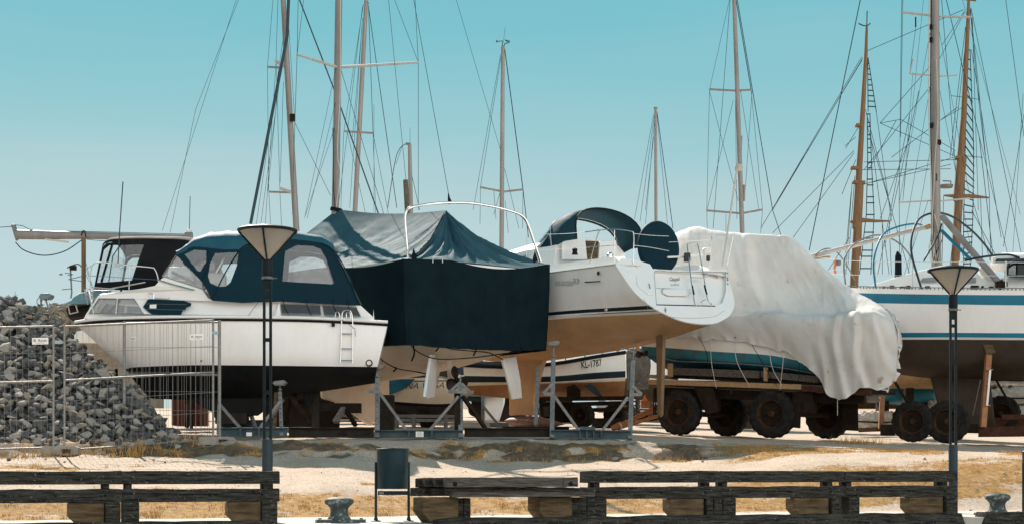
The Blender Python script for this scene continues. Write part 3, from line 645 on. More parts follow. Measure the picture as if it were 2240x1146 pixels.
# mound body and the small stones: one mass
mbm = MB(); G = []
for j in range(40):
    y = 30.3 + j * .2; G.append([V((x, y, gz0(x, y) - .05 + max(-.1, heap(x, y) - .18))) for x in [-17 + i * .2 for i in range(56)]])
mbm.grid(G)
cand = []
for _ in range(7600):
    x = U(-14, -6.5); y = U(30.35, 36.5); h = heap(x, y)
    if h < -.25 or (h < 0 and R() < .6): continue
    px = CX + x * F / y; z = gz0(x, y) + max(h, -.02)
    cand.append((x, y, z, px, HY - (z - EYE) * F / y))
front = [c for c in cand if -25 < c[3] < 420 and c[1] < 30.75 + tab(HT, c[0]) / SLP + .5]
back = [c for c in cand if not (-25 < c[3] < 420 and c[1] < 30.75 + tab(HT, c[0]) / SLP + .5)]
random.shuffle(front)
picked = []
for c in front:
    s = U(.085, .165) * (1.0 if R() < .82 else 1.35)
    if all((c[3] - q[3]) ** 2 + (c[4] - q[4]) ** 2 > 12.0 ** 2 for q in picked): picked.append(c + (s,))
    if len(picked) >= 300: break
def put(mesh, c, s, mb=None):
    from mathutils import Euler
    e = Euler((U(-.6, .6), U(-.6, .6), U(0, 6.28))); k = V((s, s, s))
    if mb is None:
        o = bpy.data.objects.new('stone', mesh); COL.objects.link(o); o.location = c[:3]; o.rotation_euler = e; o.scale = k
        return tag(o, 'angular quarried stone lying on the big heap behind the mesh fence', 'stone', 'stones of the heap')
    m = Matrix.LocRotScale(V(c[:3]), e, k); mb.add([m @ v.co for v in mesh.vertices], [tuple(p.vertices) for p in mesh.polygons])
for i, c in enumerate(picked): put(SM[i % len(SM)], c, c[5])
rest = [c for c in front if c not in [p[:5] for p in picked]][:1500]
for c in rest: put(random.choice(SM), (c[0], c[1], c[2] - .06), U(.06, .13), mbm)
for c in back[:500]: put(random.choice(SM), c, U(.12, .2), mbm)
o = mbm.build('rubble', M['stone_b'], loc=(-10, 32, 1.3), smooth=None); tag(o, 'mass of smaller grey rubble filling the stone heap', 'rubble', kind='stuff')
for (px, py, Y, s, lab) in [(20, 1012, 28.4, .055, 'small loose dark stone on the path near the left edge'), (372, 967, 30.2, .085, 'loose grey stone on the bank below the mesh fence'), (361, 1016, 28.2, .03, 'tiny loose stone alone on the path behind the left barrier')]:
    c = P(px, py, Y); o = put(SM[2], (c.x, Y, gz(c.x, Y) + s * .4), s); tag(o, lab, 'stone', 'loose stones on the bank')
for i in range(26):
    x = U(-9.6, -6.6); y = U(29.7, 30.6); o = put(SM[i % 12], (x, y, gz(x, y) + .04), U(.07, .13)); tag(o, 'loose grey stone fallen at the foot of the heap below the fence', 'stone', 'fallen stones at the foot of the heap')

mbp = MB()
for _ in range(1500):
    y = U(22.8, 33); x = U(-.36, .36) * y
    if grassy(x, y) > .4 and R() < .7: continue
    if earthy(x, y) < .3 and R() < .45: continue
    k = U(.008, .022) * (1 if R() < .93 else 2.2); m_ = random.choice(SM); from_ = Matrix.LocRotScale(V((x, y, gz(x, y) + k * .2)), None, V((k, k, k * .8))) @ Matrix.Rotation(U(0, 6.28), 4, 'Z')
    mbp.add([from_ @ v.co for v in m_.vertices], [tuple(p.vertices) for p in m_.polygons])
o = mbp.build('gravel', M['stone'], smooth=None); tag(o, 'scattered small gravel on the trodden bank', 'gravel', kind='stuff')
# ================================================================ boat tools
def hull(root, G, parts, k=4, deck=None, mirror=None, transom=None, stern_part='transom'):
    """G[station][row] world points on the near side; parts: (name, row0, row1, mat, keepers)"""
    S = smooth_grid(G, k, k); T = [[mirror(p) for p in r] for r in S]; out = {}
    for name, a, b, mat in parts:
        mb = MB(); mb.grid([r[a * k:b * k + 1] for r in S]); mb.grid([r[a * k:b * k + 1] for r in T])
        out[name] = mb.build(name, mat, root, smooth=50)
    if transom:
        mb = MB(); n = len(S[0])
        mb.grid([S[0], [(S[0][j] + T[0][j]) / 2 for j in range(n)], T[0]]); out['transom'] = mb.build(stern_part, transom, root, smooth=None)
    if deck:
        mb = MB(); mb.grid([[r[0], lerp(r[0], t[0], .5) + Z * .03, t[0]] for r, t in zip(S, T)]); out['deck'] = mb.build('deck', deck, root, smooth=40)
    return S, T, out
def stay(root, a, b, r=.007, mat='wire', name='stay'): return wire(root, name, [a, b], r * .82, M[mat])
def wheel(root, c, ax, Rr, w, name='wheel'):
    ax = V(ax).normalized(); t = MB().lathe([(Rr * .58, -w * .42), (Rr * .62, -w * .5), (Rr * .86, -w * .52), (Rr * .95, -w * .46), (Rr, -w * .34), (Rr, -w * .12), (Rr * .985, 0), (Rr, w * .12), (Rr, w * .34), (Rr * .95, w * .46), (Rr * .86, w * .52), (Rr * .62, w * .5), (Rr * .58, w * .42)], c, ax, n=72,
        cap=False, rmod=lambda i, k: 1 + ((.022 if (k // 2 + (i > 6)) % 2 else -.012) if 3 <= i <= 9 else 0)).build('tyre', M['rubber'], root, smooth=40)
    rm = MB().lathe([(Rr * .60, -w * .40), (Rr * .62, -w * .47), (Rr * .57, -w * .47), (Rr * .54, -w * .3), (Rr * .52, -w * .12)], c, ax, n=28, cap=False).build('rim', M['rim'], t)
    MB().lathe([(Rr * .15, -w * .06), (Rr * .14, -w * .30), (Rr * .10, -w * .36), (0, -w * .36)], c, ax, n=18).build('hub', M['rim'], rm)
    a = ax.cross(Z).normalized(); b = ax.cross(a); mb = MB()
    mb.lathe([(Rr * .53, -w * .10), (Rr * .50, -w * .04), (Rr * .34, .02), (Rr * .22, -w * .08), (0, -w * .08)], c, ax, n=28)
    for k in range(8):
        q = V(c) + (a * math.cos(k * .785) + b * math.sin(k * .785)) * Rr * .30 - ax * w * .08; mb.lathe([(0, -.06), (.022, -.06), (.022, 0)], q, ax, n=6)
    for k in range(5):
        q = V(c) + (a * math.cos(k * 1.2566) + b * math.sin(k * 1.2566)) * Rr * .42 - ax * (w * .105); mb.lathe([(0, -.006), (.05, -.006), (.05, 0)], q, ax, n=10)
    mb.build('disc', M['chassis'], rm)
    return t
def propeller(root, c, ax, r, n=3, a0=.3, name='propeller'):
    ax = V(ax).normalized(); a = ax.cross(Z).normalized(); b = ax.cross(a); mb = MB()
    mb.lathe([(0, -.12), (.035, -.08), (.05, 0), (.05, .08), (0, .1)], c, ax, n=12)
    for k in range(n):
        t = a0 + 6.283 * k / n; d = a * math.cos(t) + b * math.sin(t); e = ax.cross(d)
        G = []
        for i in range(7):
            f = i / 6; rr = .04 + (r - .04) * f; hw = r * .46 * math.sin(math.pi * min(1, .16 + f * .80)) ** .7; tw = .55 - .35 * f
            G.append([V(c) + d * rr + (e * math.cos(tw) + ax * math.sin(tw)) * hw * q for q in (-1, -.5, 0, .5, 1)])
        mb.grid(G)
    return mb.build(name, M['prop_bz'], root, smooth=50, solid=.014)
def cradle_post(root, base, top, wd=.09, pad=True, brace=None, mat='galv', bracket=None):
    """square steel prop with a screw head and pad"""
    b = V(base); t = V(top); m = lerp(b, t, .84)
    p = MB().bar(b, m, wd, wd, up=V((0, 1, 0))).build('upright', M[mat], root, bevel=.008)
    MB().tube([m, t - Z * .02], wd * .22, 8).build('screw', M['galv'], p)
    mb = MB()
    for i in range(9):
        q = lerp(b, m, .12 + .1 * i); mb.lathe([(0, 0), (.014, 0), (.014, .004)], q + V((0, -wd / 2 - .001, 0)), (0, -1, 0), n=8)
    mb.build('pin_hole', M['black_pl'], p)
    MB().lathe([(0, 0), (wd * .6, 0), (wd * .6, .02), (0, .02)], m + Z * .04, n=10).build('handle', M['galv'], p)
    if pad:
        mb = MB(); mb.box(t + V((0, 0, -.03)), (.20, .22, .03)); mb.prism([t + V(q) for q in ((-.10, -.12, -.03), (.10, -.12, -.03), (.16, -.12, .02), (.10, -.12, .07), (-.10, -.12, .045), (-.14, -.12, .0))], (0, .26, 0))
        mb.build('pad', M['galv'], p)
    return p

# ================================================================ white motor cruiser
YA = 34.2; YN = 32.95
def A(px, py, off=0): return P(px, py, YN - off)
def mirA(p): return V((p.x, 2 * YA - p.y, p.z))
ra = thing('motor_cruiser', 'white motor cruiser with black bottom and dark teal canopy, standing behind the mesh fence', 'motor boat', (P(500, 900, YA).x, YA, 1.42))
def st(pts):
    out = []
    for px, py, hb in pts:
        q = P(px, py, YN); out.append(V((q.x, YA - hb, q.z)))
    return out
GA = [st([(835, 703, 1.13), (825, 745, 1.19), (812, 800, 1.12), (809, 818, .8), (808, 828, 0)]),
      st([(690, 697.5, 1.24), (688, 748, 1.27), (685, 800, 1.2), (685, 833, .75), (685, 848, 0)]),
      st([(560, 696, 1.25), (559, 748, 1.25), (558, 799, 1.16), (558, 838, .7), (558, 866, 0)]),
      st([(400, 696, 1.19), (402, 748, 1.12), (406, 798, .98), (410, 838, .55), (412, 868, 0)]),
      st([(270, 696.5, .92), (280, 748, .72), (296, 799, .52), (305, 832, .3), (310, 866, 0)]),
      st([(190, 697, .52), (212, 747, .3), (258, 799, .16), (276, 830, .09), (296, 858, 0)]),
      st([(137, 699, .03), (186, 744, .02), (246, 799.5, .015), (268, 828, .01), (290, 854, 0)])]
SA, TA, oA = hull(ra, GA, [('topsides', 0, 2, M['gel']), ('bottom', 2, 4, M['black_af'])], mirror=mirA, transom=M['gel'], deck=M['gel2'])
sheer = [r[0] for r in SA]; sh2 = [r[0] for r in TA]
MB().tube([p + V((0, -.012, .035)) for p in sheer], .036, 8).build('gunwale', M['gel2'], ra)
MB().tube([p + V((0, .012, .035)) for p in sh2], .036, 8).build('gunwale', M['gel2'], ra)
MB().tube([p + V((0, -.02, -.028)) for p in sheer], .026, 8).build('rub_rail', M['black_pl'], ra)
MB().tube([p + V((0, .02, -.028)) for p in sh2], .026, 8).build('rub_rail', M['black_pl'], ra)
# waterline seam
MB().tube([r[8] + V((0, -.004, .004)) for r in SA[:-4]], .012, 6).build('spray_rail', M['black_af'], ra)
kp = [(395, 858), (470, 905), (562, 908), (612, 868), (650, 845), (520, 840)]
MB().prism([P(x, y, YA - .08) for x, y in kp], (0, .16, 0)).build('keel', M['black_af'], ra, bevel=.02)
MB().prism([P(x, y, YA - .03) for x, y in [(664, 838), (682, 838), (683, 878), (677, 890), (668, 888), (662, 868)]], (0, .06, 0)).build('rudder', M['black_af'], ra, bevel=.015)
propeller(ra, P(646, 860, YA), (1, 0, .05), .27, a0=.9)
MB().tube([P(640, 860, YA), P(590, 852, YA)], .025, 8).build('shaft', M['prop_bz'], ra)
MB().lathe([(0, 0), (.07, 0), (.078, .03), (.058, .035), (.05, .005), (0, .004)], P(795, 791, YN + .1), (0, -1, -.1), n=18).build('exhaust', M['chassis'], ra)
pw = MB().lathe([(.03, 0), (.05, .0), (.05, .012), (.03, .014)], P(436, 754, YN + .12), (0, -1, 0), n=18, cap=False).build('porthole', M['steel'], ra)
MB().lathe([(0, 0), (.032, 0), (.032, .008), (0, .008)], P(436, 754, YN + .118), (0, -1, 0), n=14).build('pane', M['black_pl'], pw)
for (x, y) in ((430, 789), (640, 786)): MB().lathe([(0, 0), (.02, 0), (.02, .012), (0, .012)], P(x, y, YN + .1), (0, -1, 0), n=10).build('vent', M['chassis'], ra)
# cabin: w(px) half width at coaming line
WA = [(185, .40), (240, .62), (330, .86), (420, .97), (600, 1.0), (810, 1.0)]
def sideA(px, py, off=0.0, side=-1):
    w = tab(WA, px); q = P(px, py, YA - w); z0 = P(0, 697, YA - 1).z
    yy = w - max(0, q.z - z0) * .16 + off
    return V((q.x, YA + side * yy, q.z))
cab = [(186, 699), (190, 690), (213, 650), (217, 646), (300, 634), (332, 625), (346, 609), (352, 606), (432, 632), (446, 651), (452, 657), (600, 655), (700, 658), (778, 664), (806, 690), (808, 699)]
w1 = [(197, 687), (216, 655), (252, 655), (250, 687)]; w2 = [(254, 687), (256, 655), (289, 655), (310, 687)]
mb = MB()
for s in (-1, 1): mb.holed(cab, [w1, w2], lambda x, y: sideA(x, y, 0, s))
o = mb.build('cabin_side', M['gel2'], ra, smooth=None, solid=.03)
top = cab[:6]
G = []
for (x, y) in cab[:9]:
    a = sideA(x, y, 0); b = sideA(x, y, 0, 1); m = (a + b) / 2 + Z * .05
    G.append([a, lerp(a, m, .55) + Z * .02, m, lerp(b, m, .55) + Z * .02, b])
MB().grid(G).build('cabin_roof', M['gel2'], ra, smooth=30)
G = [[sideA(x, y, 0), sideA(x, y, -.16), sideA(x, y + 18, -.2)] for x, y in cab[8:]] ; G2 = [[mirA(p) for p in r] for r in G]
MB().grid(G).grid(G2).build('coaming', M['gel2'], ra, smooth=30)
MB().grid([[sideA(806, 672, 0), sideA(806, 672, 0, 1)], [sideA(808, 699, 0), sideA(808, 699, 0, 1)]]).build('aft_bulkhead', M['gel2'], ra)
for s in (-1, 1):
    for w in (w1, w2):
        g = MB().holed(w, [], lambda x, y: sideA(x, y, -.012, s)).build('cabin_window', M['glass'], ra, smooth=None)
        MB().tube([sideA(x, y, .004, s) for x, y in w], .016, 6, closed=True).build('frame', M['alu'], g)
MB().bar(sideA(222, 690, -.45), sideA(254, 650, -.5), .10, .03).build('prop_plank', M['wood_br'], ra)
dk = [(308, 672), (318, 655), (325, 654), (393, 657), (410, 663), (409, 669), (400, 672), (397, 677), (392, 679), (388, 689), (328, 689), (316, 680)]
c = MB().prism([sideA(x, y, .012) for x, y in dk], (0, .01, 0)).build('window_cover', M['navy'], ra, smooth=None)
MB().prism([sideA(x, y, .02) for x, y in ((322, 667), (336, 666), (336, 675), (322, 675))], (0, .004, 0)).build('tag', M['white_pl'], c)
for y in (665, 677): MB().tube([sideA(312, y, .02), sideA(400, y + 1, .02)], .005, 5).build('batten', M['galv'], c)
MB().tube([sideA(x, y, .03) for x, y in ((322, 655), (320, 643), (330, 643), (330, 655))], .016, 6).build('cleat', M['steel'], ra)
MB().tube([sideA(338, 612, .04), sideA(374, 623, .04), sideA(416, 634, .04)], .016, 6).build('handrail', M['steel'], ra)
MB().tube([sideA(330, 652, .03), sideA(362, 654, .03), sideA(363, 651, .03)], .013, 6).build('handrail', M['alu_w'], ra)
for w in ([(603, 662), (688, 664), (691, 685), (606, 684)], [(694, 664), (768, 668), (778, 688), (699, 686)]):
    g = MB().prism([sideA(x, y, .012) for x, y in w], (0, .01, 0)).build('coaming_window', M['dkglass'], ra, smooth=None)
    MB().tube([sideA(x, y, .014) for x, y in w], .014, 6, closed=True).build('frame', M['alu'], g)
MB().prism([sideA(x, y, .05) for x, y in ((590, 690), (600, 660), (604, 690), (612, 697), (590, 697))], (0, .05, 0)).build('coaming_step', M['gel2'], ra)
# windscreen
ws = [(347, 604), (376, 556), (384, 556), (432, 612), (432, 631)]
mb = MB()
for s in (-1, 1):
    g = MB().holed(ws, [], lambda x, y: sideA(x, y, -.02, s)).build('windscreen', M['glass'], ra, smooth=None)
    MB().tube([sideA(x, y, -.01, s) for x, y in ws[:2]] , .018, 6).build('frame', M['alu'], g)
    MB().tube([sideA(x, y, -.01, s) for x, y in (ws[0], ws[4])] , .016, 6).build('frame', M['alu'], g)
g = MB().grid([[sideA(347, 604, -.02), sideA(347, 604, -.02, 1)], [sideA(376, 556, -.02), sideA(376, 556, -.02, 1)]]).build('windscreen', M['glass'], ra, smooth=None)
MB().tube([sideA(376, 556), sideA(376, 556, 0, 1)], .018, 6).build('frame', M['alu'], g)
# things seen through the screen
MB().box(P(398, 600, YA), (.5, .7, .22)).build('helm_console', M['gel2'], ra, bevel=.03)
MB().bar(P(372, 596, YA - .5), P(428, 622, YA - .4), .12, .05).build('dash_trim', M['chassis'], ra)
MB().box(P(470, 612, YA), (.5, .5, .25)).build('helm_seat', M['white_pl'], ra, bevel=.04)
MB().bar(P(447, 640, YA - .2), P(500, 545, YA - .2), .035, .035).build('canopy_frame', M['steel'], ra)
# canopy
def sideC(px, py, side=-1, off=0):
    q = P(px, py, YA - 1.03); z0 = P(0, 660, YA - 1).z; zz = max(0, q.z - z0)
    yy = 1.03 - zz * .10 + off - max(0, .25 - zz) * .1
    return V((q.x, YA + side * yy, q.z))
shl = [(375, 558, 554), (392, 551, 541), (412, 539, 524), (444, 541, 511), (480, 544, 507), (515, 543, 505), (545, 527, 504), (600, 519, 505), (640, 520, 508), (690, 527, 516), (712, 538, 530), (718, 548, 545)]
outer = [(x, y) for x, y, c in shl] + [(738, 582), (775, 659), (768, 664), (690, 661), (600, 657), (520, 661), (455, 657), (446, 640), (430, 612), (384, 566)]
h1 = [(394, 556), (415, 545), (441, 547), (441, 572), (428, 594), (421, 591)]
h2 = [(460, 552), (511, 549), (507, 580), (494, 616), (484, 625), (468, 627), (450, 618), (445, 604), (449, 575)]
h3 = [(612, 545), (638, 532), (672, 533), (690, 540), (701, 560), (719, 616), (712, 618), (606, 613)]
mb = MB()
for s in (-1, 1): mb.holed(outer, [h1, h2, h3], lambda x, y: sideC(x, y, s))
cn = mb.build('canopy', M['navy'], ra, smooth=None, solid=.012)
G = []
for i, (x, y, cy) in enumerate(crv([(a, b, c) for a, b, c in shl], 3)):
    a = sideC(x, y); b = sideC(x, y, 1); zc = P(0, cy, YA).z; row = []
    sg = .03 * math.sin(i * 1.05) ** 2
    for j in range(13):
        t = math.pi * j / 12; row.append(V((a.x + .02 * math.sin(j * 2.1 + i * .8), YA - math.cos(t) * (YA - a.y), a.z + (zc - a.z) * math.sin(t) ** .8 - sg * math.sin(t))))
    G.append(row)
MB().grid(G).build('canopy_roof', mk('navy_canvas_sunlit_top', (.014, .075, .115), .65, var=2, col2=(.022, .098, .14), bump=(9, .3, .02), spec=.15), ra, smooth=60)  # same navy canvas as the sides, sunlight painted in as lighter teal
G = []
for (x, y) in ((718, 548), (738, 582), (775, 659)): G.append([sideC(x, y), (sideC(x, y) + sideC(x, y, 1)) / 2 + V((.06, 0, .05)), sideC(x, y, 1)])
MB().grid(G).build('canopy_back', M['navy'], ra, smooth=40)
for s in (-1, 1):
    for h in (h1, h2, h3): MB().holed(h, [], lambda x, y: sideC(x, y, s, -.012)).build('canopy_window', M['vinyl'], ra, smooth=None)
for k, tr in enumerate(([(455, 655), (480, 600), (515, 543), (545, 527)], [(430, 615), (446, 575), (444, 541)], [(775, 659), (738, 580), (714, 540), (690, 527)], [(722, 545), (752, 600), (770, 655)])):
    MB().tube(crv([sideC(x, y, -1, .012) for x, y in tr], 5), .014, 6).build('piping', M['navy'], cn)
for x in (608, 658, 716, 748):
    MB().tube([sideC(x, 652, -1, .02), sideA(x + 3, 668, .03), sideA(x + 12, 686, .04)], .008, 5).build('strap', M['black_pl'], cn)
MB().tube(crv([sideC(556, 657, -1, .02), sideA(548, 668, .04), sideA(533, 690, .05)], 4), .005, 5).build('cord', M['rope'], cn)
# boarding ladder
lad = MB().tube(crv([A(730, 792, .04), A(732, 740, .05), A(733, 700, .06), A(735, 680, .06), A(743, 675, .06), A(753, 678, .06), A(757, 700, .06), A(757, 745, .05), A(757, 792, .04)], 5), .014, 8).build('boarding_ladder', M['steel'], ra)
for y in (727, 760, 786): MB().tube([A(732, y, .05), A(757, y, .05)], .012, 6).build('rung', M['steel'], lad)
for x in (720, 744): MB().tube(crv([A(x, 692, -.05), A(x + 1, 682, -.05), A(x + 5, 679, -.05), A(x + 9, 684, -.05), A(x + 10, 696, -.05)], 4), .013, 6).build('grab_hoop', M['steel'], lad)
MB().tube([A(733, 696, .08), A(748, 706, .09), A(762, 716, .08), A(763, 732, .07)], .006, 5).build('lanyard', M['rope'], lad)
MB().box(A(715, 706, .02), (.07, .06, .10)).build('hinge', M['chassis'], lad)
# bow pulpit
MB().tube(crv([A(205, 690, -.6), A(198, 650, -.7), A(196, 640, -.7)], 4), .012, 6).build('pulpit', M['steel'], ra)

ra.rotation_euler = (0, 0, rad(5.5))
# cruiser cradle
rc = thing('boat_cradle', 'steel boat cradle under the white motor cruiser, marked ATWA on its rear beam', 'cradle', (P(560, 950, 33).x, 33.2, gz(-5.6, 33)), 'steel cradles under the boats')
def ibeam(root, a, b, h, w, name='beam', mat='gal_beam'):
    a = V(a); b = V(b); mb = MB(); f = .02
    mb.bar(a + Z * (h - f / 2), b + Z * (h - f / 2), w, f); mb.bar(a + Z * f / 2, b + Z * f / 2, w, f); mb.bar(a + Z * h / 2, b + Z * h / 2, .02, h - 2 * f)
    return mb.build(name, M[mat], root)
def G0(px, Y, dz=0):
    q = gp(px, Y); return q + Z * dz
def onY(px, py, Y): return P(px, py, Y)
ib = ibeam(rc, P(478, 954, 32.4), P(628, 954, 32.4), .19, .16)
MB().box(P(545, 949, 32.31), (.12, .012, .08)).build('plate', M['white_pl'], ib)
for x in (527, 567): MB().box(P(x, 944.5, 32.36), (.05, .09, .17)).build('stiffener', M['gal_beam'], ib)
cradle_post(rc, P(616, 954, 32.4), P(612, 838, 32.8), .075)
MB().bar(P(481, 884, 32.35), P(528, 938, 32.35), .06).build('brace', M['galv'], rc); MB().bar(P(480, 884, 32.4), P(478, 950, 32.4), .075).build('upright', M['galv'], rc)
MB().bar(P(612, 878, 32.5), P(566, 938, 32.4), .06).build('brace', M['galv'], rc)
MB().bar(P(640, 872, 33.6), P(678, 928, 33.4), .085).build('brace', M['chassis'], rc)
MB().bar(P(618, 872, 33.5), P(590, 915, 33.6), .085).build('brace', M['galv'], rc)
ib2 = ibeam(rc, P(478, 934, 34.8), P(600, 934, 34.8), .17, .16)
text('ATWA', 'lettering', M['ink_bl'], ib2, P(542, 931, 34.70), (1, 0, 0), Z, .29, height=.115)
MB().bar(P(600, 945, 33.5), P(604, 852, 34), .075).build('upright', M['wood_br'], rc)
MB().bar(P(690, 945, 34.6), P(690, 840, 34.6), .16, .14).build('upright', M['dark_beam'], rc)
MB().bar(P(560, 938, 34.2), P(540, 880, 34.4), .07).build('brace', M['galv'], rc)
MB().box(P(508, 915, 34.2), (.7, .4, .24)).build('keel_block', M['dark_beam'], rc)
db = ibeam(rc, P(632, 956, 32.9), P(818, 957, 32.9), .22, .2, mat='dark_beam')
for x in (752, 806): MB().box(P(x, 945, 32.8), (.13, .02, .07)).build('slot', M['black_pl'], db)

# ================================================================ dark-canopied yacht behind the cruiser with its mast lowered
YB = 39.0
rb = thing('sailing_yacht', 'dark-hulled yacht with a black canopy under its lowered mast, behind the white cruiser', 'sailing yacht', (P(300, 800, YB).x, YB, 1.6))
def mirB(p): return V((p.x, 2 * YB - p.y, p.z))
def stb(pts): return [V((P(x, y, YB - 1.2).x, YB - h, P(x, y, YB - 1.2).z)) for x, y, h in pts]
GB = [stb([(134, 668, .75), (136, 680, .8), (142, 694, .72), (160, 703, .4), (175, 706, 0)]),
      stb([(225, 664, 1.15), (225, 682, 1.2), (228, 700, 1.1), (240, 720, .6), (250, 728, 0)]),
      stb([(340, 664, 1.35), (340, 692, 1.35), (340, 730, 1.25), (340, 790, .7), (340, 815, 0)]),
      stb([(520, 664, 1.0), (520, 692, .95), (520, 730, .8), (515, 790, .4), (510, 810, 0)]),
      stb([(640, 655, .03), (635, 690, .03), (625, 730, .02), (610, 770, .02), (600, 780, 0)])]
hullb = mk('dark_hull_paint', (.018, .017, .016), .35, var=3, col2=(.03, .027, .022), spec=.2)
hull(rb, GB, [('topsides', 0, 2, hullb), ('bottom', 2, 4, M['black_af'])], mirror=mirB, transom=hullb, deck=M['gel2'])
MB().prism([P(150, 664, YB - 1.3), P(160, 650, YB - 1.2), P(172, 641, YB - 1.1), P(208, 634, YB - 1.1), P(240, 634, YB - 1.1), P(240, 664, YB - 1.3)], (0, 2.3, 0)).build('coachroof', mk('teal_deckhouse', (.10, .20, .23), .4, var=4, col2=(.2, .28, .3)), rb, bevel=.05)
MB().tube(crv([P(137, 668, YB - .82), P(172, 656, YB - 1.15), P(240, 655, YB - 1.3), P(330, 655, YB - 1.36)], 5), .035, 6).build('toe_rail', mk('grey_rail', (.3, .36, .38), .5), rb)
pt = MB().tube([P(149, 667, YB - 1.12), P(165, 665, YB - 1.2), P(170, 682, YB - 1.22), P(153, 686, YB - 1.14)], .022, 6, closed=True).build('porthole', M['wire_lt'], rb)
MB().prism([P(149, 667, YB - 1.08), P(165, 665, YB - 1.16), P(170, 682, YB - 1.18), P(153, 686, YB - 1.1)], (0, .02, 0)).build('pane', M['chassis'], pt)
def sideB(px, py, side=-1, off=0):
    q = P(px, py, YB - 1.2); z0 = P(0, 630, YB).z; return V((q.x, YB + side * (1.2 - max(0, q.z - z0) * .06 + off), q.z))
shb = [(222, 540, 532), (232, 531, 525), (260, 528, 522), (330, 528, 521), (400, 532, 523), (440, 545, 535)]
outb = [(x, y) for x, y, c in shb] + [(470, 640), (205, 632)]
hb1 = [(226, 546), (238, 536), (314, 534), (300, 575), (288, 613), (212, 618)]
mb = MB()
for s in (-1, 1): mb.holed(outb, [hb1], lambda x, y: sideB(x, y, s))
cb = mb.build('canopy', M['black_cv'], rb, smooth=None, solid=.012)
G = []
for (x, y, cy) in crv([(a, b, c) for a, b, c in shb], 3):
    a = sideB(x, y); zc = P(0, cy, YB).z; G.append([V((a.x, YB - math.cos(math.pi * j / 12) * (YB - a.y), a.z + (zc - a.z) * math.sin(math.pi * j / 12))) for j in range(13)])
MB().grid(G).build('canopy_roof', M['black_cv'], rb, smooth=50)
MB().grid([[sideB(205, 632), sideB(205, 632, 1)], [sideB(222, 540), sideB(222, 540, 1)]]).build('canopy_front', M['vinyl'], rb, smooth=None)
for s in (-1, 1): MB().holed(hb1, [], lambda x, y: sideB(x, y, s, -.01)).build('canopy_window', M['vinyl'], rb, smooth=None)
MB().tube([sideB(244, 536, -1, .01), sideB(222, 617, -1, .01)], .03, 6).build('canopy_strip', M['black_cv'], cb)
MB().tube([sideB(262, 535, -1, .01), sideB(246, 560, -1, .01), sideB(238, 617, -1, .01)], .012, 6).build('canopy_strip', M['black_cv'], cb)
YR = YB - 1.4
rl = MB().tube(crv([P(197, 640, YR), P(197, 610, YR), P(199, 588, YR), P(205, 577, YR), P(220, 574, YR), P(280, 580, YR), P(330, 585, YR), P(338, 588, YR), P(345, 605, YR), P(350, 640, YR)], 5), .017, 7).build('guard_rail', M['steel'], rb)
for x, y in ((284, 582),): MB().tube([P(x, y, YR), P(x - 2, 640, YR)], .015, 6).build('stanchion', M['steel'], rl)
for a, b in (((199, 603), (345, 612)), ((236, 632), (318, 617)), ((200, 628), (250, 632))): MB().tube([P(*a, YR), P(*b, YR)], .008 if a[1] < 610 else .017, 6).build('rail', M['steel'] if a[1] < 610 else M['alu_w'], rl)
MB().box(P(258, 579, YR), (.12, .05, .06)).build('bracket', M['wire_lt'], rl)
for _ in range(9): MB().tube(crv([P(U(182, 205), U(628, 640), YR - .1), P(U(182, 205), U(630, 660), YR - .1), P(U(176, 200), U(640, 678), YR - .1)], 4), .011, 5).build('pulpit_gear', M['steel'] if R() < .5 else M['alu_w'], rl)
wire(rb, 'antenna', [P(258, 578, YR), P(262, 500, YR), P(269, 398, YR)], .014, M['wire'], 6)
wire(rb, 'antenna', [P(414, 508, YB), P(416, 430, YB)], .009, M['wire'], 6)
wire(rb, 'crutch', [P(183, 640, YB), P(183, 506, YB)], .058, M['wood_or'], 10)
MB().tube(crv([P(178, 522, YB), P(180, 508, YB - .14), P(185, 506, YB - .14), P(188, 520, YB - .1)], 4), .014, 6).build('lashing', M['rope'], rb)
sg = MB().tube([P(155, 652, YB - .9), P(157, 640, YB - .9), P(154, 588, YB - .9)], .02, 6).build('self_steering_gear', M['galv'], rb)
MB().box(P(160, 586, YB - .9), (.15, .12, .11)).build('gear_box', M['chassis'], sg)
MB().tube(crv([P(147, 586, YB - .9), P(160, 580, YB - .9), P(172, 578, YB - .9), P(179, 585, YB - .9)], 4), .018, 6).build('arm', M['galv'], sg)
for pts in ([(150, 611), (180, 604)], [(150, 611), (179, 615)], [(136, 633), (158, 631)], [(130, 600), (136, 598), (137, 601), (130, 601)], [(142, 597), (155, 598), (160, 600), (148, 602)]):
    MB().tube([P(x, y, YB - .95) for x, y in pts], .011, 5).build('rod', M['galv'], sg)
for a, b in (((188, 575), (203, 630)), ((189, 590), (207, 640)), ((188, 600), (200, 625)), ((186, 590), (206, 578))): stay(rb, P(*a, YB), P(*b, YB), .007)
rm = thing('lowered_mast', 'long grey mast lowered flat onto a wooden crutch, a rope loop hanging from its end', 'mast', P(300, 515, YB))
mb = MB(); G = []
for px, t, b in ((34, 503, 524), (100, 505, 524.5), (183, 508, 523.5), (300, 511.5, 525), (420, 514.5, 527)):
    a = P(px, t, YB); c = P(px, b, YB); r = (a.z - c.z) / 2; m = (a + c) / 2
    G.append([m + V((0, .07 * math.cos(6.283 * k / 14), r * math.sin(6.283 * k / 14))) for k in range(14)])
mb.grid(G, wrap=True).build('spar', M['alu'], rm, smooth=60)
MB().prism([P(x, y, YB - .06) for x, y in ((23, 491), (32, 491), (36, 506), (38, 524), (34, 527), (30, 515))], (0, .12, 0)).build('masthead', M['galv'], rm, bevel=.02)
MB().prism([P(x, y, YB - .05) for x, y in ((98, 522), (148, 527), (149, 531), (142, 530), (100, 525))], (0, .08, 0)).build('spreader', M['wire_lt'], rm)
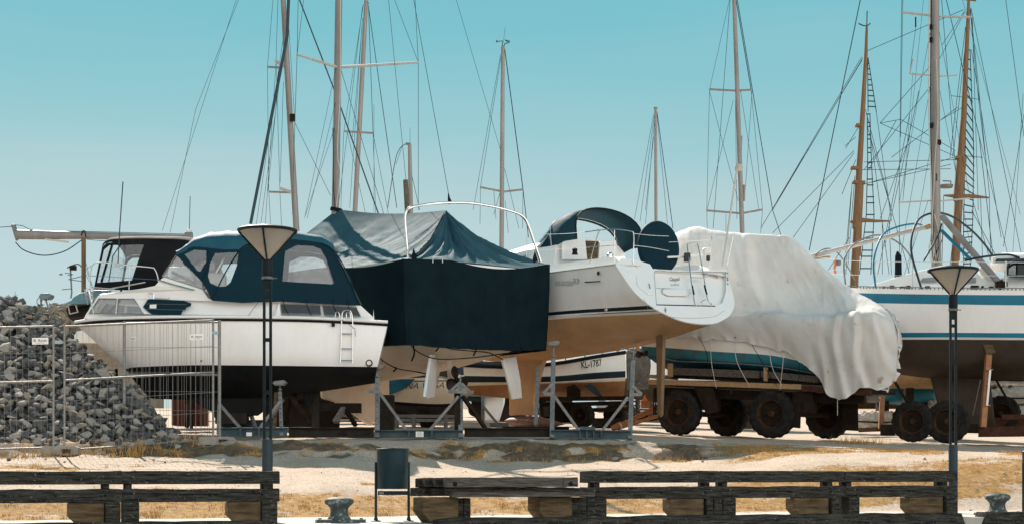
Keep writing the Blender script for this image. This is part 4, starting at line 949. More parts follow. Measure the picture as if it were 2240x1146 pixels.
MB().box(P(413, 521, YB), (.20, .12, .3)).build('heel', M['galv_lt'], rm, bevel=.02)
MB().box(P(413, 507, YB), (.12, .1, .10)).build('heel_box', M['white_pl'], rm, bevel=.01)
wire(rm, 'rope', crv([P(34, 530, YB), P(50, 546, YB), P(80, 557, YB), P(110, 558, YB), P(145, 548, YB), P(178, 526, YB)], 6), .014, M['rope'])
wire(rm, 'rope', crv([P(28, 492, YB), P(50, 495, YB), P(80, 505, YB), P(183, 507, YB), P(420, 513, YB)], 6), .008, M['rope'])
wire(rm, 'rope', [P(-40, 500, YB), P(26, 496, YB)], .009, M['rope'])
wire(rm, 'rope', crv([P(190, 524, YB), P(230, 527, YB), P(330, 526, YB)], 5), .007, M['rope'])

# radar scanner on a stand behind the stone heap
rr = thing('radar_scanner', 'grey radar scanner on a splayed tube stand rising behind the stone heap', 'radar scanner', P(98, 720, 36))
MB().prism([P(x, y, 35.85) for x, y in ((84, 648), (87, 643), (90, 641), (106, 640), (111, 643), (111, 647), (106, 653), (88, 654))], (0, .3, 0)).build('housing', mk('radar_grey', (.16, .23, .25), .45, var=4), rr, bevel=.04)
for a, b in (((90, 655), (86, 740)), ((100, 655), (126, 740)), ((88, 655), (92, 658))): MB().tube([P(*a, 36), P(*b, 36)], .02, 7).build('leg', M['galv'], rr)
wire(rr, 'cable', crv([P(86, 650, 36), P(81, 656, 36), P(82, 664, 36), P(89, 668, 36)], 4), .008, M['rope'])
MB().tube([P(95, 676, 36), P(95, 740, 36)], .025, 6).build('leg', M['galv'], rr)
# ================================================================ yacht under the dark cover
HC = V((-.574, .819, 0)); SC_ = V((.819, .574, 0)); LC = V((-2.42, 35.0, 0)); TC = LC + SC_ * 2.0
def C(t, a, z): return TC + HC * t + SC_ * a + Z * z     # a: + starboard
rcy = thing('sailing_yacht', 'cream-bottomed twin-rudder yacht mostly hidden under a dark teal cover', 'sailing yacht', (TC.x, TC.y, 1.55))
def cp(px, py, a=0): return RP(px, py, TC + SC_ * a, SC_)      # on a plane along the boat
def mirC(p):
    a = (p - TC).dot(SC_); return p - SC_ * 2 * a
def stc(t, rows): return [C(t + (r[2] if len(r) > 2 else 0), -r[0], r[1]) for r in rows]
GC = [stc(0, [(1.96, 5.6), (1.93, 4.6), (1.80, 3.95), (1.2, 3.72), (0, 3.66)]),
      stc(2, [(2.02, 5.66), (2.0, 4.6), (1.85, 3.8), (1.2, 3.42), (0, 3.28)]),
      stc(4.5, [(2.02, 5.75), (1.98, 4.65), (1.8, 3.75), (1.1, 3.25), (0, 3.05)]),
      stc(7, [(1.85, 5.9), (1.8, 4.75), (1.55, 3.8), (.9, 3.3), (0, 3.05)]),
      stc(9.5, [(1.25, 6.1), (1.2, 4.9), (.9, 3.9), (.5, 3.45), (0, 3.2)]),
      stc(12.4, [(.04, 6.35), (.04, 5.2, -.1), (.03, 4.4, -.3), (.02, 3.9, -.5), (0, 3.6, -.7)])]
wtop = mk('cream_topsides', (.70, .66, .60), .4, var=2, col2=(.6, .55, .48))
hull(rcy, GC, [('topsides', 0, 2, wtop), ('bottom', 2, 4, M['cream'])], mirror=mirC, transom=M['gel'], deck=M['gel2'])
kp = [(705, 836), (706, 870), (733, 877), (781, 908), (807, 928), (817, 929), (833, 880), (853, 874), (853, 826)]
n_ = V((.42, -.907, 0)); kc = C(7, 0, 0)
MB().prism([RP(x, y, kc, n_) for x, y in kp], -n_ * .26).build('keel', M['cream'], rcy, bevel=.06)
def rudder(px, lean, a):
    top = C(.25, a, 3.72); return top
for (pl, sgn) in (([(944, 776), (972, 768), (962, 815), (950, 868), (938, 871), (931, 867), (936, 830)], -1), ([(1100, 785), (1129, 777), (1139, 830), (1143, 870), (1123, 873), (1112, 830)], 1)):
    q = C(.5, sgn * 1.0, 3.5); nn = (SC_ * .80 - HC * .6).normalized() if sgn < 0 else (SC_ * .55 - HC * .83).normalized()
    MB().prism([RP(x, y, q, nn) for x, y in pl], nn * -.07).build('rudder', M['gel'], rcy, bevel=.02)
pc = cp(998, 830); propeller(rcy, pc, -HC, .34, a0=.75)
MB().tube([pc, pc + HC * 1.9 + Z * .28], .025, 8).build('shaft', M['steel'], rcy)
MB().bar(pc + HC * .25 + Z * .02, pc + HC * .35 + Z * .6, .14, .03, up=HC).build('shaft_bracket', M['cream'], rcy)
# stainless arch over the stern
AL = lambda px, py, f: P(px, py, lerp(35.15, 37.2, f))
MB().tube(crv([AL(893, 568, 0), AL(888, 510, 0), AL(886, 478, 0), AL(889, 463, .01), AL(900, 454, .03), AL(940, 447, .2), AL(985, 444, .35), AL(1030, 445, .5), AL(1085, 454, .7), AL(1128, 466, .85), AL(1147, 478, .92), AL(1158, 500, .96), AL(1170, 535, .98), AL(1183, 574, 1)], 6), .032, 8).build('stern_arch', M['steel'], rcy)
wire(rcy, 'backstay_end', [P(985, 446, 36.8), P(982, 434, 36.8), P(981, 424, 36.8)], [.06, .03, .012], M['rope'], 7)
MB().tube([P(880, 567, 35.2), P(892, 566, 35.1), P(893, 545, 35.1)], .02, 6).build('arch_foot', M['steel'], rcy)
MB().tube([P(947, 575, 35.2), P(947, 563, 35.2), P(968, 563, 35.3), P(968, 575, 35.3)], .012, 6).build('grab_rail', M['white_pl'], rcy)
# mast
tm = 7.15; MCb = C(tm, 0, 0); ym = MCb.y
MB().tube([P(733, 470, ym), P(735, 400, ym), P(741, 0, ym), P(744, -220, ym)], [.105, .105, .10, .09], 14).build('mast', M['alu'], rcy, smooth=60)
MB().tube([P(735, 462, ym - .05), P(736, 456, ym - .05)], .17, 12).build('mast_collar', M['rope'], rcy)
tl = P(650, 120, 40.0); tr = P(915, 137, 42.4); mm = P(739.5, 148, ym)
for e in (tl, tr):
    MB().tube([mm, e], [.045, .032], 8).build('spreader', M['alu_w'], rcy)
dn = lambda t, a: C(t, a, 5.9)
for a, b, r in ((tl, P(655, -150, 41), .009), (tl, P(700, -300, ym), .008), (tl, P(643, 330, 40.0), .009), (P(643, 330, 40), P(640, 470, 40.2), .008), (P(643, 265, 40), P(723, 428, 41), .008),
                (tr, P(905, -60, 42.4), .009), (tr, P(915, 460, 42.0), .009), (tr, P(840, -60, 42), .008), (P(905, 0, 38), P(984, 440, 36.8), .009), (P(850, 0, 41), P(888, 395, 41), .008),
                (P(741, 120, ym), P(668, 470, 40.6), .007), (P(740, 200, ym), P(672, 478, 41), .007), (P(742, 250, ym), P(666, 478, 41.4), .007), (P(742, 140, ym), P(840, 470, 43), .009)):
    stay(rcy, a, b, r)
wire(rcy, 'halyard', crv([P(745, 0, ym - .15), P(744, 200, ym - .15), P(738, 330, ym - .16), P(744, 380, ym - .2), P(735, 455, ym - .15)], 6), .012, M['wire_lt'])
wire(rcy, 'halyard', crv([P(728, 280, ym - .15), P(729, 350, ym - .16), P(729, 400, ym - .2), P(733, 455, ym - .15)], 6), .011, M['rope'])

# the cover itself
rcv = thing('boat_cover', 'dark teal tent-like tarpaulin laced over the twin-rudder yacht, its skirt hanging nearly black', 'boat cover', (TC.x, TC.y, 5.5))
def eave(s):
    """s: 0..1 port from bow to stern corner, 1..2 across the stern, 2..3 starboard from stern to bow -> t, a, z"""
    if s <= 1:
        t = (1 - s) * 10.8; a = -tab([(0, 1.98), (2, 2.05), (4.5, 2.06), (7, 1.86), (9.5, 1.24), (10.8, .8)], t)
        return t, a, 5.58 + .055 * t - .10 * math.sin(math.pi * min(1, t / 3.4)) * (t < 3.4)
    if s <= 2:
        f = s - 1; return 0, -1.98 + 3.96 * f, lerp(5.58, 5.78, f) - .17 * math.sin(math.pi * ((f - .28) / .72)) * (f > .28) + .0
    t = (s - 2) * 10.8; a = tab([(0, 1.98), (2, 2.05), (4.5, 2.06), (7, 1.86), (9.5, 1.24), (10.8, .8)], t); return t, a, 5.78 + .035 * t
RZ = [(2.2, 7.26), (4, 7.50), (7.1, 7.93), (9.6, 7.35), (12, 6.9)]
def ridge(s):
    t, a, z = eave(s); t = max(2.2, t); return C(t, .46 * max(0, 1 - (t - 2.2) / 4.5), tab(RZ, t) - .10 * math.sin(math.pi * max(0, min(1, (t - 2.2) / 4.9))))
ss_ = [i / 68 * .999 for i in range(44)] + [i / 130 for i in range(85, 130)] + [.999] + [1 + i / 90 for i in range(91)] + [2 + i / 30 for i in range(1, 31)]
G = []
for s in ss_:
    t, a, z = eave(s); e = C(t, a, z); r = ridge(s); row = []
    st_ = 1 < s < 2
    for j in range(41):
        v = j / 40; p = lerp(r, e, v)
        sag = (.30 if st_ else .24) * math.sin(math.pi * v ** .85); p -= Z * sag
        if st_:
            f = s - 1
            fo = 1 - 2 * abs(((f * 7.5 + .35 * noise.noise((f * 6, v * 1.5, 1))) % 1) - .5)
            w = (.16 * (fo ** 1.8 - .35) + .11 * noise.noise((f * 13, v * 2.0, 4)) + .03 * noise.noise((f * 40, v * 3.0, 14))) * math.sin(math.pi * min(1, v * 1.05)) * (.6 + .6 * noise.noise((f * 5, v * 2, 6)))
            p += -HC * w * .8 + Z * w * .6
        else:
            w = .05 * noise.noise((t * 1.2 - v * 2.4, v * 1.2, 3)) + .055 * (.5 - abs(noise.noise((t * 2.6 - v * 5.5, v * .9, 8)))) + .035 * (.5 - abs(noise.noise((t * 6.5 - v * 13, v * 1.2, 5)))) + .012 * noise.noise((t * 18 - v * 30, v * 2, 15))
            p += (SC_ * (-1 if a < 0 else 1) + Z).normalized() * w * math.sin(math.pi * v) * 1.3
        row.append(p)
    G.append(row)
MB().grid(G).build('cover_top', M['navy_top'], rcv, smooth=70)
# skirt
G = []
for s in [i / 60 for i in range(14, 61)] + [1 + i / 64 for i in range(65)] + [2 + i / 30 for i in range(1, 16)]:
    t, a, z = eave(s); row = []
    zb = 3.60 + (.045 * t if s < 1 else 0) + (.06 * (s - 1) - .05 * math.sin(math.pi * (s - 1)) + .02 * noise.noise((s * 9, 2, 2)) if 1 < s <= 2 else .06 if s > 2 else .025 * noise.noise((s * 12, 2, 2)))
    for j in range(15):
        v = j / 14; q = C(t, a * (1.012 - .03 * v * v - (.03 * v if s > 1.9 else 0)), lerp(z + .0, zb, v))
        o_ = (-HC if 1 < s < 2 else SC_ * (-1 if a < 0 else 1))
        w = .03 * noise.noise((s * 16, v * .8, 2)) * v + .03 * noise.noise((s * 45, v * 1.1, 4)) * (.3 + v) + .018 * v * math.sin(s * 60 + 2 * noise.noise((s * 9, 0, 0)))
        row.append(q + o_ * (w + .10))
    G.append(row)
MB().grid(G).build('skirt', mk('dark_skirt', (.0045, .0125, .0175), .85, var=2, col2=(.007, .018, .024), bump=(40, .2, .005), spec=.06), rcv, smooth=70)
hem = [r[-1] for r in G]
MB().tube([p for p in hem], .014, 5).build('hem', M['rope'], rcv)
for f in (.0, .06, .35, .62, .93):
    t, a, z = eave(1 + f); MB().tube(crv([C(0, a, z - .02 * k) - HC * .05 + Z * (-k * .45) for k in range(5)], 3), .008, 4).build('seam', M['rope'], rcv)
# stripes of shaded seam on the top: rope straps and corner tabs
wire(rcv, 'tie_strap', crv([C(2.2, .4, 7.18), C(1.0, -.8, 6.2), C(.1, -1.7, 5.68)], 6), .02, M['rope'])
for (x, y, Y) in ((900, 560, 35.1), (1165, 566, 37.0)):
    MB().prism([P(x, y, Y), P(x + 5, y - 18, Y), P(x + 12, y + 4, Y), P(x + 2, y + 10, Y)], (0, .03, 0)).build('corner_tab', M['rope'], rcv)
for k, pts in enumerate(([(820, 770), (840, 790), (870, 806), (905, 812), (938, 818)], [(900, 756), (915, 770), (945, 783), (975, 786), (1030, 783), (1085, 776), (1140, 768)], [(958, 752), (985, 763), (1030, 768), (1070, 772), (1100, 787)])):
    wire(rcv, 'lacing', crv([cp(x, y, -1.7 + 1.2 * (x > 905) * min(1, (x - 890) / 130)) - V((0, .15, 0)) for x, y in pts], 6), .013, M['rope'])
for (x, y0, y1) in ((905, 756, 790), (958, 750, 768), (1040, 750, 778), (1140, 748, 770), (865, 803, 812)):
    wire(rcv, 'tie', crv([cp(x, y0, -1.6 + 2.6 * max(0, (x - 890) / 290)) - V((0, .12, 0)), cp(x + 2, (y0 + y1) / 2, -1.6 + 2.6 * max(0, (x - 890) / 290)) - V((0, .12, 0)), cp(x - 4, y1, -1.6 + 2.6 * max(0, (x - 890) / 290)) - V((0, .12, 0))], 4), .02, M['rope'])

# cradle below it
rc2 = thing('boat_cradle', 'steel boat cradle with a white plate on its front beam, under the twin-rudder yacht', 'cradle', gp(920, 33.4), 'steel cradles under the boats')
yc = 33.2
ib = ibeam(rc2, P(821, 957, yc), P(1012, 957, yc), .17, .18)
pl_ = MB().box(P(918, 949, yc - .1), (.17, .012, .12)).build('plate', M['white_pl'], ib)
for k in range(5): MB().box(P(918, 945 + k * 2.0, yc - .107), (.13 if k % 2 else .10, .004, .006)).build('print_line', M['ink_gr'], pl_)
for x in (895, 945): MB().box(P(x, 949, yc - .02), (.05, .16, .155)).build('stiffener', M['gal_beam'], ib)
cradle_post(rc2, P(825, 957, yc), P(826, 803, yc + .5), .105)
cradle_post(rc2, P(1008, 957, yc), P(1007, 822, yc + .6), .105, pad=False)
MB().bar(P(1001, 940, yc + .12), P(1000, 855, yc + .12), .13, .10, up=V((0, 1, 0))).build('upright', M['chassis'], rc2)
for a, b in (((830, 858), (888, 938)), ((1003, 866), (940, 940)), ((812, 856), (826, 838)), ((984, 856), (1006, 836)), ((1010, 838), (1030, 858))):
    MB().bar(P(*a, yc - .04), P(*b, yc - .04), .075, .06).build('brace', M['galv'], rc2)
MB().bar(P(1012, 866, yc + .3), P(1062, 936, yc + .6), .09, .07).build('brace', M['chassis'], rc2)
for a, b in (((801, 855), (828, 855)), ((981, 856), (1012, 856)), ((1012, 857), (1036, 857))): MB().bar(P(*a, yc - .03), P(*b, yc - .03), .06, .07).build('bracket', M['galv'], rc2)
ib3 = ibeam(rc2, P(1016, 955, yc + .3), P(1206, 955, yc + .3), .20, .2, mat='dark_beam')
MB().box(P(845, 902, 36.5), (.38, .4, .85)).build('keel_block', M['dark_beam'], rc2, bevel=.02)
MB().box(P(735, 892, 39), (1.3, .3, .25)).build('keel_block', M['dark_beam'], rc2)
MB().box(P(720, 922, 39), (.5, .4, .55)).build('keel_block', M['chassis'], rc2)
MB().bar(P(733, 922, 38.3), P(752, 892, 38.6), .13, .10).build('brace', M['galv_lt'], rc2)
MB().bar(P(756, 895, 38.6), P(778, 930, 38.3), .10, .08).build('brace', M['chassis'], rc2)

# ================================================================ white yacht with gold bottom, stern towards us
HD = V((-.602, .799, 0)); SD = V((.799, .602, 0)); TD = V((2.4545, 36.0, 0)) + SD * 1.9
def D(t, a, z): return TD + HD * t + SD * a + Z * z
def dp(px, py, a=0): return RP(px, py, TD + SD * a, SD)
def mirD(p): a = (p - TD).dot(SD); return p - SD * 2 * a
rd = thing('sailing_yacht', 'white yacht with gold-brown bottom, open transom towards the camera and a navy wheel cover', 'sailing yacht', (TD.x, TD.y, 1.55))
def std(t, rows): return [D(t + (r[2] if len(r) > 2 else 0), -r[0], r[1]) for r in rows]
GD = [std(0, [(1.88, 5.58), (1.69, 4.95, -.42), (1.36, 4.60, -.65), (1.24, 4.52, -.70), (1.02, 4.42, -.77), (.55, 4.27, -.87), (0, 4.22, -.92)]),
      std(2, [(1.95, 5.62), (1.94, 5.05), (1.87, 4.66), (1.84, 4.58), (1.78, 4.48), (1.1, 4.0), (0, 3.84)]),
      std(4.5, [(1.92, 5.68), (1.90, 5.08), (1.82, 4.70), (1.78, 4.62), (1.72, 4.52), (1.0, 3.92), (0, 3.68)]),
      std(7, [(1.50, 5.8), (1.44, 5.15), (1.33, 4.75), (1.29, 4.67), (1.22, 4.57), (.7, 4.0), (0, 3.75)]),
      std(10, [(.05, 5.95), (.04, 5.3, -.05), (.04, 4.9, -.12), (.03, 4.8, -.15), (.03, 4.7, -.2), (.02, 4.3, -.35), (0, 4.1, -.5)])]
SD_, TD_, oD = hull(rd, GD, [('topsides', 0, 2, M['gel']), ('stripe', 2, 3, M['navy_stripe']), ('boot_top', 3, 4, M['gel']), ('bottom', 4, 6, M['bronze'])], mirror=mirD)
MB().tube([lerp(r[3 * 4], r[4 * 4], .35) + V((-.006, -.006, 0)) for r in SD_], .012, 5).build('stripe', M['navy_stripe'], rd)
MB().tube([r[0] + V((0, 0, .02)) for r in SD_], .022, 6).build('toe_rail', M['alu_w'], rd)
# transom: raked frame with a recess
RK = .92 / 1.38
def tp(a, z, off=0): return D(-(5.58 - z) * RK - off, a, z)
nT = (SD.cross((tp(0, 5) - tp(0, 5.5)).normalized())).normalized()
if nT.y > 0: nT = -nT
def tpx(px, py, off=0): return RP(px, py, tp(0, 5) + nT * off, nT)
edge = [(-1.88, 5.58), (-1.69, 4.95), (-1.36, 4.60), (-1.02, 4.42), (-.55, 4.27), (0, 4.22), (.55, 4.27), (1.02, 4.42), (1.36, 4.60), (1.69, 4.95), (1.88, 5.58)]
edge = [(a, z) for a, z in [(p.x, p.y) for p in crv([(a, z, 0) for a, z in edge], 4)]]
def az(px, py):
    q = tpx(px, py); return ((q - TD).dot(SD), q.z)
topc = [az(1590, 590), az(1500, 592), az(1428, 588), az(1422, 578), az(1385, 566), az(1360, 565)]
edge2 = edge + topc
hole = [az(*p) for p in ((1432, 592), (1500, 594), (1588, 594), (1587, 640), (1580, 662), (1564, 670), (1436, 667))]
MB().holed(edge2, [hole], lambda a, z: tp(a, z), off=nT * -.03).build('transom', M['gel2'], rd, smooth=None)
dep = -.10
MB().holed(hole, [], lambda a, z: tp(a, z) + nT * dep).build('transom_door', M['gel2'], rd, smooth=None)
mb = MB(); n = len(hole); vs = [tp(*p) for p in hole] + [tp(*p) + nT * dep for p in hole]; mb.add(vs, [(i, (i + 1) % n, n + (i + 1) % n, n + i) for i in range(n)]); mb.build('door_reveal', M['gel2'], rd, smooth=None)
td = MB().tube([tpx(1436, 666, -.09), tpx(1564, 669, -.09)], .014, 5).build('door_gap', M['black_pl'], rd)
MB().tube([tpx(1431, 594, .003), tpx(1436, 666, .003)], .006, 5).build('door_gap', M['ink_gr'], rd)
MB().tube([tpx(1436, 630, -.095), tpx(1515, 633, -.095)], .006, 5).build('panel_line', M['ink_gr'], rd)
MB().prism([tpx(x, y, -.07) for x, y in ((1448, 633), (1514, 633), (1513, 641), (1500, 648), (1460, 647), (1449, 641))], nT * .03).build('step', M['gel2'], rd, bevel=.015)
MB().tube([tpx(1449, 631, -.07), tpx(1513, 632.5, -.07)], .008, 5).build('panel_line', M['ink'], rd)
MB().tube(crv([tpx(x, y, .004) for x, y in ((1408, 652), (1425, 683), (1460, 692), (1510, 695), (1560, 692), (1585, 678))], 6), .004, 5).build('panel_line', M['ink_gr'], rd)
# port locker lid on the quarter
lk = [(1392, 605), (1396, 601), (1428, 600), (1430, 640), (1428, 646), (1418, 645), (1400, 632), (1393, 622)]
MB().prism([tpx(x, y, .004) for x, y in lk], nT * .012).build('locker_lid', M['gel2'], rd, bevel=.006)
MB().lathe([(0, 0), (.11, 0), (.10, .012), (0, .02)], tpx(1380, 598, .0), nT, n=24).build('shower_cover', M['gel2'], rd)
MB().tube([tpx(1420, 620, .03), tpx(1422, 630, .03)], .012, 6).build('latch', M['galv_lt'], rd)
MB().prism([tpx(x, y, .006) for x, y in ((1455, 671), (1458, 677), (1456, 684), (1453, 678))], nT * .004).build('badge', M['ink_gr'], rd)
e1 = (tpx(1500, 600) - tpx(1450, 600)).normalized(); e2 = (tpx(1465, 590) - tpx(1467, 640)).normalized()
text('Cacapeli', 'lettering', M['ink_br'], rd, tpx(1465, 614, -.09), e1, e2, .36, shear=.3, height=.19)
text('KLAIPĖDA', 'lettering', M['ink_gr'], rd, tpx(1467, 624.5, -.09), e1, e2, .30, height=.085)
for k, (y, m) in enumerate(((597, 'pole_base'), (603, 'ink_gr'), (608, 'red'), (612, 'rust'), (616, 'ink_gr'), (621, 'rust'))):
    MB().lathe([(0, 0), (.028 if k in (0, 2, 3, 5) else .012, 0), (.02 if k in (0, 2, 3, 5) else .01, .003), (0, .003)], tpx(1590.5 + k * .3, y, .004), nT, n=8).build('sticker', M[m], rd)
# side lettering and fittings
def sd(px, py, off=.0):
    """point on the port topside"""
    q = RP(px, py, D(1.2, -1.93 - off, 5), (SD * -1 + HD * .01)); return q
xs_ = (sd(1300, 610) - sd(1220, 610)).normalized()
text('SUN ODYSSEY', 'lettering', M['ink_gr'], rd, sd(1213, 621, .03), xs_, Z, .77, height=.075)
text('33', 'lettering', M['ink_gr'], rd, sd(1254, 620, .03), xs_, Z, .22, height=.13)
text('i', 'lettering', M['ink_gr'], rd, sd(1267, 615.5, .03), xs_, Z, .012, height=.07)
text('Performance', 'lettering', M['ink_gr'], rd, sd(1214, 624.5, .03), xs_, Z, .72, height=.045)
MB().bar(sd(1279, 617, .028), sd(1313, 615, .028), .006, .028).build('side_window', M['ink'], rd)
MB().bar(sd(1199, 620, .028), sd(1205, 620, .028), .006, .028).build('side_window', M['ink'], rd)
MB().lathe([(0, 0), (.05, 0), (.05, .01), (0, .012)], sd(1309, 597.5, .015), -SD, n=16).build('vent', M['ink'], rd)
MB().lathe([(.02, 0), (.05, 0), (.05, .02), (.03, .03), (.028, .005), (0, .005)], sd(1326, 677, .0), -SD, n=16).build('exhaust', M['steel'], rd)
# deck mouldings: side deck + coamings + cockpit
def deckgrid(t0, t1, a0, a1, z0, z1, name='deck', mat='gel2'):
    MB().grid([[D(t, a, lerp(z0, z1, (t - t0) / (t1 - t0)) if True else 0) for a in (a0, (a0 + a1) / 2, a1)] for t in [lerp(t0, t1, i / 6) for i in range(7)]]).build(name, M[mat], rd)
MB().grid([[SD_[i][0] + Z * .02, lerp(SD_[i][0], TD_[i][0], .22) + Z * .05] for i in range(0, len(SD_))]).grid([[TD_[i][0] + Z * .02, lerp(TD_[i][0], SD_[i][0], .22) + Z * .05] for i in range(0, len(SD_))]).build('side_deck', M['gel2'], rd)
for s in (-1, 1):
    mb = MB(); pr = [(1.62, 5.55), (1.55, 5.86), (1.25, 5.9), (1.12, 5.55)]
    G = [[D(t, s * a, z + .02 * t - (.28 * (1 - ss(0, .5, t)) if z > 5.7 else 0)) for a, z in pr] for t in (-.02, .15, .4, .8, 2.0, 3.2)]
    mb.grid(G).build('cockpit_coaming', M['gel2'], rd, smooth=60)
    mb = MB(); mb.box(D(1.6, s * .95, 5.35), (.01, .01, .01)).build('cleat', M['steel'], rd)
MB().grid([[D(t, a, 5.02) for a in (-1.1, 1.1)] for t in (0.1, 3.2)]).build('cockpit_sole', M['gel2'], rd)
for s in (-1, 1): MB().box(D(1.9, s * .85, 5.25), (2.4, .55, .42), M=Matrix((HD, SD, Z)).transposed()).build('cockpit_bench', M['gel2'], rd, bevel=.03)
# coachroof forward of cockpit
pr = [(1.30, 5.66), (1.18, 6.42), (.95, 6.6), (0, 6.70), (-.95, 6.6), (-1.18, 6.42), (-1.30, 5.66)]
G = []
for t, w, h in ((3.15, 1, 1), (4.5, 1, 1), (6, .86, .9), (7.4, .6, .55), (8.0, .45, .15)): G.append([D(t, a * w, 5.66 + .02 * t + (z - 5.66) * h) for a, z in pr])
mb = MB().grid(G); mb.add(G[0], [tuple(range(7))]); cr = mb.build('coachroof', M['gel2'], rd, smooth=40)
MB().prism([D(4.3, -1.27, 6.12), D(6.3, -1.07, 6.10), D(6.3, -1.05, 6.26), D(4.3, -1.24, 6.36)], -SD * .02).build('coachroof_window', M['greyglass'], cr)
bkp = lambda x, y: RP(x, y, D(3.0, 0, 0), HD)
MB().prism([bkp(*q) for q in ((1279, 527), (1309, 528), (1306, 568), (1284, 568))], -HD * .02).build('companionway', M['wood_br'], rd)
for pl in (((1228, 523), (1278, 523), (1283, 568), (1228, 568)), ((1310, 530), (1346, 526), (1352, 568), (1307, 568))): MB().prism([bkp(*q) for q in pl], -HD * .04).build('bulkhead', M['gel2'], rd, bevel=.01)
for a in (-1.2, 1.0): MB().lathe([(0, 0), (.09, 0), (.07, .08), (.075, .16), (.04, .2), (0, .2)], D(1.0 + (a > 0) * .3, a, 5.85), n=14).build('winch', M['steel'], rd)
MB().lathe([(0, 0), (.08, 0), (.06, .07), (.07, .14), (.04, .17), (0, .17)], D(2.6, -1.0, 6.2), n=14).build('winch', M['black_pl'], rd)
# spray hood
SHm = M['navy']
def hoop(t, zt, w, zb, n=16, f=.55): return [D(t + .25 * math.sin(math.pi * k / n), -w * math.cos(math.pi * k / n) * (1 + .06 * math.sin(math.pi * k / n)), zb + (zt - zb) * math.sin(math.pi * k / n) ** f) for k in range(n + 1)]
ha = hoop(2.35, 7.48, 1.14, 6.55, f=.62); hm = hoop(3.35, 7.37, 1.16, 6.45, f=.54); hf = hoop(4.55, 6.45, 1.15, 6.15, f=.6)
hms = [lerp(a, b, .5) + Z * .06 for a, b in zip(ha, hm)]
sp = MB().grid([ha, hms, hm]).build('spray_hood', mk('teal_canvas_hood', (.010, .045, .065), .75, var=3, col2=(.016, .058, .08), bump=(12, .3, .01), spec=.14), rd, smooth=60, solid=.015)
n = 17
def fp(k, v): return lerp(hm[k], hf[k], v)
mbf = MB(); mbw = MB()
for k in range(16):
    for v0, v1 in ((0, .06), (.06, .9), (.9, 1)):
        win = v0 == .06 and k not in (0, 4, 15)
        (mbw if win else mbf).add([fp(k, v0), fp(k + 1, v0), fp(k + 1, v1), fp(k, v1)], [(0, 1, 2, 3)])
mbf.build('hood_panel', SHm, sp, smooth=60, solid=.012); mbw.build('hood_window', M['vinyl'], sp, smooth=60)
for h in (ha, hm): MB().tube(h, .02, 6).build('hood_bow', M['black_pl'] if h is ha else M['steel'], sp)
MB().grid([[hm[0], hm[1], hm[2]], [hf[0], lerp(hf[0], hm[1], .4), lerp(hf[1], hm[2], .6)]]).build('hood_window', M['vinyl'], sp)
# wheel cover, pedestal
wc = D(.55, .02, 6.22)
Mb = MB().lathe([(0, -.10), (.60, -.10), (.66, -.06), (.67, 0), (.64, .06), (.58, .075), (0, .085)], wc, -HD, n=40).build('wheel_cover', M['navy'], rd, smooth=50)
MB().bar(D(.7, .02, 5.0), D(.7, .02, 6.2), .18, .14).build('pedestal', M['gel2'], rd, bevel=.02)
# rails
def tb(pts, r=.0125, nm='push_pit', m='steel'): return MB().tube(crv(pts, 5), r, 7).build(nm, M[m], rd)
yp = lambda x: lerp(36.4, 38.4, (x - 1345) / 250)
tb([P(1290, 577, 37.2), P(1298, 545, 37.1), P(1308, 512, 36.95), P(1311, 505, 36.9), P(1307, 502, 36.9)])
tb([P(1280, 508, 37.2), P(1311, 504, 36.9), P(1345, 502, 36.5), P(1378, 506, 36.5), P(1386, 512, 36.5), P(1386, 545, 36.4), P(1385, 578, 36.4)])
tb([P(1344, 504, 36.5), P(1344, 577, 36.3)]); tb([P(1283, 541, 37.2), P(1345, 537, 36.4)], .009)
tb([P(1550, 602, 38.2), P(1556, 530, 38.2), P(1562, 516, 38.2), P(1600, 515, 38.6), P(1603, 519, 38.6), P(1590, 582, 38.5)])
for y0, y1 in ((511, 517), (537, 549)):
    tb([P(1386, y0, 36.5), P(1420, y0 + 4, 37), P(1463, y1, 37.4)], .007, 'lifeline', 'white_pl')
tb([P(1463, 530, 37.4), P(1510, 528, 37.9), P(1557, 524, 38.2)], .007, 'lifeline', 'white_pl')
tb([P(1160, 513, 39.3), P(1230, 512, 38.3), P(1280, 508, 37.2)], .006, 'lifeline', 'white_pl'); tb([P(1180, 547, 39.0), P(1230, 545, 38.2), P(1290, 541, 37.2)], .006, 'lifeline', 'white_pl')
tb([P(1152, 575, 39.4), P(1152, 513, 39.4)], .012, 'stanchion')
# stern ladder
ly = lambda x: .06
def lx(x, y, o=.07): return tpx(x, y, o)
tb([lx(1524, 668, .02), lx(1520, 665), lx(1518, 655), lx(1512, 615), lx(1506, 560), lx(1503, 537), lx(1507, 533), lx(1522, 534), lx(1527, 538), lx(1534, 575), lx(1541, 615), lx(1548, 655), lx(1556, 664), lx(1557, 668, .02)], .0135, 'stern_ladder')
for a, b in (((1514, 625), (1518, 643)), ((1541, 624), (1546, 643))): MB().tube([lx(*a), lx(*b)], .024, 8).build('ladder_grip', M['black_pl'], rd)
MB().bar(lx(1513, 606.5), lx(1541, 607), .06, .02).build('ladder_rung', M['wire_lt'], rd)
tb([lx(1532, 668, .02), lx(1534, 660), lx(1545, 655), lx(1556, 668)], .010, 'ladder_rung')
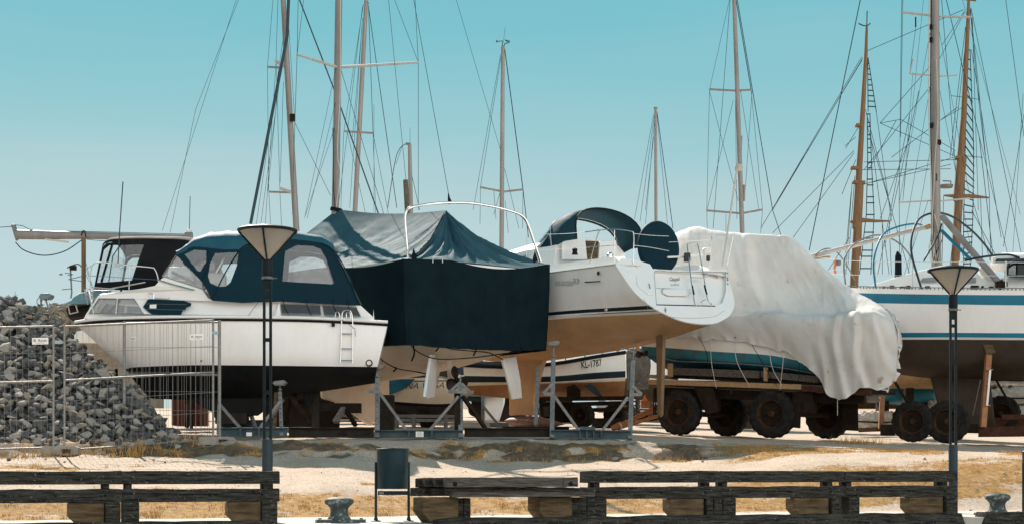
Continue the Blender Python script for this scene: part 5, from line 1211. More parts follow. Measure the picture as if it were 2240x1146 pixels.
# gear at right stern: outboard bracket, horseshoe, flagpole
tb([P(1460, 563, 37.6), P(1500, 561, 37.9), P(1552, 557, 38.3)], .028, 'boom_crutch', 'gel2')
MB().box(P(1503, 563, 37.8), (.16, .14, .22)).build('stern_light', M['ink'], rd, bevel=.02)
MB().box(P(1546, 551, 38.2), (.24, .2, .20)).build('outboard_head', M['white_pl'], rd, bevel=.06)
MB().box(P(1549, 563, 38.2), (.09, .1, .20)).build('outboard_leg', M['ink'], rd, bevel=.02)
for a, b in (((1432, 588), (1462, 594)), ((1462, 594), (1510, 601))): tb([tpx(*a, -.01) , tpx(*b, .02)], .008, 'mooring_line', 'wire_lt')
MB().tube([P(1580, 583, 38.5), P(1612, 372, 38.9)], .026, 7).build('flagpole', M['wire_lt'], rd)
# keel, bulb, rudder, shaft
kq = [(1094, 782), (1192, 772), (1180, 805), (1171, 840), (1166, 880), (1168, 908), (1112, 908), (1113, 880), (1108, 840)]
MB().prism([dp(x, y, -.09) for x, y in kq], SD * .18).build('keel', M['bronze'], rd, bevel=.05)
b0 = dp(1106, 920); b1 = dp(1236, 927); bl = []; br = []
for i in range(25):
    f = i / 24; bl.append(lerp(b0, b1, f)); br.append(.40 * (math.sin(math.pi * min(1, f * 1.0 + .015)) ** .75) * (1.05 - .45 * f) + .005)
mb = MB(); G = []
ax = (b1 - b0).normalized(); up = (Z - ax * ax.z).normalized(); sd2 = ax.cross(up)
for p, r in zip(bl, br): G.append([p + up * r * .52 * math.sin(6.283 * k / 18) + sd2 * r * .8 * math.cos(6.283 * k / 18) for k in range(18)])
mb.grid(G, wrap=True).build('keel_bulb', M['bulb'], rd, smooth=60)
MB().prism([dp(x, y, -.05) for x, y in ((1434, 728), (1450, 720), (1449, 820), (1446, 905), (1442, 913), (1437, 905), (1435, 820))], SD * .10).build('rudder', mk('rudder_brown', (.22, .135, .07), .6, var=3, col2=(.16, .095, .05)), rd, bevel=.03)
pc = dp(1404, 773); pa = dp(1352, 757)
MB().tube([pa, pc], .018, 8).build('shaft', M['steel'], rd)
MB().bar(dp(1392, 742), dp(1396, 768), .11, .03, up=HD).build('shaft_bracket', M['bronze'], rd)
mb = MB(); ax = (pc - pa).normalized(); mb.lathe([(0, -.36), (.05, -.3), (.13, 0), (.02, .02), (0, .02)], pa, ax, n=16); mb.build('shaft_fairing', M['bronze'], rd)
propeller(rd, pc, ax, .2, n=2, a0=.2)
for x, y in ((1258, 752), (1250, 768), (1290, 766)): MB().lathe([(0, 0), (.05, 0), (.04, .02), (0, .02)], dp(x, y, -.3), (0, 0, -1), n=12).build('seacock', M['bronze'], rd)
# cradle
rc3 = thing('boat_cradle', 'steel boat cradle with two braced uprights under the gold-bottomed yacht', 'cradle', gp(1290, 33.4), 'steel cradles under the boats')
yc = 33.3
ib = ibeam(rc3, P(1206, 958, yc), P(1380, 960, yc), .19, .2)
for x in (1268, 1283, 1298, 1315): MB().box(P(x, 951, yc - .02), (.03, .16, .17)).build('stiffener', M['gal_beam'], ib)
MB().box(P(1285, 937, yc), (.33, .2, .09)).build('top_plate', M['gal_beam'], ib)
cradle_post(rc3, P(1207, 958, yc), P(1211, 752, yc + 1.2), .10)
cradle_post(rc3, P(1378, 960, yc), P(1386, 757, yc + 1.2), .095, pad=False)
for a, b in (((1213, 866), (1266, 940)), ((1374, 868), (1318, 940)), ((1188, 860), (1209, 838)), ((1404, 862), (1384, 844))): MB().bar(P(*a, yc), P(*b, yc), .075, .06).build('brace', M['galv'], rc3)
for a, b in (((1189, 861), (1210, 861)), ((1384, 862), (1404, 862))): MB().bar(P(*a, yc), P(*b, yc), .06, .07).build('bracket', M['galv'], rc3)
ib4 = ibeam(rc3, P(1100, 941, 39.0), P(1245, 941, 39.0), .10, .6, mat='dark_beam')
MB().bar(P(1172, 930, 36.5), P(1178, 800, 37.5), .09).build('upright', M['galv'], rc3)
# ================================================================ boat under white sheeting on a timber-decked trailer
EU = V((.844, -.537, 0)); EV = V((.537, .844, 0)); EP = V((5.55, 39.2, 0))
def E(px, py, v=0): return RP(px, py, EP + EV * v, EV)
re_ = thing('boat_trailer', 'dark four-wheeled flatbed trailer with timber deck under the sheeted boat', 'trailer', (7, 40, 1.5))
RW = .60
def gwheel(root, px, py, v, Rr, w=.34): return wheel(root, E(px, py, v), EV, Rr, w)
gwheel(re_, 1487, 901, .12, .60); gwheel(re_, 1690, 905, .12, .61)
gwheel(re_, 1592, 908, 2.2, .57); gwheel(re_, 1812, 909, 2.2, .60)
for a, b in ((1487, 1592), (1690, 1812)):
    MB().tube([E(a, 903, .2), E(b, 908, 2.1)], .07, 8).build('axle', M['chassis'], re_)
def plank(px0, py0, px1, py1, v0, v1, h, name, mat):
    a = E(px0, py0, v0); b = E(px1, py1, v0)
    mb = MB(); mb.prism([a, b, b - Z * h, a - Z * h], EV * (v1 - v0)); return mb.build(name, M[mat], re_, bevel=.01)
plank(1418, 829, 1752, 840, -.04, .04, .13, 'edge_board', 'plank')
plank(1754, 842, 1905, 852, -.04, .04, .15, 'edge_board', 'rust')
plank(1425, 832, 1895, 848, .05, 2.3, .09, 'deck', 'chassis')
plank(1430, 846, 1890, 862, .35, .50, .24, 'side_member', 'chassis'); plank(1430, 846, 1890, 862, 1.75, 1.9, .24, 'side_member', 'chassis')
plank(1440, 862, 1560, 868, .9, 1.4, .35, 'front_bogie', 'chassis')
for px, py in ((1545, 870), (1760, 880)): MB().box(E(px, py, .3), (.55, .3, .55), M=Matrix((EU, EV, Z)).transposed()).build('toolbox', M['chassis'], re_, bevel=.02)
MB().prism([E(x, y, -.02) for x, y in ((1518, 846), (1560, 848), (1572, 900), (1545, 905))], EV * .03).build('mudguard', M['chassis'], re_)
MB().prism([E(x, y, .1) for x, y in ((1728, 880), (1752, 880), (1750, 936), (1730, 934))], EV * .03).build('mudflap', M['chassis'], re_)
MB().prism([E(x, y, 1.7) for x, y in ((1842, 868), (1876, 868), (1877, 942), (1843, 940))], EV * .03).build('mudflap', M['chassis'], re_)
MB().prism([E(x, y, .4) for x, y in ((1722, 868), (1782, 872), (1782, 882), (1722, 878))], EV * .08).build('bumper', M['plank'], re_)
MB().lathe([(0, 0), (.07, 0), (.07, .05), (0, .06)], E(1744, 881, .36), -EV, n=14).build('tail_light', M['orange_refl'], re_)
for px in (1712, 1670, 1600, 1530): MB().box(E(px, 852 + (px - 1500) * .03, .0), (.06, .06, .12)).build('stake_pocket', M['chassis'], re_)
for i in range(7):
    MB().tube([E(1431 + i * 4, 850, .3 + .1 * (i % 3)), E(1430 + i * 4, 905, .3 + .1 * (i % 3))], .022, 5).build('stake', M['chassis'], re_)
# drawbar
for a, b, w in (((1348, 933), (1436, 893), .12), ((1350, 936), (1442, 908), .11), ((1388, 913), (1440, 888), .12), ((1340, 936), (1360, 926), .16)):
    MB().bar(E(*a, .9), E(*b, .9), w, w * .8).build('drawbar', M['orange'], re_)
MB().box(E(1412, 884, .9), (.26, .2, .20)).build('drawbar_bracket', M['orange'], re_)
MB().prism([E(x, y, .7) for x, y in ((1404, 876), (1417, 876), (1410, 862))], EV * .02).build('reflector', M['orange_refl'], re_)
MB().tube(crv([E(1356, 925, .8), E(1360, 934, .8), E(1354, 946, .8)], 4), .02, 5).build('rag', M['wire_lt'], re_)
# stacked timbers between deck and hull, each a thing
def beamE(px0, py0, px1, py1, v, h, w, mat, label):
    a = E(px0, py0, v); b = E(px1, py1, v); r = MB().prism([a, b, b - Z * h, a - Z * h], EV * w).build('bearer', M[mat], loc=a, bevel=.01); tag(r, label, 'timber', 'timber bearers on the trailer')
beamE(1468, 803, 1660, 810, .12, .20, .25, 'wood_lt', 'long grey bearer timber on the left half of the trailer deck')
beamE(1664, 810, 1788, 822, .16, .17, .25, 'wood_lt', 'grey bearer timber on the right half of the trailer deck, under the sheet edge')
beamE(1470, 815, 1790, 830, .35, .13, .3, 'wood_dk', 'dark lower bearer timber running behind the grey ones')
beamE(1460, 794, 1469, 794, .02, .36, .1, 'plank', 'upright timber chock at the left end of the grey bearers')
beamE(1670, 802, 1677, 803, .02, .36, .09, 'plank', 'upright timber chock in the middle of the trailer deck')
beamE(1420, 818, 1466, 820, .3, .10, .5, 'galv_lt', 'pale board lying on the far left end of the trailer deck')
# the boat
rbt = thing('wooden_boat', 'white and worn teal boat hull on the trailer, half hidden by white sheeting', 'boat', (7, 40, 3))
def mirE(p):
    c = 1.35; v = (p - EP).dot(EV); return p + EV * 2 * (c - v)
def ste(l): return [E(x, y, v) for x, y, v in l]
GE = [ste([(1385, 690, .9), (1392, 730, .95), (1402, 757, 1.0), (1412, 775, 1.1), (1430, 790, 1.25), (1440, 796, 1.35)]),
      ste([(1450, 680, .3), (1453, 730, .3), (1458, 760, .35), (1465, 782, .5), (1470, 800, .8), (1475, 812, 1.35)]),
      ste([(1560, 680, .0), (1560, 735, .0), (1560, 768, .05), (1562, 790, .15), (1566, 806, .6), (1570, 820, 1.35)]),
      ste([(1690, 690, .05), (1690, 745, .05), (1690, 777, .08), (1692, 798, .2), (1696, 818, .65), (1700, 832, 1.35)]),
      ste([(1800, 700, .25), (1800, 770, .3), (1800, 800, .35), (1800, 818, .5), (1800, 832, .9), (1800, 842, 1.35)]),
      ste([(1900, 720, .7), (1900, 790, .75), (1900, 806, .8), (1900, 824, .9), (1900, 836, 1.1), (1900, 845, 1.35)])]
hull(rbt, GE, [('topsides', 0, 2, M['gel']), ('boot_top', 2, 3, mk('worn_teal_band', (.012, .20, .27), .5, var=2, col2=(.02, .13, .18), spots=(4, .56, (.085, .085, .085)))), ('bottom', 3, 5, M['teal_af'])], mirror=mirE, transom=M['gel'], deck=M['gel2'])
MB().tube(crv([E(x, y, v) - EV * .02 for x, y, v in ((1440, 777, .6), (1480, 789, .33), (1560, 792, .14), (1690, 801, .18), (1800, 820, .48))], 5), .016, 5).build('chine_rail', M['galv'], rbt)
# the sheeting
rsh = thing('sheeting', 'big wrinkled dirty white plastic sheet draped over the boat on the trailer', 'sheeting', (8, 40, 4))
cols = [
 [(1452, 522, 1.3), (1450, 560, .7), (1450, 610, .4), (1448, 660, .2), (1446, 700, .1), (1444, 735, .05)],
 [(1518, 498, 1.3), (1512, 530, .8), (1510, 600, .35), (1510, 660, .15), (1510, 705, .02), (1510, 738, -.03)],
 [(1560, 507, 1.3), (1560, 520, 1.0), (1562, 600, .45), (1566, 665, .2), (1566, 710, -.03), (1566, 742, -.05)],
 [(1620, 512, 1.3), (1622, 526, 1.05), (1632, 600, .60), (1655, 675, .30), (1662, 694, -.10), (1655, 752, -.05)],
 [(1680, 516, 1.3), (1685, 540, 1.08), (1705, 625, .75), (1726, 684, .32), (1742, 700, -.28), (1715, 768, -.06)],
 [(1725, 520, 1.3), (1735, 555, 1.12), (1768, 640, .82), (1796, 688, .34), (1812, 703, -.38), (1760, 792, -.10)],
 [(1758, 545, 1.3), (1785, 590, 1.15), (1820, 648, .88), (1842, 684, .38), (1850, 701, -.40), (1800, 835, -.14)],
 [(1805, 590, 1.3), (1830, 622, 1.15), (1860, 660, .8), (1878, 680, .35), (1884, 700, -.34), (1832, 872, -.16)],
 [(1850, 626, 1.3), (1870, 642, 1.1), (1900, 666, .7), (1915, 682, .30), (1921, 708, -.16), (1888, 848, -.08)],
 [(1905, 658, 1.3), (1920, 668, 1.1), (1938, 685, .75), (1945, 700, .42), (1948, 740, .15), (1925, 846, .1)],
 [(1938, 678, 1.34), (1946, 690, 1.2), (1954, 710, 1.0), (1960, 738, .8), (1961, 775, .65), (1946, 826, .55)],
 [(1944, 684, 1.345), (1952, 705, 1.32), (1958, 728, 1.28), (1963, 758, 1.24), (1963, 790, 1.22), (1955, 812, 1.2)]]
GS = [[E(*p) for p in c] for c in cols]
KF = [1, 1, 1, 1, 1, 1, .9, .75, .55, .32, .16, .05]
GS = [[lerp(p, mirE(p), KF[i]) + Z * .0 for p in reversed(r[1:])] + r for i, r in enumerate(GS)]
S = smooth_grid(GS, 18, 16); nr = len(S); nc = len(S[0]); mid = (nc - 1) // 2
def nrm(i, j):
    a = S[min(i + 1, nr - 1)][j] - S[max(i - 1, 0)][j]; b = S[i][min(j + 1, nc - 1)] - S[i][max(j - 1, 0)]; n = a.cross(b)
    return n.normalized() if n.length > 1e-6 else V((0, -1, 0))
O = []
for i in range(nr):
    row = []
    for j in range(nc):
        p = S[i][j]; n = nrm(i, j); f = abs(j - mid) / mid; u = i / 18; x = (p - EP).dot(EU)
        rid = lambda q: 1 - 2 * abs(q)
        al = x * .55 - p.z * .83; ac = x * .83 + p.z * .55; em = ss(0, 1.5, u) * (1 - ss(9.6, 10.8, u))
        sm = ss(.08, .4, f); d = .03 * sm * noise.noise((x * 1.1, p.z * .9, 1)) + .035 * sm * rid(noise.noise((al * .38, ac * 1.1, 7))) + .024 * rid(noise.noise((al * .8 + 4, ac * 3.2, 2))) + .012 * rid(noise.noise((al * 2.2, ac * 7, 3)))
        amp = .17 * ss(.05, .25, f) * (1 - ss(.5, .66, f)) * ss(2.0, 4, u) * (1 - ss(7.5, 9.5, u))
        ph = (ac * .78 + .4 * noise.noise((al * .6, ac * .5, 5))) % 1; d += amp * ((ph / .78 if ph < .78 else (1 - ph) / .22) ** 1.5 - .3)
        hang = ss(.66, .95, f) * ss(4.6, 6.2, u) * (1 - ss(9.6, 11, u)); ph = (x * 2.3 + .55 * noise.noise((x, p.z * .9, 2)) + p.z * .35) % 1
        d += .21 * hang * ((ph / .7 if ph < .7 else (1 - ph) / .3) - .45) + .03 * hang * rid(noise.noise((x * 5, p.z * .8, 6)))
        d *= em
        hm_ = ss(.88, 1, f) * .03 * noise.noise((x * 6, 1, 4)); d += hm_
        sgn = 1 if n.dot(V((0, -1, .4))) > 0 else -1
        if j < mid: sgn = 1 if n.dot(V((0, 1, .4))) > 0 else -1
        drop = ss(.8, 1, f) * em * (.10 * noise.noise((x * 2.6, 3, 1)) + .05 * noise.noise((x * 7, 3, 1)))
        row.append(p + n * d * sgn - Z * (drop if j > mid else 0))
    O.append(row)
MB().grid(O).build('sheet', M['wtarp'], rsh, smooth=80)
for (x, y, w, h) in ((1648, 540, 5, 10), (1656, 533, 4, 7), (1676, 537, 6, 9), (1652, 552, 9, 6), (1663, 550, 6, 5), (1695, 542, 6, 3)):
    pass
hemn = [r[-1] for r in O]
MB().tube(hemn, .012, 4).build('hem', M['wtarp'], rsh)
for k, (a, b, c) in enumerate((((1528, 735), (1545, 770), (1549, 812)), ((1555, 742), (1556, 790), (1567, 848)), ((1608, 747), (1612, 790), (1640, 845)), ((1642, 748), (1672, 800), (1700, 845)), ((1682, 763), (1690, 805), (1710, 842)), ((1714, 770), (1712, 800), (1706, 852)), ((1748, 790), (1749, 810), (1747, 835)), ((1832, 872), (1832, 890), (1832, 908)))):
    wire(rsh, 'tie_line', crv([E(*a, -.08), E(*b, -.10), E(*c, -.06)], 5), .008, M['wire_lt'] if k % 3 else M['rope'])
for x, y in ((1608, 737), (1642, 746), (1690, 752)): MB().lathe([(0, -.02), (.022, 0), (0, .02)], E(x, y, -.08), Z, n=6).build('knot', M['rope'], rsh)

# ================================================================ big blue-striped yacht at the right
FU = V((.966, -.259, 0)); FN = V((.259, .966, 0)); FP0 = V((10.6, 38.6, 0))
def Fp(px, py, v=0): return RP(px, py, FP0 + FN * v, FN)
rf = thing('sailing_yacht', 'large white yacht with two blue stripes and dark bottom, cut off at the right', 'sailing yacht', (10.6, 40, 1.4))
cF = 1.75
def mirF(p): v = (p - FP0).dot(FN); return p + FN * 2 * (cF - v)
def stf(l): return [Fp(x, y, v) for x, y, v in l]
GF = [stf([(2700, 640, .35), (2700, 645, .35), (2700, 664, .36), (2695, 728, .38), (2690, 739, .4), (2688, 744, .4), (2680, 770, .6), (2660, 790, 1.75)]),
      stf([(2450, 634, .05), (2450, 645, .05), (2450, 667, .06), (2450, 728, .1), (2450, 739, .12), (2450, 744, .14), (2450, 795, .5), (2450, 815, 1.75)]),
      stf([(2240, 634, 0), (2240, 645, 0), (2240, 667, 0), (2240, 728, .05), (2240, 739, .07), (2240, 743, .09), (2240, 800, .5), (2240, 830, 1.75)]),
      stf([(2080, 633, .1), (2080, 644, .1), (2080, 665, .12), (2080, 727, .2), (2080, 738, .22), (2080, 742, .25), (2080, 802, .65), (2080, 830, 1.75)]),
      stf([(1950, 631, .45), (1950, 642, .47), (1950, 663, .5), (1955, 727, .65), (1955, 738, .7), (1955, 742, .72), (1960, 795, 1.05), (1960, 817, 1.75)]),
      stf([(1860, 629, .95), (1862, 640, .98), (1866, 661, 1.03), (1880, 727, 1.2), (1883, 738, 1.23), (1884, 742, 1.25), (1895, 780, 1.45), (1905, 800, 1.75)]),
      stf([(1765, 624, 1.73), (1770, 636, 1.73), (1778, 658, 1.73), (1815, 724, 1.74), (1821, 735, 1.74), (1824, 740, 1.74), (1845, 768, 1.74), (1865, 785, 1.75)])]
SF, TF, oF = hull(rf, GF, [('topsides', 0, 1, M['gel']), ('upper_stripe', 1, 2, M['blue_stripe']), ('topsides', 2, 3, M['gel']), ('lower_stripe', 3, 4, M['blue_stripe']), ('boot_top', 4, 5, M['gel2']), ('bottom', 5, 7, M['grey_af'])], mirror=mirF, deck=M['gel2'])
# slotted toe rail
mb = MB()
for i in range(0, len(SF) - 1):
    a, b = SF[i][0] + Z * .045, SF[i + 1][0] + Z * .045; mb.bar(a, b, .03, .02)
    n = max(1, int((b - a).length / .09))
    for k in range(n): q = lerp(a, b, k / n); mb.bar(q - Z * .05, q, .025, .03, up=FU)
mb.build('toe_rail', M['galv'], rf)
MB().tube([r[0] + Z * .05 for r in TF], .03, 5).build('toe_rail', M['galv'], rf)
kf = [(2032, 812), (2165, 812), (2178, 935), (2064, 935)]
MB().prism([Fp(x, y, 1.55) for x, y in kf], FN * .4).build('keel', M['grey_af'], rf, bevel=.06)
# deckhouse
def cabF(prof, v0, v1, name, mat, lean=.12):
    a = [Fp(x, y, v0 + max(0, (622 - y)) * .006) for x, y in prof]; n = len(a)
    b = [p + FN * (2 * (cF - (p - FP0).dot(FN))) for p in a]
    mb = MB(); mb.add(a + b, [tuple(t) for t in tessellate_polygon([a])] + [tuple(n + i for i in reversed(t)) for t in tessellate_polygon([b])] + [(i, (i + 1) % n, n + (i + 1) % n, n + i) for i in range(n)])
    return mb.build(name, M[mat], rf, bevel=.03)
cabF([(1880, 632), (1960, 606), (2010, 592), (2030, 588), (2060, 580), (2105, 588), (2130, 592), (2150, 608), (2200, 630), (2400, 640)], .75, 2.7, 'deckhouse', 'gel2')
w_ = MB().prism([Fp(x, y, .74) for x, y in ((2012, 617), (2018, 608), (2058, 605), (2060, 616))], FN * -.015).build('deckhouse_window', M['greyglass'], rf)
MB().prism([Fp(x, y, .74) for x, y in ((2110, 618), (2112, 607), (2135, 607), (2135, 618))], FN * -.015).build('deckhouse_window', M['greyglass'], rf)
cabF([(2165, 632), (2172, 610), (2205, 606), (2240, 604), (2420, 604), (2420, 640)], .8, 2.6, 'cockpit_coaming', 'gel2')
# wheelhouse canopies at the right edge
def archF(px0, px1, yb, yt, v0, name, mat, win=None):
    G = []
    for x in (px0, lerp(px0, px1, .15), lerp(px0, px1, .5), px1):
        k = .72 if x == px0 else 1; a = Fp(x, yb, v0); b = mirF(a); zt = Fp(x, yt, cF).z
        G.append([lerp(a, b, .5 - .5 * math.cos(math.pi * j / 12)) + Z * (zt - a.z) * k * math.sin(math.pi * j / 12) ** .5 for j in range(13)])
    return MB().grid(G).build(name, M[mat], rf, smooth=60)
archF(2172, 2330, 576, 556, .9, 'wheelhouse_roof', 'gel2')
archF(2208, 2400, 606, 572, .55, 'spray_hood', 'black_cv')
MB().prism([Fp(x, y, .52) for x, y in ((2226, 580), (2300, 578), (2300, 603), (2226, 603))], FN * -.01).build('hood_window', M['dkglass'], rf)
MB().prism([Fp(x, y, .52) for x, y in ((2206, 600), (2207, 588), (2214, 582), (2222, 580), (2222, 602))], FN * -.01).build('hood_window', M['vinyl'], rf)
MB().prism([Fp(x, y, .85) for x, y in ((2176, 574), (2180, 566), (2300, 564), (2300, 574))], FN * -.01).build('wheelhouse_window', M['dkglass'], rf)
# mast, boom and poles
ymF = Fp(2045, 600, cF).y
MB().tube([P(2048, 585, ymF), P(2046, 400, ymF), P(2044, 0, ymF), P(2043, -220, ymF)], [.135, .13, .125, .12], 16).build('mast', M['alu'], rf, smooth=60)
mast_x = lambda y: 2044 + y * .005
for (a, b, nm, r) in (((1972, 27), (2040, 35), 'spreader', .032), ((2048, 37), (2127, 38), 'spreader', .032), ((1965, 443), (2043, 439), 'spreader', .022), ((2048, 441), (2122, 434), 'spreader', .022), ((1990, 162), (2040, 166), 'spreader', .02), ((2048, 168), (2093, 165), 'spreader', .02), ((1990, 162), (1997, 130), 'spreader', .02)):
    MB().tube([P(*a, ymF), P(*b, ymF)], r, 7).build(nm, M['alu_w'], rf)
for y, dx in ((60, -9), (88, -9), (275, -8), (312, 9)): MB().box(P(mast_x(y) + dx, y, ymF - .1), (.09, .07, .13)).build('mast_fitting', M['chassis'], rf)
MB().bar(P(2049, 380, ymF - .14), P(2049, 396, ymF - .14), .03, .02, up=V((0, 1, 0))).build('mast_slot', M['ink'], rf)
for pts, r, m in (([(2033, -40), (2031, 180), (2033, 300), (2038, 420), (2040, 520), (2036, 575)], .016, 'wire_lt'), ([(2038, 0), (2035, 240), (2040, 440), (2044, 560)], .012, 'rope'), ([(2048, 130), (2052, 250), (2046, 340), (2040, 480), (2038, 570)], .010, 'wire_lt'), ([(2044, 470), (2056, 520), (2050, 560), (2043, 575)], .014, 'wire_lt'), ([(2058, 500), (2062, 520), (2052, 545), (2046, 560)], .013, 'wood_lt')):
    wire(rf, 'halyard', crv([P(x, y, ymF - .2) for x, y in pts], 6), r, M[m])
for _ in range(14):
    x = U(2036, 2052); wire(rf, 'halyard_coil', crv([P(x, U(505, 530), ymF - .2), P(x + U(-6, 6), 545, ymF - .24), P(x + U(-4, 4), U(560, 580), ymF - .2)], 4), .009, M['wire_lt'] if R() < .6 else M['rope'])
WF = [((1882, 0), (1770, 548), .017, 41.5), ((1972, 27), (1967, 443), .010, 0), ((1967, 443), (1968, 600), .009, 0), ((1976, -80), (1972, 27), .010, 0), ((2127, 38), (2140, 460), .009, 0), ((2070, 0), (2142, 300), .012, 0), ((2142, 300), (2172, 560), .012, 0), ((2058, -20), (2106, 560), .010, 0),
      ((2040, 40), (1968, 440), .007, 0), ((2042, 150), (1970, 560), .007, 0), ((2040, 300), (1985, 605), .007, 0), ((2050, 45), (2122, 434), .007, 0), ((2050, 170), (2128, 565), .007, 0), ((2030, 440), (1975, 610), .007, 0), ((1997, 160), (1975, 440), .006, 0), ((2238, 205), (2215, 560), .007, 0), ((2060, -40), (2210, 580), .009, 0), ((2100, -20), (2232, 470), .006, 0), ((1975, 0), (1970, 300), .008, 0), ((2004, 55), (1990, 160), .008, 0), ((2020, 0), (1975, 440), .006, 0)]
for a, b, r, Y in WF: stay(rf, P(*a, Y or ymF), P(*b, Y or ymF), r)
MB().tube([P(2003, 38, ymF), P(2003, 60, ymF)], .02, 6).build('flag_block', M['chassis'], rf)
MB().tube([Fp(1770, 562, 1.7), Fp(2034, 495, 1.5)], .062, 8).build('boom', M['alu_w'], rf)
MB().tube([Fp(2024, 498, 1.5), Fp(2036, 494, 1.5)], .07, 8).build('boom_end', M['plank'], rf)
MB().tube([Fp(2060, 473, 1.2), Fp(2188, 622, .5)], .082, 10).build('spinnaker_pole', M['alu'], rf)
MB().tube([Fp(2184, 616, .5), Fp(2194, 630, .5)], .11, 10).build('pole_end', M['chassis'], rf)
MB().tube([Fp(2060, 505, 1.4), Fp(2125, 570, 1.1)], .045, 8).build('kicker_strut', M['blue_stripe'], rf)
MB().tube([Fp(1965, 622, 1.0), Fp(1965, 560, 1.0), Fp(1963, 550, 1.0)], [.10, .085, .02], 8).build('furled_sail', M['rope'], rf)
MB().prism([Fp(x, y, .9) for x, y in ((2140, 590), (2150, 575), (2165, 580), (2178, 600), (2185, 625), (2160, 625))], FN * .5).build('sail_bundle', M['wtarp'], rf, bevel=.06)
MB().box(Fp(2190, 622, .45), (.3, .2, .16)).build('winch_base', M['chassis'], rf, bevel=.04)
# cover hoops
for pts, m, r in (([(1916, 632, .65), (1911, 585, .7), (1916, 548, .9), (1933, 512, 1.3), (1965, 496, 1.8), (2000, 490, 2.4), (2017, 493, 2.9)], 'blue_stripe', .032),
                  ([(2016, 632, .3), (2003, 590, .3), (1995, 560, .4), (1993, 530, .6), (2000, 498, .9), (2015, 476, 1.4), (2045, 466, 1.9), (2080, 473, 2.4), (2120, 500, 2.9), (2150, 530, 3.1), (2172, 560, 3.2)], 'pole_base', .036),
                  ([(1850, 626, 1.0), (1846, 585, 1.0), (1850, 560, 1.1), (1865, 537, 1.3), (1895, 520, 1.7), (1925, 515, 2.0), (1955, 525, 2.3), (1980, 545, 2.5), (1998, 575, 2.6), (2012, 625, 2.6)], 'galv', .028),
                  ([(1783, 564, 1.6), (1788, 553, 1.6), (1803, 545, 1.7), (1818, 545, 1.8), (1835, 556, 1.9), (1855, 585, 2.0), (1870, 612, 2.0)], 'galv', .022),
                  ([(2110, 570, .4), (2150, 562, .4), (2200, 557, .6), (2225, 562, .9), (2250, 575, 1.1)], 'pole_base', .036),
                  ([(2200, 600, .3), (2202, 585, .3), (2212, 574, .3), (2240, 567, .4), (2270, 566, .6)], 'pole_base', .034),
                  ([(2060, 490, 1.5), (2050, 520, 1.4), (2020, 572, 1.2)], 'pole_base', .028)):
    MB().tube(crv([Fp(*p) for p in pts], 7), r * .8, 8).build('cover_hoop', M[m], rf, smooth=60)
# lifelines and stanchions
for pts, r in (([(1780, 561, 1.6), (1848, 570, 1.1), (1916, 572, .7), (1993, 573, .35), (2100, 573, .1), (2300, 575, .05)], .008), ([(1800, 598, 1.5), (1848, 600, 1.1), (1916, 603, .7), (1997, 602, .35), (2100, 603, .1), (2300, 603, .05)], .007), ([(1790, 585, 1.5), (1812, 592, 1.3), (1850, 586, 1.0)], .009)):
    MB().tube([Fp(*p) for p in pts], r, 5).build('lifeline', M['white_pl'], rf)
for x, v in ((1848, 1.05), (1916, .68), (1997, .34), (2098, .1), (2200, .03)): MB().tube([Fp(x, 632, v), Fp(x, 571, v)], .013, 6).build('stanchion', M['steel'], rf)
bl_ = MB().box(Fp(1834, 575, 1.3), (.13, .1, .15)).build('lifebuoy_light', M['galv'], rf, bevel=.02)
MB().tube([Fp(1828, 568, 1.28), Fp(1826, 588, 1.28), Fp(1828, 598, 1.28)], .035, 7).build('light_bulb', M['orange_refl'], bl_)
MB().bar(Fp(1782, 565, 1.6), Fp(1815, 562, 1.5), .10, .05).build('bow_plank', M['plank'], rf)
for _ in range(12):
    x = U(1900, 2190); MB().box(Fp(x, 628, .35 + U(0, .4)), (U(.05, .16), .08, U(.04, .10))).build('deck_fitting', M['chassis'] if R() < .5 else M['wood_lt'], rf, bevel=.01)
# trailer under it
rt = thing('boat_trailer', 'rusty tandem-wheeled boat trailer with tall orange props under the blue-striped yacht', 'trailer', (11, 39, 1.3))
AXF = V((.45, .893, 0))
def wheelF(px, py, v, Rr): wheel(rt, Fp(px, py, v), AXF, Rr, .30)
wheelF(1997, 921, .1, .525); wheelF(2073, 922, .0, .54); wheelF(2190, 905, 2.6, .5)
MB().tube([Fp(1997, 921, .2), Fp(2040, 918, 2.6)], .06, 8).build('axle', M['chassis'], rt); MB().tube([Fp(2073, 922, .2), Fp(2120, 918, 2.6)], .06, 8).build('axle', M['chassis'], rt)
def barF(a, b, va, vb, w, h, nm, mat): return MB().bar(Fp(*a, va), Fp(*b, vb), w, h).build(nm, M[mat], rt, bevel=.008)
barF((2140, 944), (2500, 940), .3, .3, .14, .26, 'side_beam', 'rust'); barF((1950, 935), (2140, 935), .9, .9, .12, .2, 'side_beam', 'chassis'); barF((1950, 925), (2500, 920), 2.5, 2.5, .14, .24, 'side_beam', 'rust')
barF((1878, 940), (1930, 938), 1.0, 1.0, .12, .11, 'tongue', 'wood_br'); barF((1926, 940), (1958, 940), .8, .8, .5, .28, 'cross_beam', 'dark_beam')
barF((2085, 940), (2300, 945), 1.6, 1.6, .8, .12, 'keel_bed', 'chassis')
pr_ = barF((2150, 934), (2163, 768), .15, .3, .145, .145, 'prop', 'orange'); MB().bar(Fp(2159, 886, .06), Fp(2166, 808, .14), .05, .03).build('stripe', M['white_pl'], pr_)
for y in (808, 840, 886): MB().box(Fp(2160 + (850 - y) * .07, y, .2), (.17, .17, .02)).build('collar', M['plank'], pr_)
MB().prism([Fp(x, y, .18) for x, y in ((2143, 735), (2166, 737), (2178, 770), (2172, 774), (2158, 774))], FN * .12).build('prop_pad', M['wood_br'], pr_, bevel=.01)
barF((1927, 938), (1931, 840), .9, 1.0, .125, .125, 'prop', 'orange')
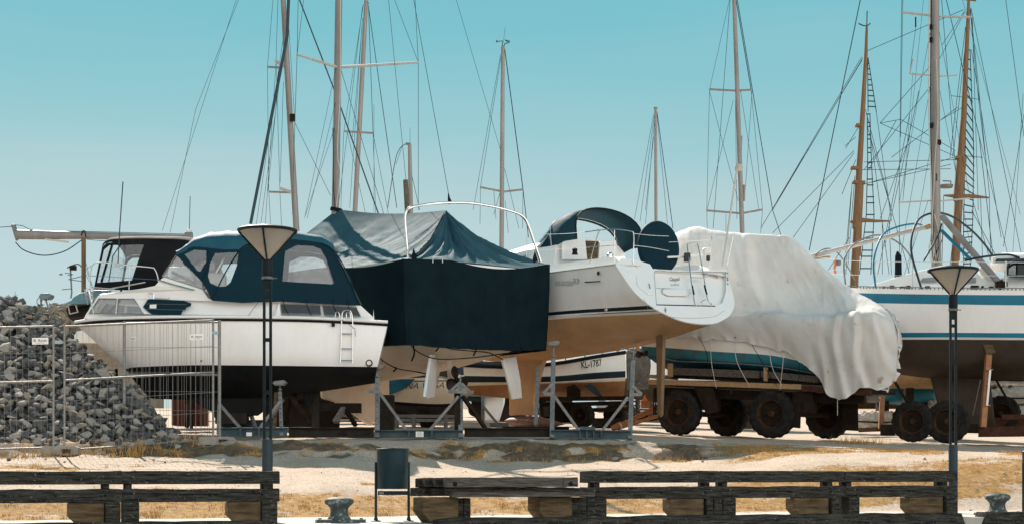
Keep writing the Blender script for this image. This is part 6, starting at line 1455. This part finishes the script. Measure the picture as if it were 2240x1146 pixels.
barF((1958, 835), (1985, 880), .95, .9, .07, .07, 'strut', 'chassis'); barF((2170, 815), (2222, 905), 1.8, 1.7, .06, .06, 'strut', 'chassis')
barF((2190, 912), (2240, 912), 1.0, 1.0, .4, .14, 'bracket', 'rust')
MB().tube([Fp(2145, 830, .3), Fp(2128, 908, .3)], .012, 5).build('chain', M['galv'], rt)
# ================================================================ yachts further back, mostly masts above the others
def far_yacht(label, Y, mast, th, wires, spread=(), heads=None, L=9, hdg=1.0, name='sailing_yacht', mat='alu', extra=None, rw=None, hullmat='gel'):
    (x0, y0), (x1, y1) = mast        # top, foot in the photo
    foot = P(x1, y1, Y); gx = foot.x; g = gz0(gx, Y)
    r = thing(name, label, 'sailing yacht', (gx, Y, g))
    topp = P(x0, y0, Y); d = (topp - foot)
    # carry the mast down to the deck of its hull
    zd = g + 2.3; low = foot - d * ((foot.z - zd) / d.z)
    MB().tube([low, foot, lerp(foot, topp, .6), topp], [th, th, th * .95, th * .8], 12).build('mast', M[mat], r, smooth=60)
    for a, b in spread: MB().tube([P(*a, Y), P(*b, Y)], .035 * Y / 50, 6).build('spreader', M['alu'], r)
    for w in wires: stay(r, P(*w[0], Y), P(*w[1], Y), (w[2] if len(w) > 2 else 1.2) * Y / 3300 * .5)
    def mir(p): return V((p.x, 2 * Y - p.y, p.z))
    def s(x, l): return [V((gx + x + q[2] if len(q) > 2 else gx + x, Y - q[0], g + q[1])) for q in l]
    k = L / 9
    G = [s(-4.2 * k, [(.9, 2.3), (.85, 1.7), (.6, 1.25), (0, 1.1)]), s(-2 * k, [(1.35, 2.2), (1.3, 1.6), (.9, 1.0), (0, .8)]), s(1 * k, [(1.4, 2.25), (1.3, 1.6), (.85, .95), (0, .7)]), s(3.2 * k, [(.9, 2.35), (.75, 1.7), (.4, 1.1), (0, .85)]), s(5 * k, [(.03, 2.55), (.02, 1.9), (.02, 1.4), (0, 1.1)])]
    hull(r, G, [('topsides', 0, 1, M[hullmat]), ('bottom', 1, 3, M['grey_af'])], mirror=mir, transom=M[hullmat], deck=M['gel2'])
    MB().prism([V((gx - 1.2, Y - .08, g + .9)), V((gx + 1.2, Y - .08, g + .9)), V((gx + .8, Y - .08, g)), V((gx - .8, Y - .08, g))], (0, .16, 0)).build('keel', M['grey_af'], r)
    MB().box((gx + .6, Y, g + 2.45), (3.2 * k, 1.5, .5)).build('coachroof', M['gel2'], r, bevel=.08)
    if extra: extra(r, Y)
    return r
def x1(r, Y):
    MB().tube([P(632, -20, Y - .3), P(628, 80, Y - .3), P(548, 490, Y - .3)], .05, 7).build('furled_sail', M['wire'], r)
    MB().box(P(640, 258, Y - .15), (.16, .1, .22)).build('mast_fitting', M['chassis'], r)
    MB().tube([P(602, 133, Y), P(625, 149, Y)], .05, 6).build('spreader', M['alu_w'], r); MB().tube([P(612, 412, Y), P(640, 422, Y)], .05, 6).build('spreader', M['alu_w'], r)
far_yacht('yacht whose raked grey mast rises left of the cover, furled sail along its forestay', 47, ((616, -60), (648, 497)), .098,
    [((598, -10), (585, 147)), ((585, 147), (588, 420)), ((588, 420), (592, 495)), ((608, 0), (604, 130)), ((604, 130), (612, 412)), ((612, 412), (616, 495)), ((612, 150), (586, 418)), ((620, 180), (613, 400)), ((626, 40), (560, 495)), ((627, 60), (570, 495)), ((604, 135), (580, 495)), ((628, 0), (645, 265)), ((645, 265), (640, 470)), ((517, 0), (355, 505), 1.1), ((522, 0), (428, 240), 1.1), ((428, 240), (372, 510), 1.1)], spread=[((585, 147), (617, 149)), ((588, 420), (640, 422))], extra=x1)
def x2(r, Y):
    MB().tube([P(798, 10, Y), P(806, 6, Y)], .07, 6).build('masthead', M['galv'], r)
    MB().tube([P(655, 0, Y - 1), P(738, 215, Y - 1)], .03, 6).build('furled_sail', M['wire'], r); MB().tube([P(738, 215, Y - 1), P(832, 480, Y - 1)], .03, 6).build('furled_sail', M['wire'], r)
far_yacht('yacht whose pinkish mast leans right behind the covered boat, two short spreaders', 60, ((801, 2), (776, 470)), .098,
    [((795, 10), (752, 290)), ((752, 290), (745, 470)), ((806, 12), (816, 292), 1.6), ((816, 292), (822, 470)), ((806, 15), (868, 455), 2.0), ((793, 15), (740, 455)), ((793, 40), (765, 455)), ((792, 60), (771, 300)), ((816, 292), (850, 470)), ((760, 290), (800, 470)), ((818, 230), (818, 470), 1.0)], spread=[((752, 288), (785, 290)), ((787, 290), (818, 292))], extra=x2)
def x3(r, Y):
    MB().tube([P(887, 394, Y - .5), P(891, 470, Y - .5)], .085, 8).build('furled_sail', M['wood_lt'], r)
    wire(r, 'halyard', crv([P(888, 315, Y), P(875, 325, Y), P(864, 355, Y), P(848, 455, Y)], 6), .014, M['wire'])
    MB().tube([P(888, 315, Y), P(898, 316, Y)], .05, 6).build('masthead', M['galv'], r); stay(r, P(897, 315, Y), P(897, 280, Y), .008, name='antenna')
far_yacht('yacht whose short grey mast just clears the dark cover', 54, ((896, 316), (899, 470)), .078, [((900, 380), (918, 460), 1.4), ((880, 320), (866, 360))], extra=x3, L=7)
def wind_gear(px, py, Y):
    def f(r, Y_=Y):
        g = MB().tube([P(px - 14, py - 12, Y), P(px - 2, py - 14, Y), P(px - 2, py, Y)], .018, 5).build('wind_sensor', M['wire'], r)
        MB().tube([P(px, py, Y), P(px + 4, py - 8, Y), P(px + 13, py - 10, Y)], .02, 5).build('arm', M['wire'], g)
        MB().prism([P(px + 3, py - 17, Y), P(px + 14, py - 14, Y), P(px + 15, py - 12, Y), P(px + 6, py - 13, Y)], (0, .05, 0)).build('vane', M['wire'], g)
        MB().tube([P(px - 15, py - 10, Y), P(px - 15, py - 15, Y), P(px - 12, py - 15, Y)], .015, 5).build('cup', M['wire'], g)
        stay(r, P(px, py - 10, Y), P(px + 4, py - 43, Y), .008, name='antenna')
    return f
far_yacht('yacht with a wind vane on its pinkish mast, between the cover and the spray hood', 56, ((1100, 103), (1097, 545)), .085,
    [((1095, 120), (1035, 460)), ((1096, 125), (1051, 410)), ((1051, 410), (1050, 490)), ((1104, 108), (1144, 415), 2.6), ((1144, 415), (1156, 520), 2.2), ((1144, 415), (1143, 500)), ((1094, 420), (1080, 470)), ((1104, 370), (1135, 500)), ((1105, 440), (1112, 510)), ((1080, 415), (1085, 480)), ((998, 0), (1095, 330), 1.1)], spread=[((1050, 410), (1096, 419)), ((1101, 420), (1145, 415))], extra=wind_gear(1101, 104, 56))
far_yacht('yacht whose bare dark mast ends in the sky above the navy wheel cover', 64, ((1434, 238), (1435, 520)), .068,
    [((1430, 250), (1388, 480)), ((1431, 255), (1400, 485)), ((1432, 260), (1412, 490)), ((1430, 300), (1412, 460)), ((1437, 245), (1472, 500), 2.0), ((1437, 250), (1460, 490))], spread=[((1430, 237), (1438, 237))], L=8)
def x6(r, Y):
    MB().lathe([(0, -.14), (.12, -.12), (.15, 0), (.12, .12), (0, .14)], P(1616, 368, Y), Z, n=12).build('radar_reflector', M['alu_w'], r)
    MB().tube([P(1628, 405, Y), P(1627, 440, Y)], .05, 6).build('radio_reflector', M['alu'], r)
    MB().tube([P(1621, 298, Y), P(1618, 360, Y)], .055, 6).build('backing_pole', M['alu'], r)
far_yacht('tall-masted yacht with two pairs of spreaders behind the white sheeting', 52, ((1604, -50), (1624, 520)), .082,
    [((1598, -10), (1552, 197), 1.1), ((1552, 197), (1546, 460)), ((1546, 460), (1547, 500)), ((1597, 0), (1560, 500), 1.4), ((1610, 0), (1643, 197), 2.4), ((1612, -5), (1690, 460), 2.2), ((1690, 460), (1710, 520), 2), ((1643, 197), (1668, 460)), ((1668, 460), (1664, 510)), ((1552, 200), (1580, 310)), ((1580, 310), (1615, 440)), ((1604, 220), (1547, 458)), ((1620, 200), (1660, 460)), ((1645, 200), (1630, 420)), ((1608, 160), (1612, 480)), ((1588, 470), (1588, 515))], spread=[((1551, 196), (1608, 199)), ((1612, 199), (1644, 197)), ((1545, 461), (1618, 467)), ((1624, 467), (1668, 459))], extra=x6)

# ================================================================ wooden tall ship far behind
YS = 120
rs = thing('tall_ship', 'far wooden sailing ship with two varnished masts, ratlines and a web of rigging', 'sailing ship', (P(1990, 900, YS).x, YS, gz0(30, YS)))
def sp_(pts, r, nm='mast', m='wood_or'): return MB().tube([P(x, y, YS) for x, y in pts], r, 9).build(nm, M[m], rs, smooth=60)
k = YS / F
m1 = sp_([(1861, 900), (1869, 610), (1876, 490), (1880, 400)], [.36, .34, .31, .30]); sp_([(1872, 500), (1884, 300), (1894, 125), (1896, 60)], [.30, .22, .15, .1], 'topmast')
m2 = sp_([(2078, 900), (2090, 570), (2097, 440), (2106, 345)], [.36, .34, .33, .32]); sp_([(2094, 440), (2108, 260), (2118, 30), (2119, -10)], [.34, .24, .15, .1], 'topmast')
for pts in ([(1860, 486), (1874, 484), (1890, 482), (1916, 484), (1946, 484)], [(2064, 428), (2098, 430), (2130, 430), (2164, 433)]):
    sp_(pts, [.10, .22, .18, .12, .06][:len(pts)] if len(pts) == 5 else [.06, .2, .16, .06], 'crosstree')
for (x, y, w) in ((1872, 399, 14), (1887, 400, 10), (2098, 345, 16), (1878, 275, 14), (1869, 368, 16)): MB().box(P(x, y, YS), (w * k, .5, 7 * k)).build('mast_cap', M['wood_or'], rs, bevel=.05)
sp_([(1884, 402), (1880, 480), (1878, 560)], [.20, .22, .2], 'furled_sail', 'wood_or'); sp_([(2102, 347), (2094, 440)], [.26, .28], 'furled_sail', 'wood_or')
g = sp_([(1878, 52), (1886, 56), (1896, 58), (1904, 52)], .05, 'wind_sensor', 'wire'); MB().tube([P(1896, 60, YS), P(1897, 25, YS)], .045, 5).build('antenna', M['wire'], g)
sp_([(2102, -2), (2135, 2)], .08, 'crosstree')
rd_ = MB().lathe([(0, -.12), (.5, -.1), (.55, .1), (0, .2)], P(2070, 408, YS), Z, n=14).build('radar_dome', M['galv'], rs); sp_([(2062, 396), (2080, 397), (2080, 412)], .06, 'radar_bracket', 'galv')
def lad_(l, r, n):
    mb = MB()
    for s_ in (l, r): mb.tube([P(x, y, YS) for x, y in s_], .035, 4, cap=False)
    T = lambda s_, f: crv([(a, b, 0) for a, b in s_], 10)[int(f * (len(s_) - 1) * 10)]
    for i in range(n):
        f = (i + .5) / n; a = T(l, f); b = T(r, f); mb.tube([P(a.x - 1, a.y, YS), P(b.x + 1, b.y, YS)], .05, 4)
    mb.build('ratlines', M['wire'], rs)
lad_([(1898, 128), (1899, 245)], [(1899, 128), (1917, 246)], 10)
lad_([(1897, 250), (1898, 345), (1895, 470), (1880, 600)], [(1903, 250), (1906, 345), (1912, 470), (1905, 600)], 20)
lad_([(2117, 110), (2112, 300), (2108, 480), (2108, 600)], [(2122, 110), (2130, 330), (2128, 480), (2122, 600)], 34)
RG = [((1897, 112), (2108, 22)), ((1885, 125), (1700, 440)), ((1887, 128), (1690, 460)), ((1886, 132), (1664, 500)), ((1872, 300), (1848, 320)), ((1880, 275), (1850, 325)), ((1868, 330), (1690, 510)), ((1868, 335), (1735, 520)), ((1872, 350), (1842, 425)), ((1870, 385), (1855, 580)), ((1864, 400), (1850, 600)), ((1862, 420), (1846, 600)), ((1858, 520), (1780, 640)),
      ((1890, 355), (2095, 350)), ((1950, 345), (2095, 235)), ((1885, 372), (2080, 370)), ((1890, 404), (2086, 345)), ((1905, 400), (2080, 360)), ((1925, 270), (2095, 345)), ((1925, 270), (1970, 262)), ((1970, 262), (2090, 330)), ((1925, 270), (2040, 140)), ((1890, 372), (2035, 190)), ((1900, 373), (1960, 265)), ((1893, 240), (1950, 460)), ((1898, 280), (1990, 600)), ((1945, 486), (1950, 600)), ((1930, 486), (1930, 600)), ((1917, 247), (1950, 484)), ((1905, 300), (1945, 600)), ((1990, 250), (1920, 600)), ((2010, 200), (1935, 540)), ((1925, 480), (1990, 300)),
      ((2122, 20), (2140, 215)), ((2140, 215), (2155, 340)), ((2123, 20), (2165, 432)), ((2124, 18), (2235, 560)), ((2125, 110), (2190, 520)), ((2110, 25), (2060, 100)), ((2110, 28), (2055, 130)), ((2106, 235), (2060, 262)), ((2116, 60), (2085, 340)), ((2112, 60), (2078, 345)), ((2080, 210), (2142, 218)), ((2095, 340), (2150, 345)), ((2164, 433), (2168, 600)), ((2145, 433), (2150, 600)), ((2128, 440), (2175, 600)), ((2125, 460), (2200, 600)), ((2064, 430), (2060, 600)), ((2105, 350), (2076, 600)), ((2200, 0), (2240, 300)), ((2195, 540), (2240, 250))]
for a, b in RG: stay(rs, P(*a, YS), P(*b, YS), .030, name='rigging')
def shp(p): return V((p.x, 2 * YS - p.y, p.z))
gs = gz0(30, YS); X0 = P(1990, 900, YS).x
G = [[V((X0 + x, YS - h, gs + z)) for h, z in l] for x, l in ((-17, [(.1, 2.6), (.1, 1.5), (0, .2)]), (-10, [(2.3, 1.9), (2.1, .9), (0, -.5)]), (0, [(3.2, 1.6), (3, .6), (0, -.8)]), (10, [(2.8, 1.8), (2.4, .8), (0, -.5)]), (15, [(1.8, 2.3), (1.4, 1.2), (0, .0)]))]
hull(rs, G, [('topsides', 0, 2, M['wood_br'])], mirror=shp, transom=M['wood_br'], deck=M['plank'])

# ================================================================ clutter seen under and between the boats
def side_hull(label, Y, name, stations, parts, hb, cat='boat', deck='gel2', transom='gel'):
    yc = Y + hb; r = thing(name, label, cat, (P(stations[1][0][0], 900, yc).x, yc, 2))
    mir = lambda p: V((p.x, 2 * yc - p.y, p.z))
    G = [[V((P(x, y, Y).x, yc - hb * h, P(x, y, Y).z)) for x, y, h in st_] for st_ in stations]
    S_, T_, o_ = hull(r, G, parts, mirror=mir, transom=M[transom], deck=M[deck]); return r, S_, yc
# pilot-style boat KL-1787
wb = mk('brown_bottom', (.36, .165, .055), .6, var=2, col2=(.24, .11, .04), spots=(8, .66, (.12, .07, .04)))
rk, SK, yk = side_hull('white boat with black KL-1787 on its side, brown bottom and grey rudder board', 44, 'workboat',
    [[(1371, 765, .55), (1371, 808, .62), (1371, 822, .6), (1371, 830, .58), (1371, 848, .4), (1371, 862, 0)], [(1300, 778, .9), (1300, 814, .95), (1300, 828, .92), (1300, 835, .9), (1298, 852, .6), (1296, 868, 0)], [(1215, 793, 1), (1215, 822, 1), (1215, 834, .98), (1215, 838, .95), (1215, 853, .6), (1215, 868, 0)], [(1120, 800, .9), (1120, 822, .85), (1120, 834, .8), (1120, 839, .75), (1120, 854, .45), (1120, 866, 0)], [(1010, 790, .02), (1012, 815, .02), (1014, 830, .02), (1016, 838, .02), (1022, 850, .01), (1030, 858, 0)]],
    [('topsides', 0, 1, M['gel']), ('boot_top', 1, 2, M['navy_stripe']), ('boot_line', 2, 3, M['cream']), ('bottom', 3, 5, wb)], 1.3)
sh_ = [r[0] for r in SK]
MB().tube([p + V((0, -.02, -.02)) for p in sh_], .055, 7).build('rub_rail', M['black_pl'], rk)
for p in sh_[1:16:2]: MB().tube([p + V((0, .02, .02)), p + V((0, .02, .12))], .016, 5).build('rail_post', M['black_pl'], rk)
MB().tube([p + V((0, .02, .12)) for p in sh_], .03, 5).build('hand_rail', M['black_pl'], rk)
xd = (P(1315, 797, 44) - P(1272, 803, 44)).normalized()
text('KL-1787', 'lettering', M['ink'], rk, P(1272.5, 805, 43.93), xd, V((-.12, 0, 1)), .60, height=.21, bold=.022)
MB().prism([P(x, y, 44.9) for x, y in ((1370, 768), (1378, 762), (1422, 760), (1424, 800), (1418, 850), (1372, 852))], (0, .12, 0)).build('rudder', mk('weathered_board', (.17, .15, .13), .9, var=5, col2=(.08, .075, .07), spots=(14, .6, (.3, .28, .25))), rk, bevel=.02)
MB().prism([P(x, y, 43.8) for x, y in ((1240, 846), (1256, 839), (1270, 852), (1270, 868), (1240, 868))], (0, .1, 0)).build('bilge_chock', M['chassis'], rk)
MB().prism([P(x, y, 43.8) for x, y in ((1276, 842), (1290, 838), (1304, 846), (1318, 866), (1310, 868), (1296, 858))], (0, .1, 0)).build('bilge_chock', M['pole_base'], rk)
rkt = thing('boat_trailer', 'dark low trailer with one big tyre showing under the KL-1787 boat', 'trailer', P(1290, 925, 43.5))
wheel(rkt, P(1272, 908, 43.6), (.45, .893, 0), .36, .4); wheel(rkt, P(1345, 906, 46), (.45, .893, 0), .34, .3)
for a, b, Y in (((1180, 872), (1380, 870), 43.7), ((1180, 885), (1380, 880), 44.6), ((1200, 898), (1380, 894), 45.5)): MB().bar(P(*a, Y), P(*b, Y), .14, .12).build('frame_rail', M['chassis'], rkt)
MB().box(P(1235, 905, 44.6), (.8, .5, .5)).build('winch_box', M['chassis'], rkt, bevel=.03); MB().box(P(1330, 925, 46), (1.0, .5, .3)).build('axle_box', M['dark_beam'], rkt)
# lettered cream boat
rn, SN, yn = side_hull('cream boat with script lettering on its side and a black bottom, seen behind the rudders', 46, 'sailing_boat',
    [[(1005, 815, .5), (1003, 845, .55), (1000, 878, .5), (998, 885, .45), (996, 905, .2), (995, 915, 0)], [(950, 823, .85), (950, 850, .88), (950, 882, .8), (950, 888, .75), (950, 908, .35), (950, 918, 0)], [(860, 826, 1), (860, 850, 1), (860, 877, .9), (860, 883, .86), (860, 906, .4), (860, 918, 0)], [(760, 815, .8), (760, 840, .75), (760, 870, .6), (760, 877, .55), (760, 900, .3), (760, 910, 0)], [(660, 800, .02), (663, 830, .02), (668, 860, .02), (672, 870, .02), (680, 890, .01), (690, 900, 0)]],
    [('topsides', 0, 2, M['cream']), ('boot_top', 2, 3, M['black_pl']), ('bottom', 3, 5, mk('worn_black_bottom', (.035, .03, .028), .7, var=2.2, col2=(.16, .13, .10), lo=.45, hi=.75))], 1.4, transom='cream')
MB().prism([P(x, y, 45.92) for x, y in ((770, 828), (908, 828), (895, 842), (880, 852), (860, 860), (830, 866), (770, 868))], (0, .05, 0)).build('bow_panel', M['teal_af'], rn)
MB().tube([P(905, 833, 45.9), P(985, 832, 45.93)], .018, 5).build('sheer_line', M['ink'], rn)
MB().prism([P(x, y, 46.3) for x, y in ((912, 826), (925, 821), (988, 820), (990, 826))], (0, .6, 0)).build('cabin_window', M['ink'], rn)
text('NA VEGA', 'lettering', M['ink'], rn, P(887, 850, 45.9), (1, 0, .03), Z, 1.17, shear=.35, height=.18)
rnt = thing('boat_trailer', 'grey low trailer frame carrying the cream lettered boat', 'trailer', P(930, 925, 45.5))
for y in (909, 918): MB().bar(P(868, y, 45.6), P(1000, y + 1, 45.6), .12, .09).build('frame_rail', M['galv'], rnt)
for x in (868, 905, 975, 998): MB().bar(P(x, 905, 45.6), P(x, 934, 45.6), .12, .1).build('leg', M['galv'], rnt)
wheel(rnt, P(935, 925, 46.5), (.1, 1, 0), .22, .2)
# cream hull with fin keel and navy topsides
rq, SQ, yq = side_hull('cream-hulled yacht with navy topsides and fin keel, behind the white rudders', 49, 'sailing_yacht',
    [[(940, 800, .6), (940, 822, .62), (940, 824, .62), (945, 838, .4), (950, 848, 0)], [(1000, 796, .9), (1000, 820, .9), (1000, 823, .9), (1005, 852, .5), (1008, 866, 0)], [(1060, 788, 1), (1060, 818, 1), (1060, 822, 1), (1062, 856, .5), (1064, 866, 0)], [(1120, 778, .9), (1120, 815, .85), (1120, 819, .84), (1116, 850, .4), (1112, 860, 0)], [(1200, 745, .03), (1190, 800, .03), (1188, 806, .03), (1170, 830, .02), (1160, 840, 0)]],
    [('topsides', 0, 1, M['navy_stripe']), ('boot_top', 1, 2, M['gel2']), ('bottom', 2, 4, mk('pale_bottom', (.62, .56, .48), .6, var=2, col2=(.52, .46, .39)))], 1.5, cat='sailing yacht')
MB().prism([P(x, y, yq - .15) for x, y in ((1052, 855), (1106, 855), (1104, 880), (1092, 921), (1058, 921), (1060, 880))], (0, .3, 0)).build('keel', M['gel2'], rq, bevel=.06)
MB().prism([P(x, y, yq - .4) for x, y in ((1020, 872), (1025, 864), (1040, 863), (1054, 869), (1053, 877), (1022, 876))], (0, .1, 0)).build('rudder_tip', M['navy_stripe'], rq)
rq2 = thing('boat_prop', 'slim blue-grey screw prop with brace, standing at the fin-keeled cream hull', 'boat prop', P(1056, 932, 47.5))
cradle_post(rq2, P(1056, 930, 47.5), P(1057, 830, 47.9), .11); MB().bar(P(1057, 888, 47.5), P(1090, 928, 47.5), .08).build('brace', M['galv'], rq2); MB().box(P(1092, 930, 47.5), (.6, .4, .15)).build('base', M['galv'], rq2)
# blue tank, pale net bags of stone, ochre hull, red sheet
rtk = thing('float_tank', 'bright teal cylindrical tank lying behind the yacht trailer wheels', 'tank', P(1980, 865, 47))
mb = MB(); a = P(1895, 858, 47); b = P(2052, 866, 47); pts = [lerp(a, b, f) for f in (0, .03, .1, .5, .9, .97, 1)]; mb.tube(pts, [.06, .2, .29, .33, .33, .25, .05], 20); mb.build('shell', M['teal_tank'], rtk, smooth=60)
MB().bar(P(1980, 850, 46.6), P(1976, 885, 46.6), .08).build('lug', M['galv_lt'], rtk); MB().lathe([(0, -.05), (.09, -.05), (.09, .05), (0, .05)], P(1983, 852, 46.62), (0, 1, 0), n=12).build('eye', M['galv_lt'], rtk)
for x in (1930, 2020): MB().box(P(x, 903, 47), (.3, .5, .7)).build('saddle', M['dark_beam'], rtk)
ro, SO, yo = side_hull('ochre-bottomed hull glimpsed between the white sheet and the grey keel', 44.5, 'boat_hull',
    [[(1930, 770, .8), (1930, 806, .85), (1932, 840, .6), (1935, 842, 0)], [(2000, 770, 1), (2000, 806, 1), (2000, 838, .8), (2000, 843, 0)], [(2120, 770, 1), (2120, 806, 1), (2120, 838, .7), (2120, 843, 0)], [(2200, 770, .05), (2195, 800, .05), (2190, 830, .03), (2185, 838, 0)]], [('topsides', 0, 1, M['galv']), ('bottom', 1, 3, M['yellow'])], 1.3, transom='yellow')
for x in (1990, 2110): MB().bar(P(x, 842, 45.8), P(x, 925, 45.8), .2).build('support', M['dark_beam'], ro)
def net_bag(px0, px1, py0, py1, Y, label, white=0, dep=.9):
    a = P(px0, py1, Y); b = P(px1, py0, Y); r = thing('stone_bag', label, 'stone bag', ((a.x + b.x) / 2, Y + dep / 2, a.z), 'net bags of stone')
    cx, cz = (a.x + b.x) / 2, (a.z + b.z) / 2; hx, hz = (b.x - a.x) / 2, (b.z - a.z) / 2; G = []
    for i in range(49):
        th = -math.pi / 2 + math.pi * i / 48; row = []
        for j in range(90):
            ph = 2 * math.pi * j / 90
            sq = lambda q, e: math.copysign(abs(q) ** e, q)
            d = V((sq(math.cos(th), .45) * sq(math.cos(ph), .5), sq(math.cos(th), .45) * sq(math.sin(ph), .5), sq(math.sin(th), .6)))
            p = V((cx + d.x * hx, Y + dep / 2 + d.y * dep / 2, cz + d.z * hz))
            c = noise.voronoi(p * 5.2)[0]; p += V((d.x, d.y, d.z)).normalized() * (.07 - .16 * c[0])
            row.append(p)
        G.append(row)
    MB().grid(G, wrap=True).build('bag', M['stone'] if not white else M['bagw'], r, smooth=30)
    MB().tube([P(px0, (py0 + py1) / 2 + 3, Y - .03), P((px0 + px1) / 2, (py0 + py1) / 2 + 5, Y - .06), P(px1, (py0 + py1) / 2 + 2, Y - .03)], .025, 5).build('strap', M['rope'], r)
M['bagw'] = mk('pale_net_bag', (.62, .58, .52), .9, var=6, col2=(.36, .33, .30), bump=(20, .6, .02))
net_bag(1872, 1990, 899, 937, 46, 'low pale net bag of stone between the trailer and the orange prop', 1)
net_bag(2158, 2300, 808, 846, 43.5, 'pale-topped net bag of stone on top of the stack at the right edge', 1)
net_bag(2160, 2300, 846, 885, 43.4, 'grey net bag of stone in the middle of the stack at the right edge')
net_bag(2156, 2300, 885, 932, 43.3, 'grey net bag of stone at the bottom of the stack at the right edge')
net_bag(2030, 2062, 875, 930, 46.5, 'grey net bag of stone glimpsed between the two trailer wheels', 1)
o = MB().prism([P(x, y, 41) for x, y in ((375, 868), (444, 868), (444, 930), (375, 930))], (0, .8, 0)).build('red_crate', M['red'], loc=P(410, 930, 41), bevel=.02); tag(o, 'faded red crate behind the mesh fence under the cruiser', 'crate')
o = MB().prism([P(x, y, 33.9) for x, y in ((300, 806), (470, 800), (470, 818), (420, 832), (330, 850))], (0, 1.2, 0)).build('hull_bearer', M['wood_br'], loc=P(390, 820, 34), bevel=.03); tag(o, 'broad brown timber bearer under the forefoot of the white cruiser', 'timber')
# pale parked car seen under the cruiser's bow and van further right, thin things far behind
def car(px, py, Y, label, body, rz):
    q = P(px, py, Y); g = gz0(q.x, Y); r = thing('parked_car', label, 'car', (q.x, Y, g), 'cars parked behind the boats', rz)
    pf = [(-2.1, .35), (-2.15, .75), (-1.95, .95), (-1.3, 1.0), (-.7, 1.45), (.6, 1.48), (1.5, 1.05), (2.05, .9), (2.15, .5), (2.1, .35)]
    MB().prism([(x, -.82, z) for x, z in pf], (0, 1.64, 0)).build('body', M[body], r, bevel=.08, local=True)
    for s in (-1, 1):
        MB().prism([(x, s * .825, z) for x, z in ((-1.15, 1.02), (-.65, 1.38), (-.05, 1.40), (-.05, 1.02))], (0, s * .012, 0)).build('window', M['dkglass'], r, local=True)
        MB().prism([(x, s * .825, z) for x, z in ((.03, 1.02), (.03, 1.40), (.55, 1.40), (1.2, 1.04))], (0, s * .012, 0)).build('window', M['dkglass'], r, local=True)
        for x in (-1.3, 1.3): MB().lathe([(0, -.1), (.2, -.1), (.31, -.1), (.32, 0), (.31, .1), (.2, .1), (0, .1)], (x, s * .76, .32), (0, 1, 0), n=20).build('wheel', M['rubber'], r, local=True)
    MB().prism([(-1.32, -.7, 1.0), (-1.32, .7, 1.0), (-.74, .62, 1.42), (-.74, -.62, 1.42)], (-.02, 0, .012)).build('window', M['dkglass'], r, local=True)
    MB().prism([(1.52, -.7, 1.06), (1.52, .7, 1.06), (.64, .62, 1.46), (.64, -.62, 1.46)], (.02, 0, .012)).build('window', M['dkglass'], r, local=True)
car(1425, 900, 62, 'pale parked car far behind, glimpsed beside the orange drawbar', 'car_w', .3)
car(1115, 900, 66, 'pale parked car far behind, glimpsed past the gold keel', 'car_w', -.4)
car(560, 900, 58, 'pale parked car far behind, glimpsed under the cruiser', 'car_w', .2)
rv = thing('dinghy', 'pale dinghy hull standing behind the stone heap below the cruiser bow', 'dinghy', P(180, 790, 44))
G = [[V((P(x, y, 44).x, 45 - h, P(x, y, 44).z)) for x, y, h in l] for l in ([(150, 722, .5), (150, 745, .5), (152, 790, 0)], [(185, 720, .8), (185, 748, .75), (187, 800, 0)], [(240, 720, .7), (240, 748, .6), (242, 800, 0)], [(300, 716, .02), (298, 745, .02), (290, 780, 0)])]
hull(rv, G, [('topsides', 0, 1, M['gel']), ('bottom', 1, 2, M['concrete'])], mirror=lambda p: V((p.x, 90 - p.y, p.z)), transom=M['gel'], deck=M['gel2'])

def sawhorse(px, py0, py1, Y, label, w=.9):
    a = P(px, py1, Y); h = (py1 - py0) * Y / F; r = thing('trestle', label, 'trestle', a, 'dark trestles under and behind the boats')
    MB().box(a + Z * (h - .06), (w, .16, .13)).build('beam', M['dark_beam'], r, bevel=.01)
    for s in (-1, 1):
        for q in (-1, 1): MB().bar(a + V((s * w * .42, q * .28, 0)), a + V((s * w * .34, q * .04, h - .1)), .08, .08).build('leg', M['chassis'], r)
sawhorse(655, 862, 930, 41, 'dark trestle behind the propeller of the white cruiser')
sawhorse(700, 878, 930, 43, 'dark trestle left of the cream keel', .6)
sawhorse(1160, 872, 930, 44, 'dark trestle behind the gold keel')
sawhorse(455, 872, 935, 40, 'dark trestle behind the mesh fence beside the red crate', 1.2)
def pallet(px, py, Y, n, label):
    a = P(px, py, Y); r = thing('pallet_stack', label, 'pallets', a, 'pallet stacks far behind'); 
    for k in range(n):
        b = MB()
        for j in range(5): b.box(a + V((0, -.45 + .225 * j, .14 + k * .15)), (1.2, .1, .022))
        for j in (-.5, 0, .5): b.box(a + V((j, 0, .07 + k * .15)), (.1, 1, .10))
        b.build('pallet', M['wood_lt'], r)
pallet(1070, 912, 58, 5, 'stack of grey pallets far behind the gold keel')
pallet(780, 915, 57, 4, 'stack of grey pallets far behind the cream keel')
pallet(1395, 912, 56, 6, 'stack of grey pallets far behind the orange drawbar')
def shed(px0, px1, py0, Y, label, mat):
    a = P(px0, 900, Y); b = P(px1, 900, Y); g = gz0((a.x + b.x) / 2, Y); h = P(0, py0, Y).z - g; c = V(((a.x + b.x) / 2, Y, g)); w = b.x - a.x
    r = thing('storage_container', label, 'container', c)
    MB().box(c + Z * h / 2, (w, 2.4, h)).build('body', M[mat], r, bevel=.02)
    m = MB()
    for i in range(int(w / .28)): m.box(c + V((-w / 2 + .14 + i * .28, -1.21, h / 2)), (.12, .03, h - .25))
    m.build('corrugation', M[mat], r)
shed(640, 700, 842, 62, 'small dark container far behind the cruiser propeller', 'pole_base')
shed(1180, 1250, 850, 64, 'long dark container far behind the KL-1787 trailer', 'chassis')
